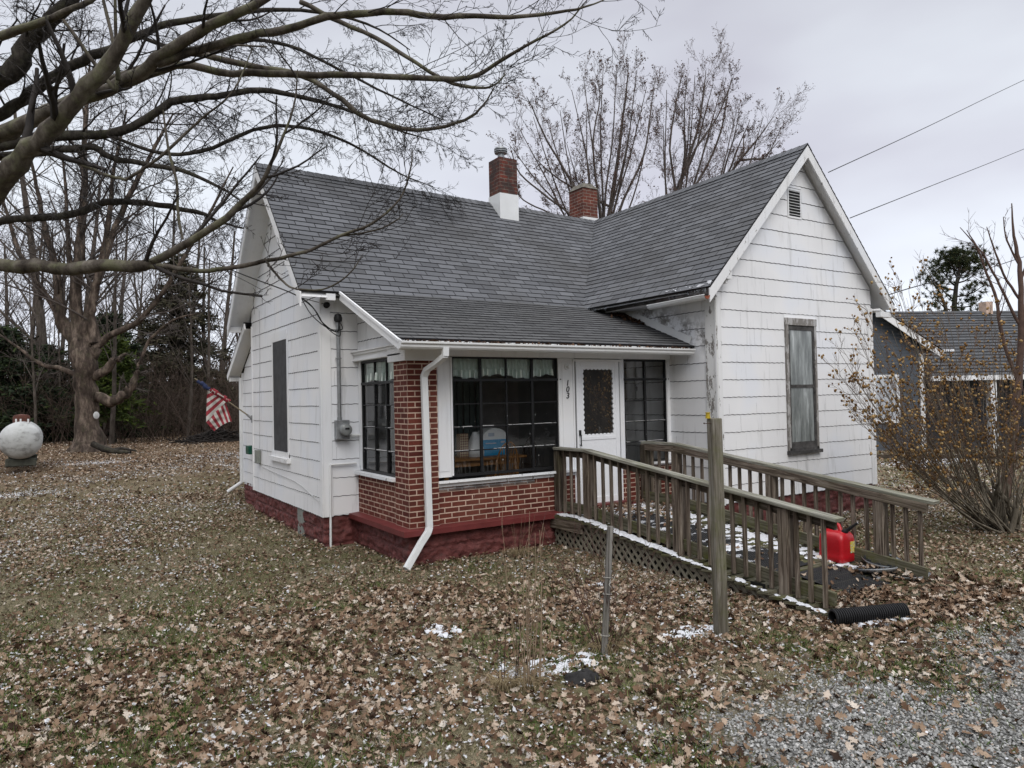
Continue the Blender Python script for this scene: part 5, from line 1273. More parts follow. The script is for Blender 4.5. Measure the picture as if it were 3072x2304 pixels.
# leaves whitened by frost and a little snow
n = 90000; x, y = wedge(n, 2.4, 26, p=1.45); g = fnoise(x, y, .7, 41)*.65+.35*vnoise(x, y, 4.0, 43); k = (R_.uniform(0,1,n) < np.clip((g-.44)*4.5, .03, .9)*(1-.85*gravelness(x,y))) & ~inhouse(x, y, .5) & ~onramp(x, y); x, y = x[k], y[k]
MAT['frost'] = m_island('frosted_leaf', [(0,(.26,.22,.18)),(.35,(.42,.39,.36)),(.7,(.52,.52,.52)),(1,(.66,.67,.70))], .8, noise_amt=.45)
tag(instance(LT, x, y, gzv(y)+.012+R_.uniform(0,.018,len(x)), R_.uniform(.014,.045,len(x))*np.where(y > 3, 1.35, 1), .35, 'frosted_leaves', [MAT['frost']]), kind='stuff')
# ---- gravel
def stone_t(n=5):
    out = []
    for s in range(n):
        r = random.Random(s+3); V = []; 
        for a in range(6): q = r.uniform(.75,1.05); V.append((math.cos(a*PI/3)*.5*q, math.sin(a*PI/3)*.5*q*.8, -.12))
        for a in range(6): q = r.uniform(.45,.8); V.append((math.cos(a*PI/3+.2)*.5*q, math.sin(a*PI/3+.2)*.5*q*.8, .18+.1*r.random()))
        V.append((0,0,.28)); F = []
        for a in range(6): b = (a+1)%6; F += [(a,b,6+b),(a,6+b,6+a),(6+a,6+b,12)]
        out.append((V, F))
    return out
MAT['stone'] = m_island('crushed_limestone', [(0,(.13,.13,.126)),(.3,(.23,.23,.222)),(.6,(.32,.32,.31)),(.9,(.44,.44,.425)),(.97,(.52,.51,.49)),(1,(.26,.12,.07))], .85, noise_amt=.3)
n = 150000; x, y = wedge(n, 2.4, 11, -8, 47, p=1.45); gg = gravelness(x, y)*np.clip(fnoise(x, y, 1.8, 6)*3-.45, .05, 1); k = (R_.uniform(0,1,n) < np.clip(gg, .0, 1)+.012*(x > 1)); x, y = x[k], y[k]
tag(instance(stone_t(), x, y, gzv(y)+.004, R_.uniform(.009,.028,len(x))*np.where(R_.uniform(0,1,len(x)) < .1, 1.5, 1), .35, 'gravel', [MAT['stone']]), kind='stuff')
# ---- snow crumbs and patches
def crumb_t(n=5):
    out = []
    for s in range(n):
        r = random.Random(s+50); m = 7; V = [(math.cos(a*2*PI/m)*.5*r.uniform(.5,1.1), math.sin(a*2*PI/m)*.5*r.uniform(.4,1), -.05) for a in range(m)]+[(0,0,.16)]; out.append((V, [(a,(a+1)%m,m) for a in range(m)]))
    return out
n = 60000; x, y = wedge(n, 2.4, 30, p=1.4); g = fnoise(x, y, .8, 21); g2 = vnoise(x, y, 5, 22)
d = np.clip((g-.50)*6, 0, 1)*np.clip(g2*2-.5, 0, 1)+.02+ .16*np.clip((x-2.5)*.3,0,1)*np.clip(g2*2-.9,0,1)
spots = [(on(60,1500,'z',-.35),1.0,.45),(on(1690,2000,'z',-.45),.35,.16),(on(1560,2030,'z',-.45),.18,.2),(on(2085,1900,'z',-.45),.30,.12),(on(1795,1757,'z',-.45),.09,.05),(on(1330,1900,'z',-.45),.13,.18),(on(2400,1560,'z',-.45),.5,.2),(on(2790,1290+100,'z',-.45),1.6,.6),(on(2650,1500,'z',-.45),.6,.4),(on(300,1420,'z',-.35),.9,.5)]
for p, a_, b_ in spots:
    d = d+.55*np.exp(-(((x-p[0])/a_)**2+((y-p[1])/b_)**2))
k = (R_.uniform(0,1,n) < d*(1-.6*gravelness(x,y))) & ~inhouse(x, y, .1) & ~onramp(x, y); x, y = x[k], y[k]
sx_, sy_ = [x], [y]; sz_ = [gzv(y)+.016+R_.uniform(0,.018,len(x))]; s4 = [R_.uniform(.006,.024,len(x))*np.where(y > 6, 1.6, 1)]
for p, a_, b_ in spots:
    m = int(600*min(1.2, a_)); x = R_.normal(p[0], a_*.45, m); y = R_.normal(p[1], b_*.45, m); k = ~inhouse(x,y,.1) & ~onramp(x,y); sx_.append(x[k]); sy_.append(y[k]); sz_.append(gzv(y[k])+.02); s4.append(R_.uniform(.008,.03,int(k.sum())))
tag(instance(crumb_t(), np.concatenate(sx_), np.concatenate(sy_), np.concatenate(sz_), np.concatenate(s4), .22, 'snow_crumbs', [MAT['snow']]), kind='stuff')
for p, a_, b_ in spots:
    if p[1] > 8: continue
    add_snow(*snow_sheet('g', lambda u, v: (u, v, gz(u, v)+.012), p[0]-a_*1.1, p[0]+a_*1.1, p[1]-b_*1.2, p[1]+b_*1.2, int(70*a_**.5)+20, int(70*b_**.5)+20, lambda u, v: -.07-.25*(((u-p[0])/a_)**2+((v-p[1])/b_)**2)-(9 if inhouse(np.array([u]), np.array([v]), .1)[0] or onramp(np.array([u]), np.array([v]))[0] else 0), p[0], 9, th=.016))
V = np.array(SV); tag(link('snow', npmesh('snow', V, SF, mats=[MAT['snow']], smooth=True)), kind='stuff')

# ================================================================== TREES
def rdir(r): 
    a = r.uniform(0, 2*PI); z = r.uniform(-1, 1); q = math.sqrt(1-z*z); return (q*math.cos(a), q*math.sin(a), z)
def grow(r, p, d, L, R0_, lvl, P, out):
    n = P['n'][lvl]; wob = P['wob'][lvl]; tr = P['trop'][lvl]; pts = [p]; seg = L/n; tipr = P.get('tip', .35)
    dirs = []
    for i in range(n):
        g = rdir(r); d = (d[0]+g[0]*wob, d[1]+g[1]*wob, d[2]+g[2]*wob+tr); q = math.sqrt(d[0]**2+d[1]**2+d[2]**2); d = (d[0]/q, d[1]/q, d[2]/q)
        p = (p[0]+d[0]*seg, p[1]+d[1]*seg, p[2]+d[2]*seg); pts.append(p); dirs.append(d)
    e = tipr if lvl < P['max'] else .3
    out.append((lvl, pts, [R0_*(1-(1-e)*i/n) for i in range(n+1)]))
    if lvl >= P['max']: return
    spawn(r, pts, dirs, L, R0_, e, lvl, P, out)
def spawn(r, pts, dirs, L, R0_, e, lvl, P, out, t0=None):
    n = len(pts)-1; k = P['kids'][lvl]; k = int(k) + (r.random() < k-int(k)); t0 = P['t0'][lvl] if t0 is None else t0
    for c in range(k):
        t = t0+(1-t0)*(c+r.random())/k; i = min(n-1, int(t*n)); f = t*n-i; a, b = pts[i], pts[i+1]
        q = (a[0]+(b[0]-a[0])*f, a[1]+(b[1]-a[1])*f, a[2]+(b[2]-a[2])*f); d = dirs[i]; g = rdir(r); dt = g[0]*d[0]+g[1]*d[1]+g[2]*d[2]
        g = (g[0]-dt*d[0], g[1]-dt*d[1], g[2]-dt*d[2]); m = math.sqrt(g[0]**2+g[1]**2+g[2]**2)+1e-6; an = rad(P['ang'][lvl])*r.uniform(.7, 1.25); ca, sa = math.cos(an), math.sin(an)
        nd = (d[0]*ca+g[0]/m*sa, d[1]*ca+g[1]/m*sa, d[2]*ca+g[2]/m*sa)
        rr_ = R0_*(1-(1-e)*t); grow(r, q, nd, L*P['lr'][lvl]*r.uniform(.6, 1.15)*(1.15-.55*t), max(P['rmin'], rr_*P['rr'][lvl]), lvl+1, P, out)
def limb(pix, D, wpx, lvl=1):
    "hand-laid limb: photo pixels with distances; returns world pts, radii, dirs"
    P_ = [at(u, v, d) for (u, v), d in zip(pix, D)]; r_ = [w/2/FPX*d for w, d in zip(wpx, D)]
    # densify with catmull-rom
    Q = [2*P_[0]-P_[1]]+P_+[2*P_[-1]-P_[-2]]; out = []; rr_ = []
    for i in range(1, len(Q)-2):
        for k in range(4):
            t = k/4; a, b, c, d = Q[i-1:i+3]; out.append(tuple(.5*((2*b)+(-a+c)*t+(2*a-5*b+4*c-d)*t*t+(-a+3*b-3*c+d)*t**3))); rr_.append(r_[i-1]+(r_[i]-r_[i-1])*t)
    out.append(tuple(P_[-1])); rr_.append(r_[-1])
    jr = random.Random(len(out)*31+int(abs(pix[0][0]))); jx = jy = jz = 0
    for i in range(1, len(out)-1):
        q = min(rr_[i]*.20, .03); jx = jx*.5+jr.gauss(0, q); jy = jy*.5+jr.gauss(0, q); jz = jz*.5+jr.gauss(0, q); out[i] = (out[i][0]+jx, out[i][1]+jy, out[i][2]+jz); rr_[i] *= jr.uniform(.94, 1.08)
    dirs = [tuple(nrm(np.array(out[i+1])-np.array(out[i]))) for i in range(len(out)-1)]
    return out, rr_, dirs
def tree_parts(root, out, bark, twigmat, split=2, sides=(9,6,4,3,3,3), dmin=0.0):
    big = {}
    for lvl, p, r_ in out: big.setdefault(lvl, []).append((p, r_))
    for grp, nm, mt in (((0,), 'trunk', bark), (tuple(range(1, split)), 'limb', bark), (tuple(range(split, 9)), 'crown', twigmat)):
        VS, FS, off = [], [], 0
        for lvl in grp:
            if lvl in big:
                V, F = tubes(big[lvl], sides[min(lvl, 5)]); VS.append(V); FS.append(F+off); off += len(V)
        if VS: link(nm, npmesh(nm, np.concatenate(VS), np.concatenate(FS), mats=[mt], smooth=True), root)
MAT['bark_l'] = m_bark('lichened_maple_bark', (.022,.018,.015), (.075,.064,.053), (.17,.152,.128), 9, .4)
MAT['bark_d'] = m_bark('dark_bark', (.012,.011,.010), (.032,.028,.024), (.075,.067,.058), 12, .12)
MAT['twig_d'] = simple('dark_twig', (.026,.022,.020), .9, .35, 6, 0)
MAT['twig_l'] = simple('grey_brown_twig', (.075,.062,.055), .85, .35, 6, 0)
MAT['bark_o'] = m_bark('old_trunk_bark', (.010,.008,.007), (.066,.050,.041), (.23,.18,.145), 4.5, .1)

# ---- near maple whose limbs hang into the picture from the upper left
A_T = at(-1500, 1150, 6.0)
treeA = thing('maple_tree', 'near bare maple whose lichened limbs reach in from the left edge and over the gable', 'tree', (A_T[0], A_T[1], -.45))
o1 = []; r = random.Random(77)
base = np.array([A_T[0], A_T[1], -.6]); o1.append((0, [tuple(base+np.array([0.03*math.sin(k),0.02*k,k*.9])) for k in range(9)], [.36,.30,.27,.25,.23,.2,.17,.13,.08]))
PA = dict(n=[6,6,6,5,4,3], wob=[.1,.10,.14,.18,.22,.25], trop=[0,.03,.06,.05,.04,.03], max=5, kids=[0,9,6,5,3,0], t0=[.3,.25,.2,.2,.2,.2], ang=[50,42,42,45,45,45], lr=[.5,.32,.45,.5,.5,.5], rr=[.5,.42,.5,.55,.6,.6], rmin=.0022, tip=.4)
LA = [
 ([(-700,1150),(-250,800),(0,545),(100,455),(200,335),(330,185),(430,0),(500,-160)], [6.0,5.4,5,4.9,4.8,4.7,4.6,4.5], [150,95,66,58,52,46,38,28], 5),
 ([(-700,760),(-200,500),(0,408),(190,315),(360,245),(470,185),(640,78),(800,-5),(950,-120)], [6,5.6,5.3,5.2,5.1,5,4.9,4.8,4.7], [90,56,44,40,38,36,30,24,16], 6),
 ([(470,190),(600,150),(720,118),(850,85),(1024,45),(1190,38),(1330,50),(1530,52),(1700,34),(1780,12),(1830,-10)], [5,5,4.95,4.9,4.8,4.75,4.7,4.65,4.6,4.6,4.6], [28,26,25,23,21,19,17,13,8,5,3], 7),
 ([(360,262),(530,200),(700,222),(900,224),(1100,228),(1340,236),(1400,234),(1464,206),(1580,138),(1695,72),(1765,-4)], [5.2,5.2,5.2,5.2,5.1,5,5,5,4.9,4.9,4.8], [22,22,21,20,18,16,14,12,9,6,3], 7),
 ([(900,5),(1024,67),(1163,134),(1330,238),(1440,264),(1490,250),(1515,222)], [5.3,5.3,5.2,5.1,5.1,5.1,5.1], [15,14,13,11,8,5,3], 4),
 ([(600,160),(760,200),(900,225),(1024,300),(1084,347),(1209,384),(1283,389),(1394,361),(1450,315),(1487,255)], [5.4,5.4,5.4,5.3,5.3,5.2,5.2,5.1,5.1,5.1], [19,18,17,16,15,13,11,9,6,3], 7),
 ([(-700,860),(-200,800),(0,798),(208,806),(393,803),(440,795),(486,770),(648,671),(740,597),(796,532),(824,463),(880,324),(893,208)], [5.6,5,4.7,4.6,4.5,4.5,4.5,4.4,4.4,4.3,4.3,4.3,4.3], [80,56,46,42,38,34,24,21,17,14,10,6,3], 6),
 ([(440,797),(486,800),(602,812),(700,803),(787,786),(861,770),(950,742),(1024,708),(1117,672),(1200,597),(1232,500),(1237,444)], [4.5,4.5,4.45,4.4,4.4,4.3,4.3,4.3,4.2,4.2,4.2,4.2], [20,17,15,14,13,11,10,9,8,6,5,3], 7),
 ([(800,786),(812,803),(849,845),(891,866),(966,869),(1027,839),(1066,800),(1085,765)], [4.35,4.35,4.3,4.3,4.3,4.3,4.3,4.3], [8,7,7,6,5,5,4,2], 1),
 ([(1024,708),(1130,690),(1190,660),(1210,640)], [4.3,4.25,4.2,4.2], [6,5,4,2], 1),
 ([(190,60),(330,250),(350,245),(345,-10)], [4.9,4.9,4.9,4.9], [10,12,12,10], 0),
 ([(0,110),(110,70),(200,35),(290,-10)], [5.2,5.1,5,5], [26,22,18,14], 4),
 ([(-300,330),(0,420),(120,340),(280,255),(520,165),(650,135),(800,140)], [6,5.8,5.8,5.7,5.7,5.6,5.6], [20,18,16,14,11,8,5], 5),
 ([(130,440),(260,500),(350,535),(400,528),(500,452),(600,360),(700,270),(760,140)], [5,5,5,5,4.9,4.9,4.8,4.8], [12,11,10,9,9,7,5,3], 3),
 ([(310,0),(345,165),(355,240)], [4.8,4.8,4.8], [9,13,15], 0),
 ([(490,330),(505,450),(528,545),(535,640),(548,718)], [4.5,4.5,4.5,4.5,4.5], [5,8,9,9,8], 0),
]
for pix, D, w, k in LA:
    p, r_, dd_ = limb(pix, D, w); o1.append((1, p, r_))
    if k:
        PP = dict(PA); PP['kids'] = [0, k*1.6, 4.5, 3.5, 2.0, 0]; L = sum(math.dist(p[i], p[i+1]) for i in range(len(p)-1))
        spawn(r, p, dd_, min(L, 2.6), max(r_[0]*.5, .012), .25, 1, PP, o1, t0=.35)
tree_parts(treeA, o1, MAT['bark_l'], MAT['twig_d'])

# ---- dark tree a little farther back, long drooping limbs with fine twigs
B_T = at(-900, 1180, 13)
treeB = thing('drooping_tree', 'dark bare tree behind the near maple, its long black limbs arching down towards the gable', 'tree', (B_T[0], B_T[1], -.45))
o2 = []; r = random.Random(5); base = np.array([B_T[0], B_T[1], -.6])
o2.append((0, [tuple(base+np.array([.05*math.sin(k*1.3),.04*k,k*1.3])) for k in range(10)], [.5,.42,.4,.38,.35,.32,.28,.22,.16,.1]))
PB = dict(n=[6,7,7,6,5,4], wob=[.1,.1,.16,.20,.24,.26], trop=[0,-.0,-.035,-.05,-.05,-.04], max=5, kids=[0,14,6,5,4,0], t0=[.3,.12,.15,.12,.1,.1], ang=[50,45,45,45,45,42], lr=[.5,.30,.5,.5,.55,.5], rr=[.5,.35,.5,.55,.6,.6], rmin=.0036, tip=.35)
LB = [
 ([(-700,560),(-200,330),(0,240),(70,170),(140,85),(200,10),(260,-100)], [12.5,12,11.5,11.5,11.3,11,11], [90,72,62,54,46,40,30], 7),
 ([(-500,520),(-150,400),(0,350),(70,296),(176,222),(278,171),(393,116),(510,70),(700,40),(900,30),(1100,70),(1230,150)], [12.5,12,12,12,12,12,12,12,12,12,12,12], [50,40,34,32,30,28,24,20,16,11,7,3], 15),
 ([(-500,520),(-150,450),(0,440),(185,407),(324,403),(417,366),(500,318),(560,300),(648,287),(787,273),(926,296),(1050,330),(1180,385),(1290,420)], [13,12.5,12,12,12,12,12,12,12,12,12,12,12,12], [46,38,30,29,27,25,24,22,20,17,13,10,6,3], 18),
 ([(-300,500),(0,470),(125,458),(210,446),(287,444),(343,472),(463,495),(555,514),(648,555),(722,602)], [13,12.5,12,12,12,12,12,12,12,12], [30,26,24,23,20,18,16,13,9,5], 10),
 ([(-400,720),(-100,690),(0,665),(110,655),(231,639),(300,612),(370,606),(509,620),(600,640),(648,662),(731,685)], [13.5,13,13,13,13,13,13,13,13,13,13], [32,28,24,23,22,22,20,17,13,9,5], 10),
 ([(330,407),(480,460),(600,455),(760,390),(900,380),(1050,430),(1200,520),(1300,560)], [12,12,12,12.2,12.3,12.4,12.4,12.5], [10,12,12,11,10,8,5,2], 12),
 ([(420,110),(600,165),(760,120),(900,150),(1060,230),(1200,300),(1330,360)], [12,12,12,12,12,12,12], [12,13,12,10,8,6,3], 12),
]
for pix, D, w, k in LB:
    p, r_, dd_ = limb(pix, D, w); o2.append((1, p, r_))
    PP = dict(PB); PP['kids'] = [0, k*1.7, 6.5, 6, 4.5, 0]
    spawn(r, p, dd_, 4.6, max(r_[0]*.45, .035), .3, 1, PP, o2, t0=.18)
tree_parts(treeB, o2, MAT['bark_d'], MAT['twig_d'], 2, (9,7,5,3,3,3))

# ---- old broken-topped tree in the yard
C0 = at(268, 1348, 26.0); C0[2] = gz(*C0[:2])
treeC = thing('old_maple', 'old thick-trunked tree right of the propane tank with many upright shoots', 'tree', tuple(C0))
o3 = []; r = random.Random(9); dC = 26
def LC(pix, w, d=dC): return limb(pix, [d+.0*i for i in range(len(pix))], w)
p, r_, dd_ = LC([(278,1365),(270,1330),(262,1260),(258,1190),(256,1120),(250,1070),(232,1020)], [110,84,68,62,62,72,58]); o3.append((0, p, r_))
# root flare
for a in range(9):
    an = 2*PI*a/9+.3; q = np.array([math.cos(an), math.sin(an), 0]); o3.append((0, [tuple(C0+q*.25+np.array([0,0,.55])), tuple(C0+q*.40+np.array([0,0,.20])), tuple(C0+q*.62+np.array([0,0,.02])), tuple(C0+q*.85+np.array([0,0,-.12]))], [.20,.16,.10,.04]))
PC = dict(n=[6,7,6,5,4,3], wob=[.1,.14,.2,.24,.26,.26], trop=[.02,.03,.03,.02,.0,.0], max=4, kids=[0,9,5,4,3,0], t0=[.3,.2,.15,.15,.1,.1], ang=[45,42,42,45,45,45], lr=[.5,.42,.5,.5,.5,.5], rr=[.5,.4,.5,.55,.6,.6], rmin=.0075, tip=.4)
for pix, w in (([(235,1040),(205,1000),(185,960),(178,880),(165,800),(140,700),(110,560),(80,420)],[56,50,40,32,26,20,14,7]),([(245,1060),(235,980),(232,860),(240,740),(248,600),(252,450),(262,300),(270,180)],[60,50,42,34,26,20,13,6]),
   ([(262,1080),(290,1040),(275,960),(290,860),(330,720),(400,560),(470,430),(520,340)],[50,46,36,30,24,19,13,6]),([(262,1040),(262,960),(300,800),(330,640),(345,500),(380,330)],[36,34,24,18,13,6]),
   ([(215,1010),(170,930),(120,860),(60,760),(20,640),(-20,500)],[30,26,22,17,12,6]),([(265,1065),(330,1010),(420,960),(500,860),(560,760),(640,620),(700,500)],[34,26,22,18,14,10,5]),
   ([(285,1190),(330,1198),(370,1180),(398,1150),(412,1112),(420,1085)],[42,42,38,30,18,8]),([(285,1130),(330,1090),(350,1075),(380,1060)],[38,30,20,8]),
   ([(235,1130),(190,1110),(120,1090),(50,1040),(-60,960)],[22,18,14,10,4]),([(420,1090),(450,1020),(520,960),(600,940)],[14,11,8,4]),([(228,1000),(230,900),(205,760),(200,600),(185,440)],[26,24,18,12,6])):
    p, r_, dd_ = LC(pix, [x*.78 for x in w]); o3.append((1, p, r_)); L = sum(math.dist(p[i], p[i+1]) for i in range(len(p)-1)); spawn(r, p, dd_, L*.8, r_[0]*.6, .3, 1, dict(PC, kids=[0, max(6, L*2.4), 6, 5, 3.5, 0]), o3, t0=.25)
tree_parts(treeC, o3, MAT['bark_o'], MAT['twig_l'], 2, (14,8,5,3,3,3))
# the round white disc nailed to it
pq = at(289, 1246, 25.6); disc = thing('white_disc', 'small white oval disc fixed to the right side of the old tree trunk', 'disc', tuple(pq))
mb = MB(); ax = nrm(nrm(CAM-pq)+RT*2.4); mb.lathe(pq, [(.0,.02),(.10,.018),(.125,.008),(.13,0),(0,-.005)], 28, ax); mb.build('plate', simple('cream_plate', (.55,.56,.55), .5), disc, smooth=True)

# ---- trees behind the house (centre)
MAT['bark_c'] = simple('brown_grey_limb', (.085,.070,.062), .9, .3, 8, .3); MAT['twig_c'] = simple('russet_twig', (.105,.078,.066), .9, .3, 6, 0)
MAT['seed'] = simple('russet_seed_cluster', (.105,.052,.038), .95, .4, 8, 0)
def seeded_tree(name, label, stems, seed, D, dens_=1.0, cat='tree', group=None, fan=()):
    o = []; r = random.Random(seed); b = at(stems[0][0][0][0], stems[0][0][0][1], D); b[2] = gz(*b[:2]); t = thing(name, label, cat, tuple(b), group)
    PD = dict(n=[6,7,6,5,4,3], wob=[.05,.07,.10,.13,.16,.2], trop=[.02,.05,.07,.08,.08,.05], max=5, kids=[0,12,6,5,2.4,0], t0=[.3,.25,.15,.12,.1,.1], ang=[30,34,34,36,38,38], lr=[.5,.36,.52,.52,.52,.5], rr=[.5,.30,.42,.5,.6,.6], rmin=.0046, tip=.35)
    main = stems[0][0]
    for (u1, v1) in fan:
        j = r.choice([1,2,2,3]); u0, v0 = main[min(j, len(main)-2)]; du = u1-u0; k = r.uniform(.25,.45)
        stems = stems+[([(u0, v0), (u0+du*k+r.uniform(-8,8), v0+(v1-v0)*.30), (u0+du*(k+.35)+r.uniform(-10,10), v0+(v1-v0)*.62), (u1, v1)], [13, 10, 7, 3])]
    for pix, w in stems:
        w = [x*.62 for x in w]; e_ = r.uniform(-2.2, 2.2)*(pix is not main); p, r_, dd_ = limb(pix, [D+e_*i/len(pix) for i in range(len(pix))], w); o.append((0 if pix is main else 1, p, r_)); L = sum(math.dist(p[i], p[i+1]) for i in range(len(p)-1))
        # only the part above the roof matters
        spawn(r, p, dd_, L*.62, r_[0]*.55, .3, 1, dict(PD, kids=[0, L*1.9*dens_, 5.5, 5, 2.6, 0]), o, t0=.22)
    tree_parts(t, o, MAT['bark_c'], MAT['twig_c'], 2, (8,7,4,3,3,3))
    tips = [q[1][-1] for q in o if q[0] >= 3]; r.shuffle(tips); tips = np.array(tips[:int(len(tips)*.16)])
    V, F = [], []
    for k, c in enumerate(tips):
        for j in range(2):
            s = .018; i = len(V); cc = c+R_.normal(0, .04, 3)
            for q in range(4): V.append(tuple(cc+R_.normal(0, s, 3)))
            F += [(i,i+1,i+2),(i,i+2,i+3),(i,i+3,i+1),(i+1,i+3,i+2)]
    sd = npmesh('seed_clusters', V, None, F, mats=[MAT['seed']]); tag(link('seed_clusters', sd, t), kind='stuff')
    return t
base_v = 1150
seeded_tree('silver_maple', 'largest bare seed-hung tree behind the house, rising between the two chimneys', [
 ([(1800,1150),(1805,900),(1810,760),(1830,620),(1860,430),(1878,280),(1885,190)],[34,30,26,22,14,8,4]),
 ([(1805,800),(1770,640),(1700,520),(1640,420),(1600,330),(1580,290)],[16,14,12,9,6,3]),
 ([(1800,860),(1740,680),(1640,590),(1560,520),(1530,440)],[14,12,10,7,3]),
 ([(1815,760),(1870,600),(1930,470),(1950,350),(1965,240)],[14,13,10,7,3]),
 ([(1820,740),(1790,560),(1780,420),(1800,300),(1790,230)],[13,11,9,6,3]),
 ([(1740,690),(1650,640),(1570,600),(1545,560)],[9,8,6,3])], 4, 24, .8, fan=[(1525,430),(1550,370),(1600,350),(1640,360),(1680,330),(1715,270),(1750,230),(1810,190),(1850,200),(1910,210),(1940,260),(1700,430),(1600,470),(1960,330),(1900,330),(1760,340)])
seeded_tree('silver_maple', 'bare tree behind the white gable roof, its tall crown right of the second chimney', [
 ([(2010,1150),(2015,900),(2020,700),(2045,540),(2090,400),(2110,290),(2118,215)],[30,26,22,17,11,7,3]),
 ([(2020,720),(2030,600),(2010,450),(2025,330),(2045,230)],[14,13,10,7,3]),
 ([(2030,650),(2110,520),(2160,400),(2180,300),(2195,235)],[13,12,9,6,3])], 6, 25, .8, fan=[(2000,270),(2060,240),(2085,225),(2140,250),(2170,240),(2200,230),(1990,380),(2070,330),(2150,340),(2210,330),(2240,420)])
seeded_tree('silver_maple', 'lowest and palest of the bare trees behind the house, against the right roof slope', [
 ([(2110,1150),(2130,800),(2160,580),(2220,480),(2270,420),(2320,350)],[20,18,14,11,7,3]),
 ([(2160,600),(2240,540),(2300,470),(2345,380)],[11,9,6,3]),
 ([(2130,700),(2170,520),(2200,420),(2215,350)],[10,9,6,3])], 8, 27, .8, fan=[(2250,360),(2290,350),(2340,420),(2350,470),(2310,520),(2230,400)])

# ---- generic bare woodland trees: a few built, then copied
def wood_tree(name, seed, H, r0, spread=34, kids=(9,5,4,3)):
    o = []; r = random.Random(seed); t = thing(name, 'x', 'tree')
    P_ = dict(n=[8,6,5,4,3,3], wob=[.05,.12,.17,.2,.22,.2], trop=[.03,.05,.03,.02,0,0], max=4, kids=[kids[0],kids[1],kids[2],kids[3],0,0], t0=[.28,.2,.15,.1,.1,.1], ang=[spread+8,spread+6,42,45,45,45], lr=[.42,.48,.5,.5,.5,.5], rr=[.40,.5,.55,.6,.6,.6], rmin=.009, tip=.25)
    grow(r, (0,0,-.2), (r.uniform(-.06,.06), r.uniform(-.06,.06), 1), H, r0, 0, P_, o); tree_parts(t, o, MAT['bark_w'], MAT['twig_w'], 2, (8,5,3,3,3,3)); return t
MAT['bark_w'] = m_bark('woodland_bark', (.03,.024,.020), (.07,.058,.050), (.13,.11,.095), 6, .1); MAT['twig_w'] = simple('woodland_twig', (.075,.062,.055), .9, .4, 3, 0)
def copy_thing(src, loc, rz, s, label=None, group=None):
    c = src.copy(); COL.objects.link(c); c.location = loc; c.rotation_euler = (0,0,rz); c.scale = (s,s,s)
    for ch in list(src.children):
        k = ch.copy(); COL.objects.link(k); k.parent = c
    if label: c['label'] = label
    if group: c['group'] = group
    return c
protos = [wood_tree('bare_tree', 31, 13, .20), wood_tree('bare_tree', 32, 11, .13, 28), wood_tree('bare_tree', 33, 15, .26, 40, (11,6,4,3)), wood_tree('bare_tree', 34, 9, .08, 26, (8,4,4,2))]
rr = random.Random(12); spots_w = []
for k in range(46):
    u = -350+k*27+rr.uniform(-14, 14); D = rr.uniform(35, 62); spots_w.append((u, D))
for k in range(10): spots_w.append((rr.uniform(-100, 760), rr.uniform(30, 35)))
used = set(); GL = 'bare tree among the woods beyond the yard, left of the house'
for i, (u, D) in enumerate(spots_w):
    q = at(u, 1240, D); z = gz(q[0], q[1]); pr = i % 4 if D > 35 else 3+0*(i % 2); s = rr.uniform(.75, 1.15)
    if D < 35: pr = (1, 3)[i % 2]; s *= .8
    if pr not in used: used.add(pr); o = protos[pr]; o.location = (q[0], q[1], z-.1); o.rotation_euler = (0,0,rr.uniform(0,6)); o['label'] = GL; o['group'] = 'bare trees of the woods'
    else: copy_thing(protos[pr], (q[0], q[1], z-.1), rr.uniform(0, 6.28), s, GL, 'bare trees of the woods')
for i, (u, D, s) in enumerate(((2560,60,.55),(2660,75,.6),(2330,70,.5),(1380,60,.55),(1230,55,.42),(1480,52,.45),(1060,58,.42),(2750,80,.6),(3050,70,.7),(3150,60,.7))):
    q = at(u, 1200, D); copy_thing(protos[i % 4], (q[0], q[1], -.1), i*1.3, s*1.0, 'small bare treetop far off, just showing above the roofs', 'far treetops over the roofs')
# ---- understorey brush (uncountable)
def stems(n, fn, hmin, hmax, r_, seed, lean=.25, kinks=4, twig=2):
    r = random.Random(seed); out = []
    for _ in range(n):
        x, y, z = fn(r); h = r.uniform(hmin, hmax); d = (r.gauss(0, lean), r.gauss(0, lean), 1); P_ = dict(n=[kinks,3,2], wob=[.16,.25,.3], trop=[-.02,.0,0], max=twig, kids=[3.2,2.4,0], t0=[.2,.15,.1], ang=[35,40,40], lr=[.5,.5,.5], rr=[.6,.7,.7], rmin=r_*.45, tip=.4)
        grow(r, (x, y, z-.05), d, h, r_*r.uniform(.7, 1.5), 0, P_, out)
    return [(p, q) for _, p, q in out]
def brush_at(u0, u1, D0, D1):
    def f(r): q = at(r.uniform(u0, u1), 1240, r.uniform(D0, D1)); return q[0], q[1], gz(q[0], q[1])
    return f
pl = stems(1500, brush_at(-300, 860, 31, 46), 1.6, 4.6, .014, 3, .45)
tag(tube_obj('brush', pl, simple('brown_brush', (.062,.044,.034), .95, .35, 2, 0), None, 3), kind='stuff')
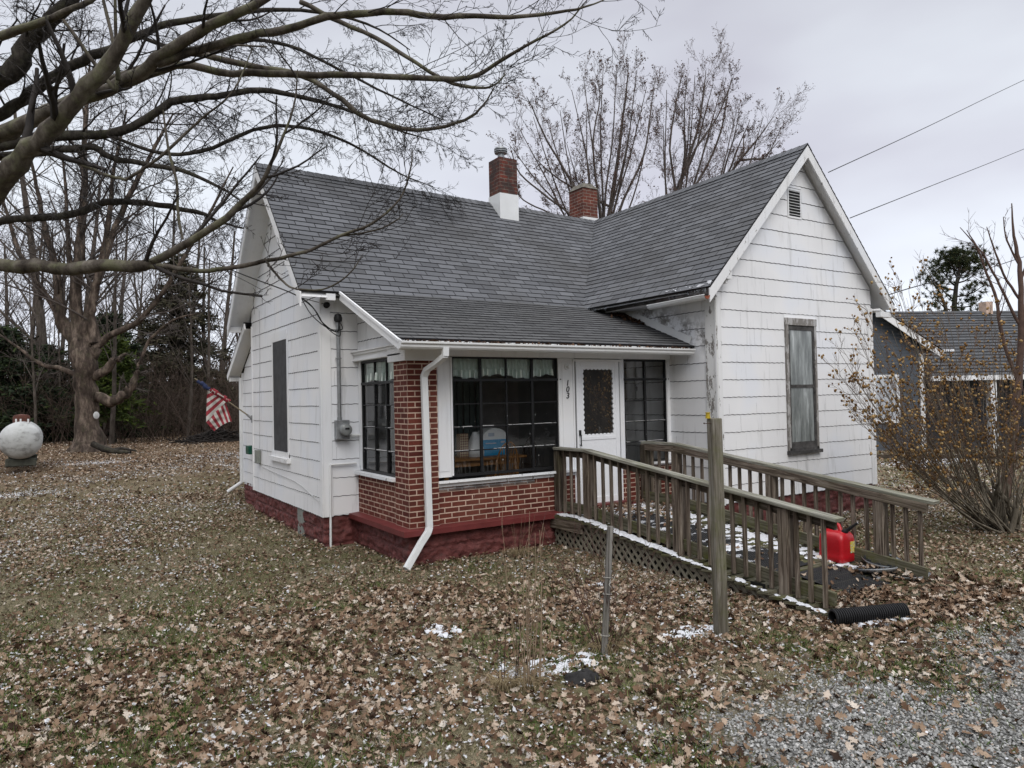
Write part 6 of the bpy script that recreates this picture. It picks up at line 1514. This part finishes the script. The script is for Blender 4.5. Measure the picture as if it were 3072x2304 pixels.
# far mass of the wood behind everything
def mass(name, u0, u1, D, h0, h1, n, col, seed, w=.35):
    r = np.random.default_rng(seed); V = []; F = []
    u = r.uniform(u0, u1, n); d = D+r.uniform(-3, 6, n); hh = r.uniform(0, 1, n)**1.35; 
    for i in range(n):
        q = at(u[i], 1200, d[i]); top = h0+(h1-h0)*fnoise(np.array([u[i]*.01]), np.array([seed*1.0]), 1.0, seed)[0]; z = gz(q[0], q[1])+hh[i]*top; c = np.array([q[0], q[1], z]); a = r.uniform(0, PI); L = r.uniform(.4, 1.3)*w*2.4; wd = r.uniform(.02, .10)*w*2
        dv = np.array([math.cos(a)*.4, math.sin(a)*.4, r.uniform(.4, 1.2)]); dv /= np.linalg.norm(dv); sd = np.cross(dv, r.normal(0,1,3)); sd /= np.linalg.norm(sd); k = len(V)
        V += [tuple(c-sd*wd), tuple(c+sd*wd), tuple(c+dv*L+sd*wd*.3), tuple(c+dv*L-sd*wd*.3)]; F.append((k,k+1,k+2,k+3))
    return tag(link(name, npmesh(name, V, F, mats=[simple(name+'_tone', col, .95, .4, .5, 0)])), kind='stuff')
mass('far_woods', -700, 1000, 52, 2.6, 5.8, 20000, (.075,.058,.047), 3, .40)
mass('far_woods', 2500, 3500, 60, 2.5, 5.0, 9000, (.055,.042,.035), 8, .4)
mass('dark_understorey', -300, 860, 45, 1.2, 3.0, 8000, (.040,.034,.025), 5, .40)
# woods across the road behind the camera (seen reflected in the panes)
V=[];F=[]
for i in range(15000):
    a = R_.uniform(math.pi*1.0, math.pi*2.0)-(math.pi/2+math.radians(YAW))*0+math.radians(YAW)*1.0; q = np.array([CAM[0]+math.cos(a)*30, CAM[1]+math.sin(a)*30, -.5+abs(R_.normal(0, 2.4))]); q[:2] += R_.normal(0, 3, 2); L = R_.uniform(.8, 2.6); wd = R_.uniform(.05,.32); k = len(V)
    sd = np.array([-math.sin(a), math.cos(a), 0]); V += [tuple(q-sd*wd), tuple(q+sd*wd), tuple(q+sd*wd*.5+np.array([0,0,L])), tuple(q-sd*wd*.5+np.array([0,0,L]))]; F.append((k,k+1,k+2,k+3))
tag(link('woods_across_the_road', npmesh('woods_across_the_road', V, F, mats=[simple('woods_tone', (.035,.030,.025), .95, .4, .5, 0)])), kind='stuff')

# ---- evergreens
def conifer(name, label, u, v, D, H, R1_, n, cols, shape='cone', zlow=.0, seed=1, trunk=.16, leafs=.28, droop=-.25):
    b = at(u, v, D); b[2] = gz(*b[:2]); t = thing(name, label, 'tree', tuple(b)); r = random.Random(seed)
    tube_obj('trunk', [([tuple(b+np.array([.05*math.sin(k), .05*math.cos(k*1.7), H*k/8-.2])) for k in range(9)], [trunk*(1-.85*k/8) for k in range(9)])], MAT['bark_d'], t, 8)
    br = []; tips = []
    nb = int(n)
    for k in range(nb):
        h = zlow+(1-zlow)*(k+r.random())/nb; 
        if shape == 'cone': w = R1_*(1-h)**.8*(.65+.5*r.random())+.15
        elif shape == 'round': w = R1_*math.sin(PI*min(.98, max(.06, (h-zlow)/(1-zlow)*.9+.12)))**.7*(.5+.6*r.random())
        else: w = R1_*(.5+.6*r.random())*(1-.5*abs(h-.6))
        a = r.uniform(0, 2*PI); p = b+np.array([0,0,h*H]); d = np.array([math.cos(a), math.sin(a), droop+r.uniform(-.1,.25)+.5*h]); pts = []
        for j in range(5): f = j/4; pts.append(p+d*w*f+np.array([0,0,-.22*w*f*f*(1 if droop < 0 else -.6)]))
        br.append((pts, [max(.008, trunk*.22*(1-h)*(1-f*.8)) for f in (0,.25,.5,.75,1)]))
        for j in range(int(6+w*9)): f = r.uniform(.18, 1.03); i = min(3, int(f*4)); g = f*4-i; q = pts[i]*(1-g)+pts[min(4,i+1)]*g; tips.append((q, w*f, d))
    tube_obj('branch', br, MAT['bark_d'], t, 4)
    m = 7; T = len(tips); C_ = np.repeat(np.array([q for q, _, _ in tips]), m, axis=0)+R_.normal(0, 1, (T*m, 3))*np.array([.16,.16,.07])*leafs/.28
    dv = R_.normal(0, 1, (T*m, 3))*np.array([1,1,.45])+np.repeat(np.array([d for _, _, d in tips]), m, axis=0)*.8; dv /= np.linalg.norm(dv, axis=1, keepdims=True); sd = np.cross(dv, R_.normal(0, 1, (T*m, 3))); sd /= np.linalg.norm(sd, axis=1, keepdims=True)
    L = R_.uniform(.5, 1.1, (T*m, 1))*leafs; w_ = leafs*.13
    V = np.stack([C_-sd*w_, C_+sd*w_, C_+dv*L], 1).reshape(-1, 3); F = np.arange(len(V)).reshape(-1, 3)
    mt = m_island(name+'_needles', cols, .8, noise_amt=.3); link('foliage', npmesh('foliage', V, None, F, mats=[mt]), t); return t
DG = [(0,(.006,.012,.007)),(.5,(.014,.026,.013)),(.85,(.028,.045,.018)),(1,(.05,.075,.02))]
conifer('cedar', 'dark cedar at the left edge behind the propane tank', 10, 1250, 33, 5.2, 3.6, 120, DG, 'cone', .02, 1, leafs=.40)
conifer('cedar', 'lower dark cedar between the propane tank and the old tree', 140, 1250, 36, 4.6, 2.8, 90, DG, 'cone', .12, 2, leafs=.40)
conifer('spruce', 'dark spruce standing right behind the old tree', 330, 1250, 37, 6.2, 3.0, 110, DG, 'cone', .10, 3, leafs=.40)
conifer('spruce', 'brown-green spruce close to the left gable, behind the flag', 540, 1250, 41, 10.0, 4.2, 120, [(0,(.018,.020,.013)),(.5,(.042,.042,.026)),(1,(.085,.075,.045))], 'cone', .15, 4, leafs=.38)
conifer('pine_sapling', 'young yellow-green pine showing behind the old trunk', 345, 1250, 31.5, 4.6, 1.5, 70, [(0,(.03,.05,.012)),(.6,(.06,.09,.02)),(1,(.12,.16,.03))], 'cone', .25, 5, .05, .3)
# pine beyond the neighbour's roof
pn = at(2860, 1200, 48); pt = thing('pine_tree', 'open-crowned dark pine rising beyond the grey neighbouring roof', 'tree', (pn[0], pn[1], 0)); r = random.Random(8)
def PN(u, v): return at(u, v, 48)
tr = [([PN(2875,1170),PN(2868,1000),PN(2862,920),PN(2868,860),PN(2880,800),PN(2895,752)],[.22,.20,.17,.13,.09,.04]),([PN(2850,1100),PN(2836,920),PN(2820,880),PN(2800,850)],[.14,.12,.08,.04])]
tube_obj('trunk', tr, MAT['bark_d'], pt, 7)
bl = []; tf = []
for (u0,v0,u1,v1,dn_) in ((2872,850,2905,748,60),(2876,820,2930,765,50),(2870,830,2850,770,60),(2868,860,2810,780,60),(2866,870,2780,830,50),(2862,900,2775,800,26),(2868,850,2945,800,50),(2864,890,2960,850,40),(2860,920,2940,900,26),(2850,930,2800,880,26),(2840,930,2790,930,16),(2862,930,2920,935,20),(2880,800,2868,752,50),(2886,790,2948,742,16),(2876,815,2835,758,40)):
    d0, d1 = 48+r.uniform(-.6,.6), 48+r.uniform(-1.6,1.6); a, b = at(u0,v0,48), at(u1,v1,d1); pts = [a+(b-a)*f+np.array([0,0,-.25*math.sin(PI*f)]) for f in (0,.3,.6,1)]; bl.append((pts, [.06,.05,.035,.015]))
    for k in range(dn_): f = r.uniform(.35, 1.05); tf.append(a+(b-a)*f+np.array([r.gauss(0,.36),r.gauss(0,.36),r.gauss(.05,.22)]))
tube_obj('branch', bl, MAT['bark_d'], pt, 5); m = 26; C_ = np.repeat(np.array(tf), m, axis=0); dv = R_.normal(0,1,(len(C_),3))+[0,0,.5]; dv /= np.linalg.norm(dv,axis=1,keepdims=True); sd = np.cross(dv,R_.normal(0,1,(len(C_),3))); sd /= np.linalg.norm(sd,axis=1,keepdims=True)
V = np.stack([C_-sd*.022, C_+sd*.022, C_+dv*R_.uniform(.15,.36,(len(C_),1))],1).reshape(-1,3); link('foliage', npmesh('foliage', V, None, np.arange(len(V)).reshape(-1,3), mats=[m_island('pine_needles', [(0,(.012,.022,.012)),(.6,(.03,.045,.02)),(1,(.09,.085,.03))], .8)]), pt)

# ---- shrub at the right (rose of Sharon with seed pods)
S0 = np.array([7.73,-3.17,-.45]); DS = (S0-CAM)@FW
shrub = thing('shrub', 'large bare shrub hung with tan seed pods at the right edge', 'shrub', tuple(S0)); r = random.Random(21); o = []
tips_ = [(2500,1110),(2515,1060),(2560,960),(2600,920),(2660,850),(2700,815),(2760,800),(2740,880),(2820,900),(2880,950),(2530,1180),(2540,1240),(2580,1150),(2620,1080),(2680,1000),(2750,980),(2810,1010),(2860,1060),(2930,1000),(2960,930),(2640,1200),(2700,1150),(2760,1120),(2830,1150),(2900,1120),(2990,1050),(3040,1000),(2600,1290),(2680,1290),(2750,1240),(3060,1150),(3100,1050),(3180,980),(2950,1200),(2860,1260),(3020,1250),(3100,1250)]
PS = dict(n=[7,5,4,3], wob=[.07,.12,.15,.2], trop=[.02,.05,.07,.07], max=3, kids=[0,11,6.5,0], t0=[.3,.25,.2,.2], ang=[30,32,34,34], lr=[.5,.33,.55,.5], rr=[.5,.45,.6,.6], rmin=.0028, tip=.35)
for (u, v) in tips_*2:
    d1 = DS+r.uniform(-1.3, 1.0); u1, v1 = u+r.uniform(-22,22), v+r.uniform(-22,22); b = at(u1, v1, d1); a = S0+np.array([r.gauss(0,.13), r.gauss(0,.13), -.05]); mid = a*.55+b*.45+np.array([0,0,-.10])+(b-a)*np.array([.08,.08,-.1]); pts = []
    for k in range(9): f = k/8; pts.append(tuple(a*(1-f)**2+2*f*(1-f)*mid+b*f*f+np.array([r.gauss(0,.012) for _ in range(3)])))
    w = r.uniform(.008, .018); rad_ = [w*(1-.85*k/8) for k in range(9)]; dd_ = [tuple(nrm(np.array(pts[i+1])-np.array(pts[i]))) for i in range(8)]; o.append((1, pts, rad_)); spawn(r, pts, dd_, 1.5, w*.8, .3, 1, PS, o, t0=.4)
for k in range(7):  # stout butts
    a = S0+np.array([r.gauss(0,.10), r.gauss(0,.10), -.1]); o.append((0, [tuple(a), tuple(a+np.array([r.gauss(0,.08), r.gauss(0,.08), .35])), tuple(a+np.array([r.gauss(0,.18), r.gauss(0,.18), .75]))], [.045,.034,.022]))
tree_parts(shrub, o, m_bark('pale_shrub_bark', (.07,.06,.045),(.15,.13,.10),(.24,.21,.17), 14), simple('tan_twig', (.125,.085,.062), .85, .35, 9, 0), 2, (8,5,4,3))
tp = np.array([q[1][-1] for q in o if q[0] >= 3]+[q[1][-1] for q in o if q[0] == 2]*2); tp = tp[R_.permutation(len(tp))[:2600]]; tp = tp+R_.normal(0,.006,tp.shape)
pod = [(0,0,-.5),(.42,0,-.05),(-.21,.36,-.05),(-.21,-.36,-.05),(.18,.30,.5),(-.36,0,.45),(.18,-.30,.5)]; pf = [(0,2,1),(0,3,2),(0,1,3),(1,2,4),(2,5,4),(2,3,5),(3,6,5),(3,1,6),(1,4,6)]
pods = instance([(pod, pf)], tp[:,0], tp[:,1], tp[:,2]+.008, R_.uniform(.028,.052,len(tp)), .5, 'seed_pods', [m_island('seed_pod', [(0,(.17,.085,.028)),(.5,(.34,.20,.075)),(1,(.54,.38,.18))])]); pods.parent = shrub; pods.location = -WO['shrub']; tag(pods, kind='stuff')
# ---- slim bare tree behind the shrub
o = []; r = random.Random(14); T0 = at(3030,1500,12.5); T0[2] = -.45; st = thing('slim_tree', 'slim reddish bare tree rising from the shrub at the right edge', 'tree', tuple(T0))
p, r_, dd_ = limb([(3010,1545),(3028,1400),(3045,1249),(3062,1038),(3062,869),(3052,763),(3040,690),(3035,610)], [12.5]*8, [34,30,24,19,15,11,7,3]); o.append((0, p, r_))
PT = dict(n=[6,6,5,4], wob=[.05,.06,.09,.12], trop=[.02,.035,.03,.02], max=3, kids=[0,6,3.5,0], t0=[.3,.2,.2,.2], ang=[40,38,38,38], lr=[.5,.42,.5,.5], rr=[.4,.5,.6,.6], rmin=.0035, tip=.35)
for pix, w in (([(3055,1150),(3010,1010),(2990,900),(2960,820),(2930,740),(2900,690)],[12,11,9,7,5,2]),([(3062,980),(3010,880),(2970,800),(2935,745),(2880,682)],[9,8,7,5,2]),([(3060,900),(3010,820),(2980,740),(2960,680)],[8,7,5,2]),([(3058,850),(3090,760),(3100,680),(3110,600)],[9,7,5,2]),([(3055,790),(3020,720),(3010,650)],[7,5,2]),([(3062,1000),(3110,900),(3150,820)],[9,7,3]),([(3050,1250),(3100,1130),(3160,1020)],[12,9,4])):
    p, r_, dd_ = limb(pix, [12.5]*len(pix), w); o.append((1, p, r_)); L = sum(math.dist(p[i], p[i+1]) for i in range(len(p)-1)); spawn(r, p, dd_, L*.8, r_[0]*.7, .3, 1, PT, o, t0=.2)
tree_parts(st, o, simple('red_brown_bark', (.09,.055,.042), .8, .3, 9, .3), simple('red_twig', (.075,.042,.036), .8, .3, 9, 0), 2, (9,6,4,3))

# ---- dry stalks and brambles in the front yard
def clump(name, label, cat, base, n, hmin, hmax, r_, col, lean, seed, wob=.05, trop=.0, twig=0, kids=0, extra=None):
    r = random.Random(seed); t = thing(name, label, cat, tuple(base)); out = []
    for k in range(n):
        a = r.uniform(0, 2*PI); q = r.uniform(0, .10); h = r.uniform(hmin, hmax)
        P_ = dict(n=[9,4,3], wob=[wob,.12,.15], trop=[trop,.02,0], max=twig, kids=[kids,1.5,0], t0=[.3,.2,.1], ang=[35,35,35], lr=[.35,.5,.5], rr=[.65,.7,.7], rmin=.0015, tip=.45)
        grow(r, (base[0]+math.cos(a)*q, base[1]+math.sin(a)*q, base[2]-.03), (math.cos(a)*lean*r.random()*2, math.sin(a)*lean*r.random()*2, 1), h, r_*r.uniform(.7,1.2), 0, P_, out)
    tube_obj('stem', [(p, q) for _, p, q in out], col, t, 5)
    # dead grass at the foot
    pl = []
    for k in range(90):
        a = r.uniform(0, 2*PI); q = r.uniform(0,.07); L = r.uniform(.08,.20); p0 = np.array([base[0]+math.cos(a)*q, base[1]+math.sin(a)*q, base[2]]); d = np.array([math.cos(a), math.sin(a), 0]); pl.append(([p0, p0+d*L*.3+[0,0,L*.5], p0+d*L*.7+[0,0,L*.55], p0+d*L*1.1+[0,0,L*.25]], [.0022,.002,.0015,.0006]))
    tag(tube_obj('dead_grass', pl, simple('straw', (.27,.21,.12), .9, .3, 20, 0), t, 3), kind='stuff')
    return t
clump('dry_stalks', 'clump of tall straight dry stalks in the front lawn, left of the leaning stake', 'plant', (-.90,-3.93,-.45), 13, .7, 1.28, .0042, simple('pale_stalk', (.25,.185,.125), .8, .25, 20), .07, 4, .035, .01, 1, .6)
clump('bramble', 'tangle of thin red-brown bramble canes around the leaning stake', 'plant', (-.02,-3.72,-.45), 22, .55, 1.25, .0032, simple('bramble_red', (.070,.035,.028), .6, .3, 20), .32, 6, .09, -.035, 2, 2.6)
clump('thorny_canes', 'few short black canes beside the clump of dry stalks', 'plant', (-1.06,-3.86,-.45), 5, .35, .62, .0035, simple('black_cane', (.035,.018,.018), .6, .3, 20), .12, 8, .06, .0, 1, 1.5)
clump('house_weeds', 'thin dry weed stems against the foundation right of the downspout', 'plant', (1.35,-.35,-.45), 6, .3, .75, .003, simple('weed_stem', (.20,.14,.09), .8, .25, 20), .12, 18, .06, .0, 1, 1.0)
# dark clod with snow
mb = thing('dark_rock', 'dark lumpy rock dusted with snow beside the dry stalks', 'rock', (-.52,-4.06,-.45)); V=[];F=[]
for i in range(9):
    for k in range(16):
        a = 2*PI*k/16; ph = PI/2*i/8; q = 1+.35*mnoise.noise(Vector((math.cos(a)*2.2,math.sin(a)*2.2,ph*2))); V.append((-.52+.15*math.cos(a)*math.cos(ph)*q, -4.06+.10*math.sin(a)*math.cos(ph)*q, -.46+.075*math.sin(ph)*q))
for i in range(8):
    for k in range(16): F.append((i*16+k, i*16+(k+1)%16, (i+1)*16+(k+1)%16, (i+1)*16+k))
link('stone', npmesh('stone', V, F, mats=[simple('black_soil_stone', (.018,.017,.017), .8, .5, 18, .8)]), mb)
# brush pile by the woods
bp = at(655, 1318, 31); bp[2] = gz(*bp[:2]); pile = thing('brush_pile', 'low pile of dark cut branches on the leaves below the flag', 'brush pile', tuple(bp)); r = random.Random(2); pl = []
for k in range(420):
    a = r.uniform(0, PI); q = np.array([r.gauss(0, .75), r.gauss(0, .5), 0]); h = max(.02, .55*math.exp(-(q[0]**2+q[1]**2)*.8)*r.random()); d = np.array([math.cos(a), math.sin(a)*.6, r.gauss(0,.22)])*r.uniform(.3,1.1); p0 = bp+q+[0,0,h]; pl.append(([p0-d*.5, p0+[0,0,r.uniform(-.03,.05)], p0+d*.5], [.02,.016,.008]))
tube_obj('branches', pl, simple('dark_cut_branch', (.020,.016,.014), .9, .4, 9), pile, 4)
# fallen limb by the old tree
fl = at(330, 1352, 24.5); fl[2] = gz(*fl[:2]); t = thing('fallen_limb', 'short fallen limb with snow lying right of the old tree foot', 'log', tuple(fl)); tube_obj('wood', [([fl+RT*x+[0,0,z] for x, z in ((-.6,.35),(-.2,.16),(.2,.08),(.7,.05))],[.10,.11,.09,.06]),([fl+RT*x+[0,.1,z] for x, z in ((-.1,.1),(.4,.2),(.9,.1))],[.05,.05,.03])], MAT['bark_d'], t, 7)

# ================================================================== NEIGHBOUR HOUSE
N0 = at(2600, 1355, 24); nz = N0[2]
nb = thing('grey_blue_house', 'blue-grey sided house with a long grey roof and white porch posts beyond the shrub', 'house', (N0[0]+3, N0[1], -.45))
nx = nrm(np.array([RT[0], RT[1], 0])+.12*np.array([FW[0],FW[1],0])); nyv = np.array([-nx[1], nx[0], 0])
def NP(a, b, z): return N0*[1,1,0]+nx*a+nyv*b+np.array([0,0,z])
t = NT('blue_grey_clapboard'); wv = t.new('ShaderNodeTexWave'); wv.bands_direction = 'Z'; wv.wave_profile = 'SAW'; t.l.new(t.co('Object'), wv.inputs[0]); wv.inputs['Scale'].default_value = 2.6; t.color(t.ramp(wv.outputs['Fac'], [(.0, (.018,.022,.028)), (.12, (.070,.082,.100)), (1., (.085,.098,.118))])); t.rough(.7); t.bump(wv.outputs['Fac'], .5, .02); mbl = t.m
def quadbox(mb, a0, a1, b0, b1, z0, z1, m=0):
    c = [NP(a, b, z) for z in (z0, z1) for a, b in ((a0,b0),(a1,b0),(a1,b1),(a0,b1))]
    for f in ((0,1,5,4),(1,2,6,5),(2,3,7,6),(3,0,4,7),(4,5,6,7),(3,2,1,0)): mb.face([c[i] for i in f], None, m)
mb = MB(); quadbox(mb, -4, 2.05, .0, 8, -.5, 3.0); quadbox(mb, 2.05, 14, 2.2, 8, -.5, 2.2); mb.face([NP(-4,.0,3.0),NP(2.05,.0,3.0),NP(-1,.0,5.2)]); mb.build('wall', mbl, nb, fix=False)
# main roof: a long slope facing us
mb = MB(); za, zb = at(2640,1135,23)[2], at(2700,925,28)[2]
n = 22
for i in range(n):
    f0, f1 = i/n, (i+1.05)/n; A0 = NP(2.0,-.3,2.02)*(1-f0)+NP(.5,4.6,4.72)*f0
    def RP(a, f, lift=0): return NP(a, -.3+5.0*f, 2.0+2.75*f+lift)
    mb.face([RP(-5 if f0 > .36 else 2.1, f0, .03), RP(15, f0, .03), RP(15, f1), RP(-5 if f0 > .36 else 2.1, f1)], [(0,i*.127),(19,i*.127),(19,i*.127+.13),(0,i*.127+.13)])
    mb.face([RP(-5 if f0 > .36 else 2.1, f0, .0), RP(15, f0, .0), RP(15, f0, .03), RP(-5 if f0 > .36 else 2.1, f0, .03)], None, 1)
mb.face([NP(-5,4.7,4.75),NP(15,4.7,4.75),NP(15,10,2.0),NP(-5,10,2.0)])
mb.build('roof', [m_shingle('neighbour_shingle', (.095,.10,.108)), MAT['butt']], nb, fix=False)
# cross gable rake (white) in front
mb = MB(); mb.beam(NP(2.55,-.35,2.72), NP(-1.0,-.35,5.05), .04, .20, tuple(nyv*0+np.array([0,0,1]))); mb.build('bargeboard', MAT['trim'], nb)
mb = MB(); mb.face([NP(2.6,-.4,2.85),NP(-1.0,-.4,5.2),NP(-1.0,3.5,5.2),NP(2.6,3.5,2.85)]); mb.build('roof', MAT['shingle'], nb, fix=False)
mb = MB(); quadbox(mb, 1.95, 2.10, -.06, -.005, -.4, 2.8); mb.build('corner_board', MAT['trim'], nb)
mb = MB(); quadbox(mb, 2.1, 15, -.36, -.30, 1.86, 2.02); quadbox(mb, 2.1, 4.3, 1.3, 1.38, 2.92, 3.0); mb.build('fascia', MAT['trim'], nb)
for a in (4.35, 7.6, 11): mb = MB(); quadbox(mb, a, a+.22, -.25, -.03, -.45, 1.88); mb.build('porch_post', MAT['trim'], nb)
mb = MB(); quadbox(mb, 2.2, 14, .0, 2.2, -.45, -.25); mb.build('porch_floor', simple('porch_floor_grey', (.06,.06,.06), .8), nb)
mb = MB(); quadbox(mb, 2.4, 3.2, 2.14, 2.19, .3, 1.7); w = mb.build('window', simple('dark_pane', (.02,.022,.025), .15), nb)
mb = MB(); quadbox(mb, .35, 1.1, -.05, -.005, .6, 2.0); w = mb.build('window', simple('pale_blind', (.45,.47,.5), .4), nb)
mb = MB(); quadbox(mb, .25, .35, -.06, -.006, .5, 2.1); quadbox(mb, 1.1, 1.2, -.06, -.006, .5, 2.1); quadbox(mb, .35, 1.1, -.06, -.006, 2.0, 2.1); quadbox(mb, .35, 1.1, -.06, -.006, .5, .6); o = mb.build('frame', MAT['trim'], w); o.location = (0,0,0)
mb = MB(); quadbox(mb, 8.2, 8.5, 4.4, 4.8, 4.5, 5.1); mb.build('chimney', MAT['brick'], nb)
# landscape timber edging before it
for k, (u0, v0, u1, v1) in enumerate(((2630,1368,3100,1392),)):
    a, b = at(u0, v0, 21.5), at(u1, v1, 20.5); a[2] = gz(*a[:2])+.06; b[2] = gz(*b[:2])+.06; t = thing('edging_timber', 'dark landscape timbers laid along the edge of the yard before the grey house', 'timber', tuple(a)); mb = MB(); mb.beam(a, a*.52+b*.48, .14, .12); mb.beam(a*.5+b*.5, b, .14, .12); mb.build('timber', MAT['wood_dark'], t)
# small white shed far left
q = at(98, 1290, 50); q[2] = 0; t = thing('shed', 'tiny pale shed glimpsed through the brush behind the propane tank', 'shed', tuple(q)); mb = MB(); mb.box(q[0]-.6,q[0]+.6,q[1]-.6,q[1]+.6,-.1,1.5); mb.build('wall', MAT['siding'], t); mb = MB(); mb.prism([(q[0]-.8,1.45),(q[0]+.8,1.45),(q[0],1.85)],'y',q[1]-.8,q[1]+.8); mb.build('roof', MAT['shingle'], t)

# ================================================================== WIRES
mw_ = simple('black_cable', (.012,.012,.012), .6, .2)
def cable(label, pts, r_): 
    t = thing('overhead_cable', label, 'cable', tuple(pts[0])); wire('cable', pts, r_, mw_, t); return t
wh = np.array([-.268, YM-.10, 2.74]); dl = on(969, 969, 'y', 1.62); ins = np.array([-.42, YM-.08, 2.94])
t = cable('thick black service cable crossing from the upper left to the corner of the house', [at(-400,262,13), at(70,498,11.9), at(417,680,11.1), at(686,806,10.6), at(903,893,10.25), dl, np.array([-.30, YM-.12, 2.56]), wh], .009)
wire('drip_loop', [at(903,893,10.25), on(945,930,'y',1.6), on(975,978,'y',1.62), np.array([-.27, YM-.14, 2.50]), wh], .007, mw_, t); wire('drip_loop', [at(903,893,10.25), on(935,945,'y',1.6), on(985,985,'y',1.62), np.array([-.23, YM-.13, 2.60]), wh], .007, mw_, t); wire('guy_wire', [at(903,893,10.25), ins], .005, mw_, t)
cable('thin phone wire crossing above the flag to the left gable', [at(-400,330,13.4), at(70,508,12.6), at(417,690,12.2), at(686,818,12), on(783,868,'x',XL-.02)], .005)
cable('upper power line running from the gable roof to the top right', [at(2485,517,15), at(2780,381,20), at(3072,240,27), at(3500,40,40)], .010)
cable('lower power line running from the gable roof to the right', [at(2550,654,15), at(2800,555,20), at(3072,447,27), at(3500,270,40)], .010)
cable('pale wire crossing before the pine at the right', [at(2600,905,15), at(2760,856,17), at(2915,820,20), at(3072,770,24), at(3400,660,30)], .012)

# ================================================================== LIGHT
w = bpy.data.worlds.new('World'); sc.world = w; w.use_nodes = True; nt = w.node_tree; bg_ = nt.nodes['Background']
SE, SR = 42, 200
sky = nt.nodes.new('ShaderNodeTexSky'); sky.sky_type = 'NISHITA'; sky.sun_disc = False; sky.sun_elevation = rad(SE); sky.sun_rotation = rad(SR)
tc = nt.nodes.new('ShaderNodeTexCoord'); sp = nt.nodes.new('ShaderNodeSeparateXYZ'); nt.links.new(tc.outputs['Generated'], sp.inputs[0])
rp = nt.nodes.new('ShaderNodeValToRGB'); e = rp.color_ramp.elements
for _ in range(4): e.new(.5)
K = 1.0
for i, (p_, c_) in enumerate(((.0,(.64,.67,.71)),(.10,(.63,.66,.71)),(.28,(.50,.515,.555)),(.47,(.43,.44,.475)),(.70,(.74,.75,.78)),(1.0,(1.5,1.52,1.55)))): e[i].position = p_; e[i].color = (*[x*K for x in c_], 1)
nt.links.new(sp.outputs['Z'], rp.inputs[0])
mp = nt.nodes.new('ShaderNodeMapping'); mp.inputs['Scale'].default_value = (1.6,1.6,4.2); nt.links.new(tc.outputs['Generated'], mp.inputs[0])
no = nt.nodes.new('ShaderNodeTexNoise'); no.inputs['Scale'].default_value = 1.5; no.inputs['Detail'].default_value = 4; no.inputs['Roughness'].default_value = .45; nt.links.new(mp.outputs[0], no.inputs[0])
r2 = nt.nodes.new('ShaderNodeValToRGB'); e = r2.color_ramp.elements; e[0].position = .32; e[0].color = (.87,.845,.885,1); e[1].position = .64; e[1].color = (1.12,1.14,1.14,1); nt.links.new(no.outputs[0], r2.inputs[0])
def wmix(mode, f, a, b):
    n_ = nt.nodes.new('ShaderNodeMix'); n_.data_type = 'RGBA'; n_.blend_type = mode; n_.inputs[0].default_value = f
    nt.links.new(a, n_.inputs[6])
    if isinstance(b, tuple): n_.inputs[7].default_value = (*b, 1)
    else: nt.links.new(b, n_.inputs[7])
    return n_.outputs[2]
cl = wmix('MULTIPLY', 1.0, rp.outputs[0], r2.outputs[0])
sc10 = nt.nodes.new('ShaderNodeVectorMath'); sc10.operation = 'SCALE'; sc10.inputs['Scale'].default_value = 10.4; nt.links.new(cl, sc10.inputs[0])
fin = wmix('MIX', .06, sc10.outputs[0], sky.outputs[0]); nt.links.new(fin, bg_.inputs[0]); bg_.inputs[1].default_value = .107
sl = bpy.data.lights.new('sun', 'SUN'); sl.energy = 1.1; sl.angle = rad(35); sl.color = (1,.97,.93); so = bpy.data.objects.new('sun', sl); COL.objects.link(so)
az = rad(SR); dirv = Vector((math.sin(az)*math.cos(rad(SE)), math.cos(az)*math.cos(rad(SE)), math.sin(rad(SE))))
so.rotation_euler = dirv.to_track_quat('Z', 'Y').to_euler(); so.location = dirv*50
sc.view_settings.view_transform = 'Standard'; sc.view_settings.look = 'None'; sc.view_settings.exposure = 0.5; sc.view_settings.gamma = 1
sc.render.engine = 'CYCLES'; sc.cycles.max_bounces = 6; sc.cycles.transparent_max_bounces = 12; sc.cycles.use_denoising = True
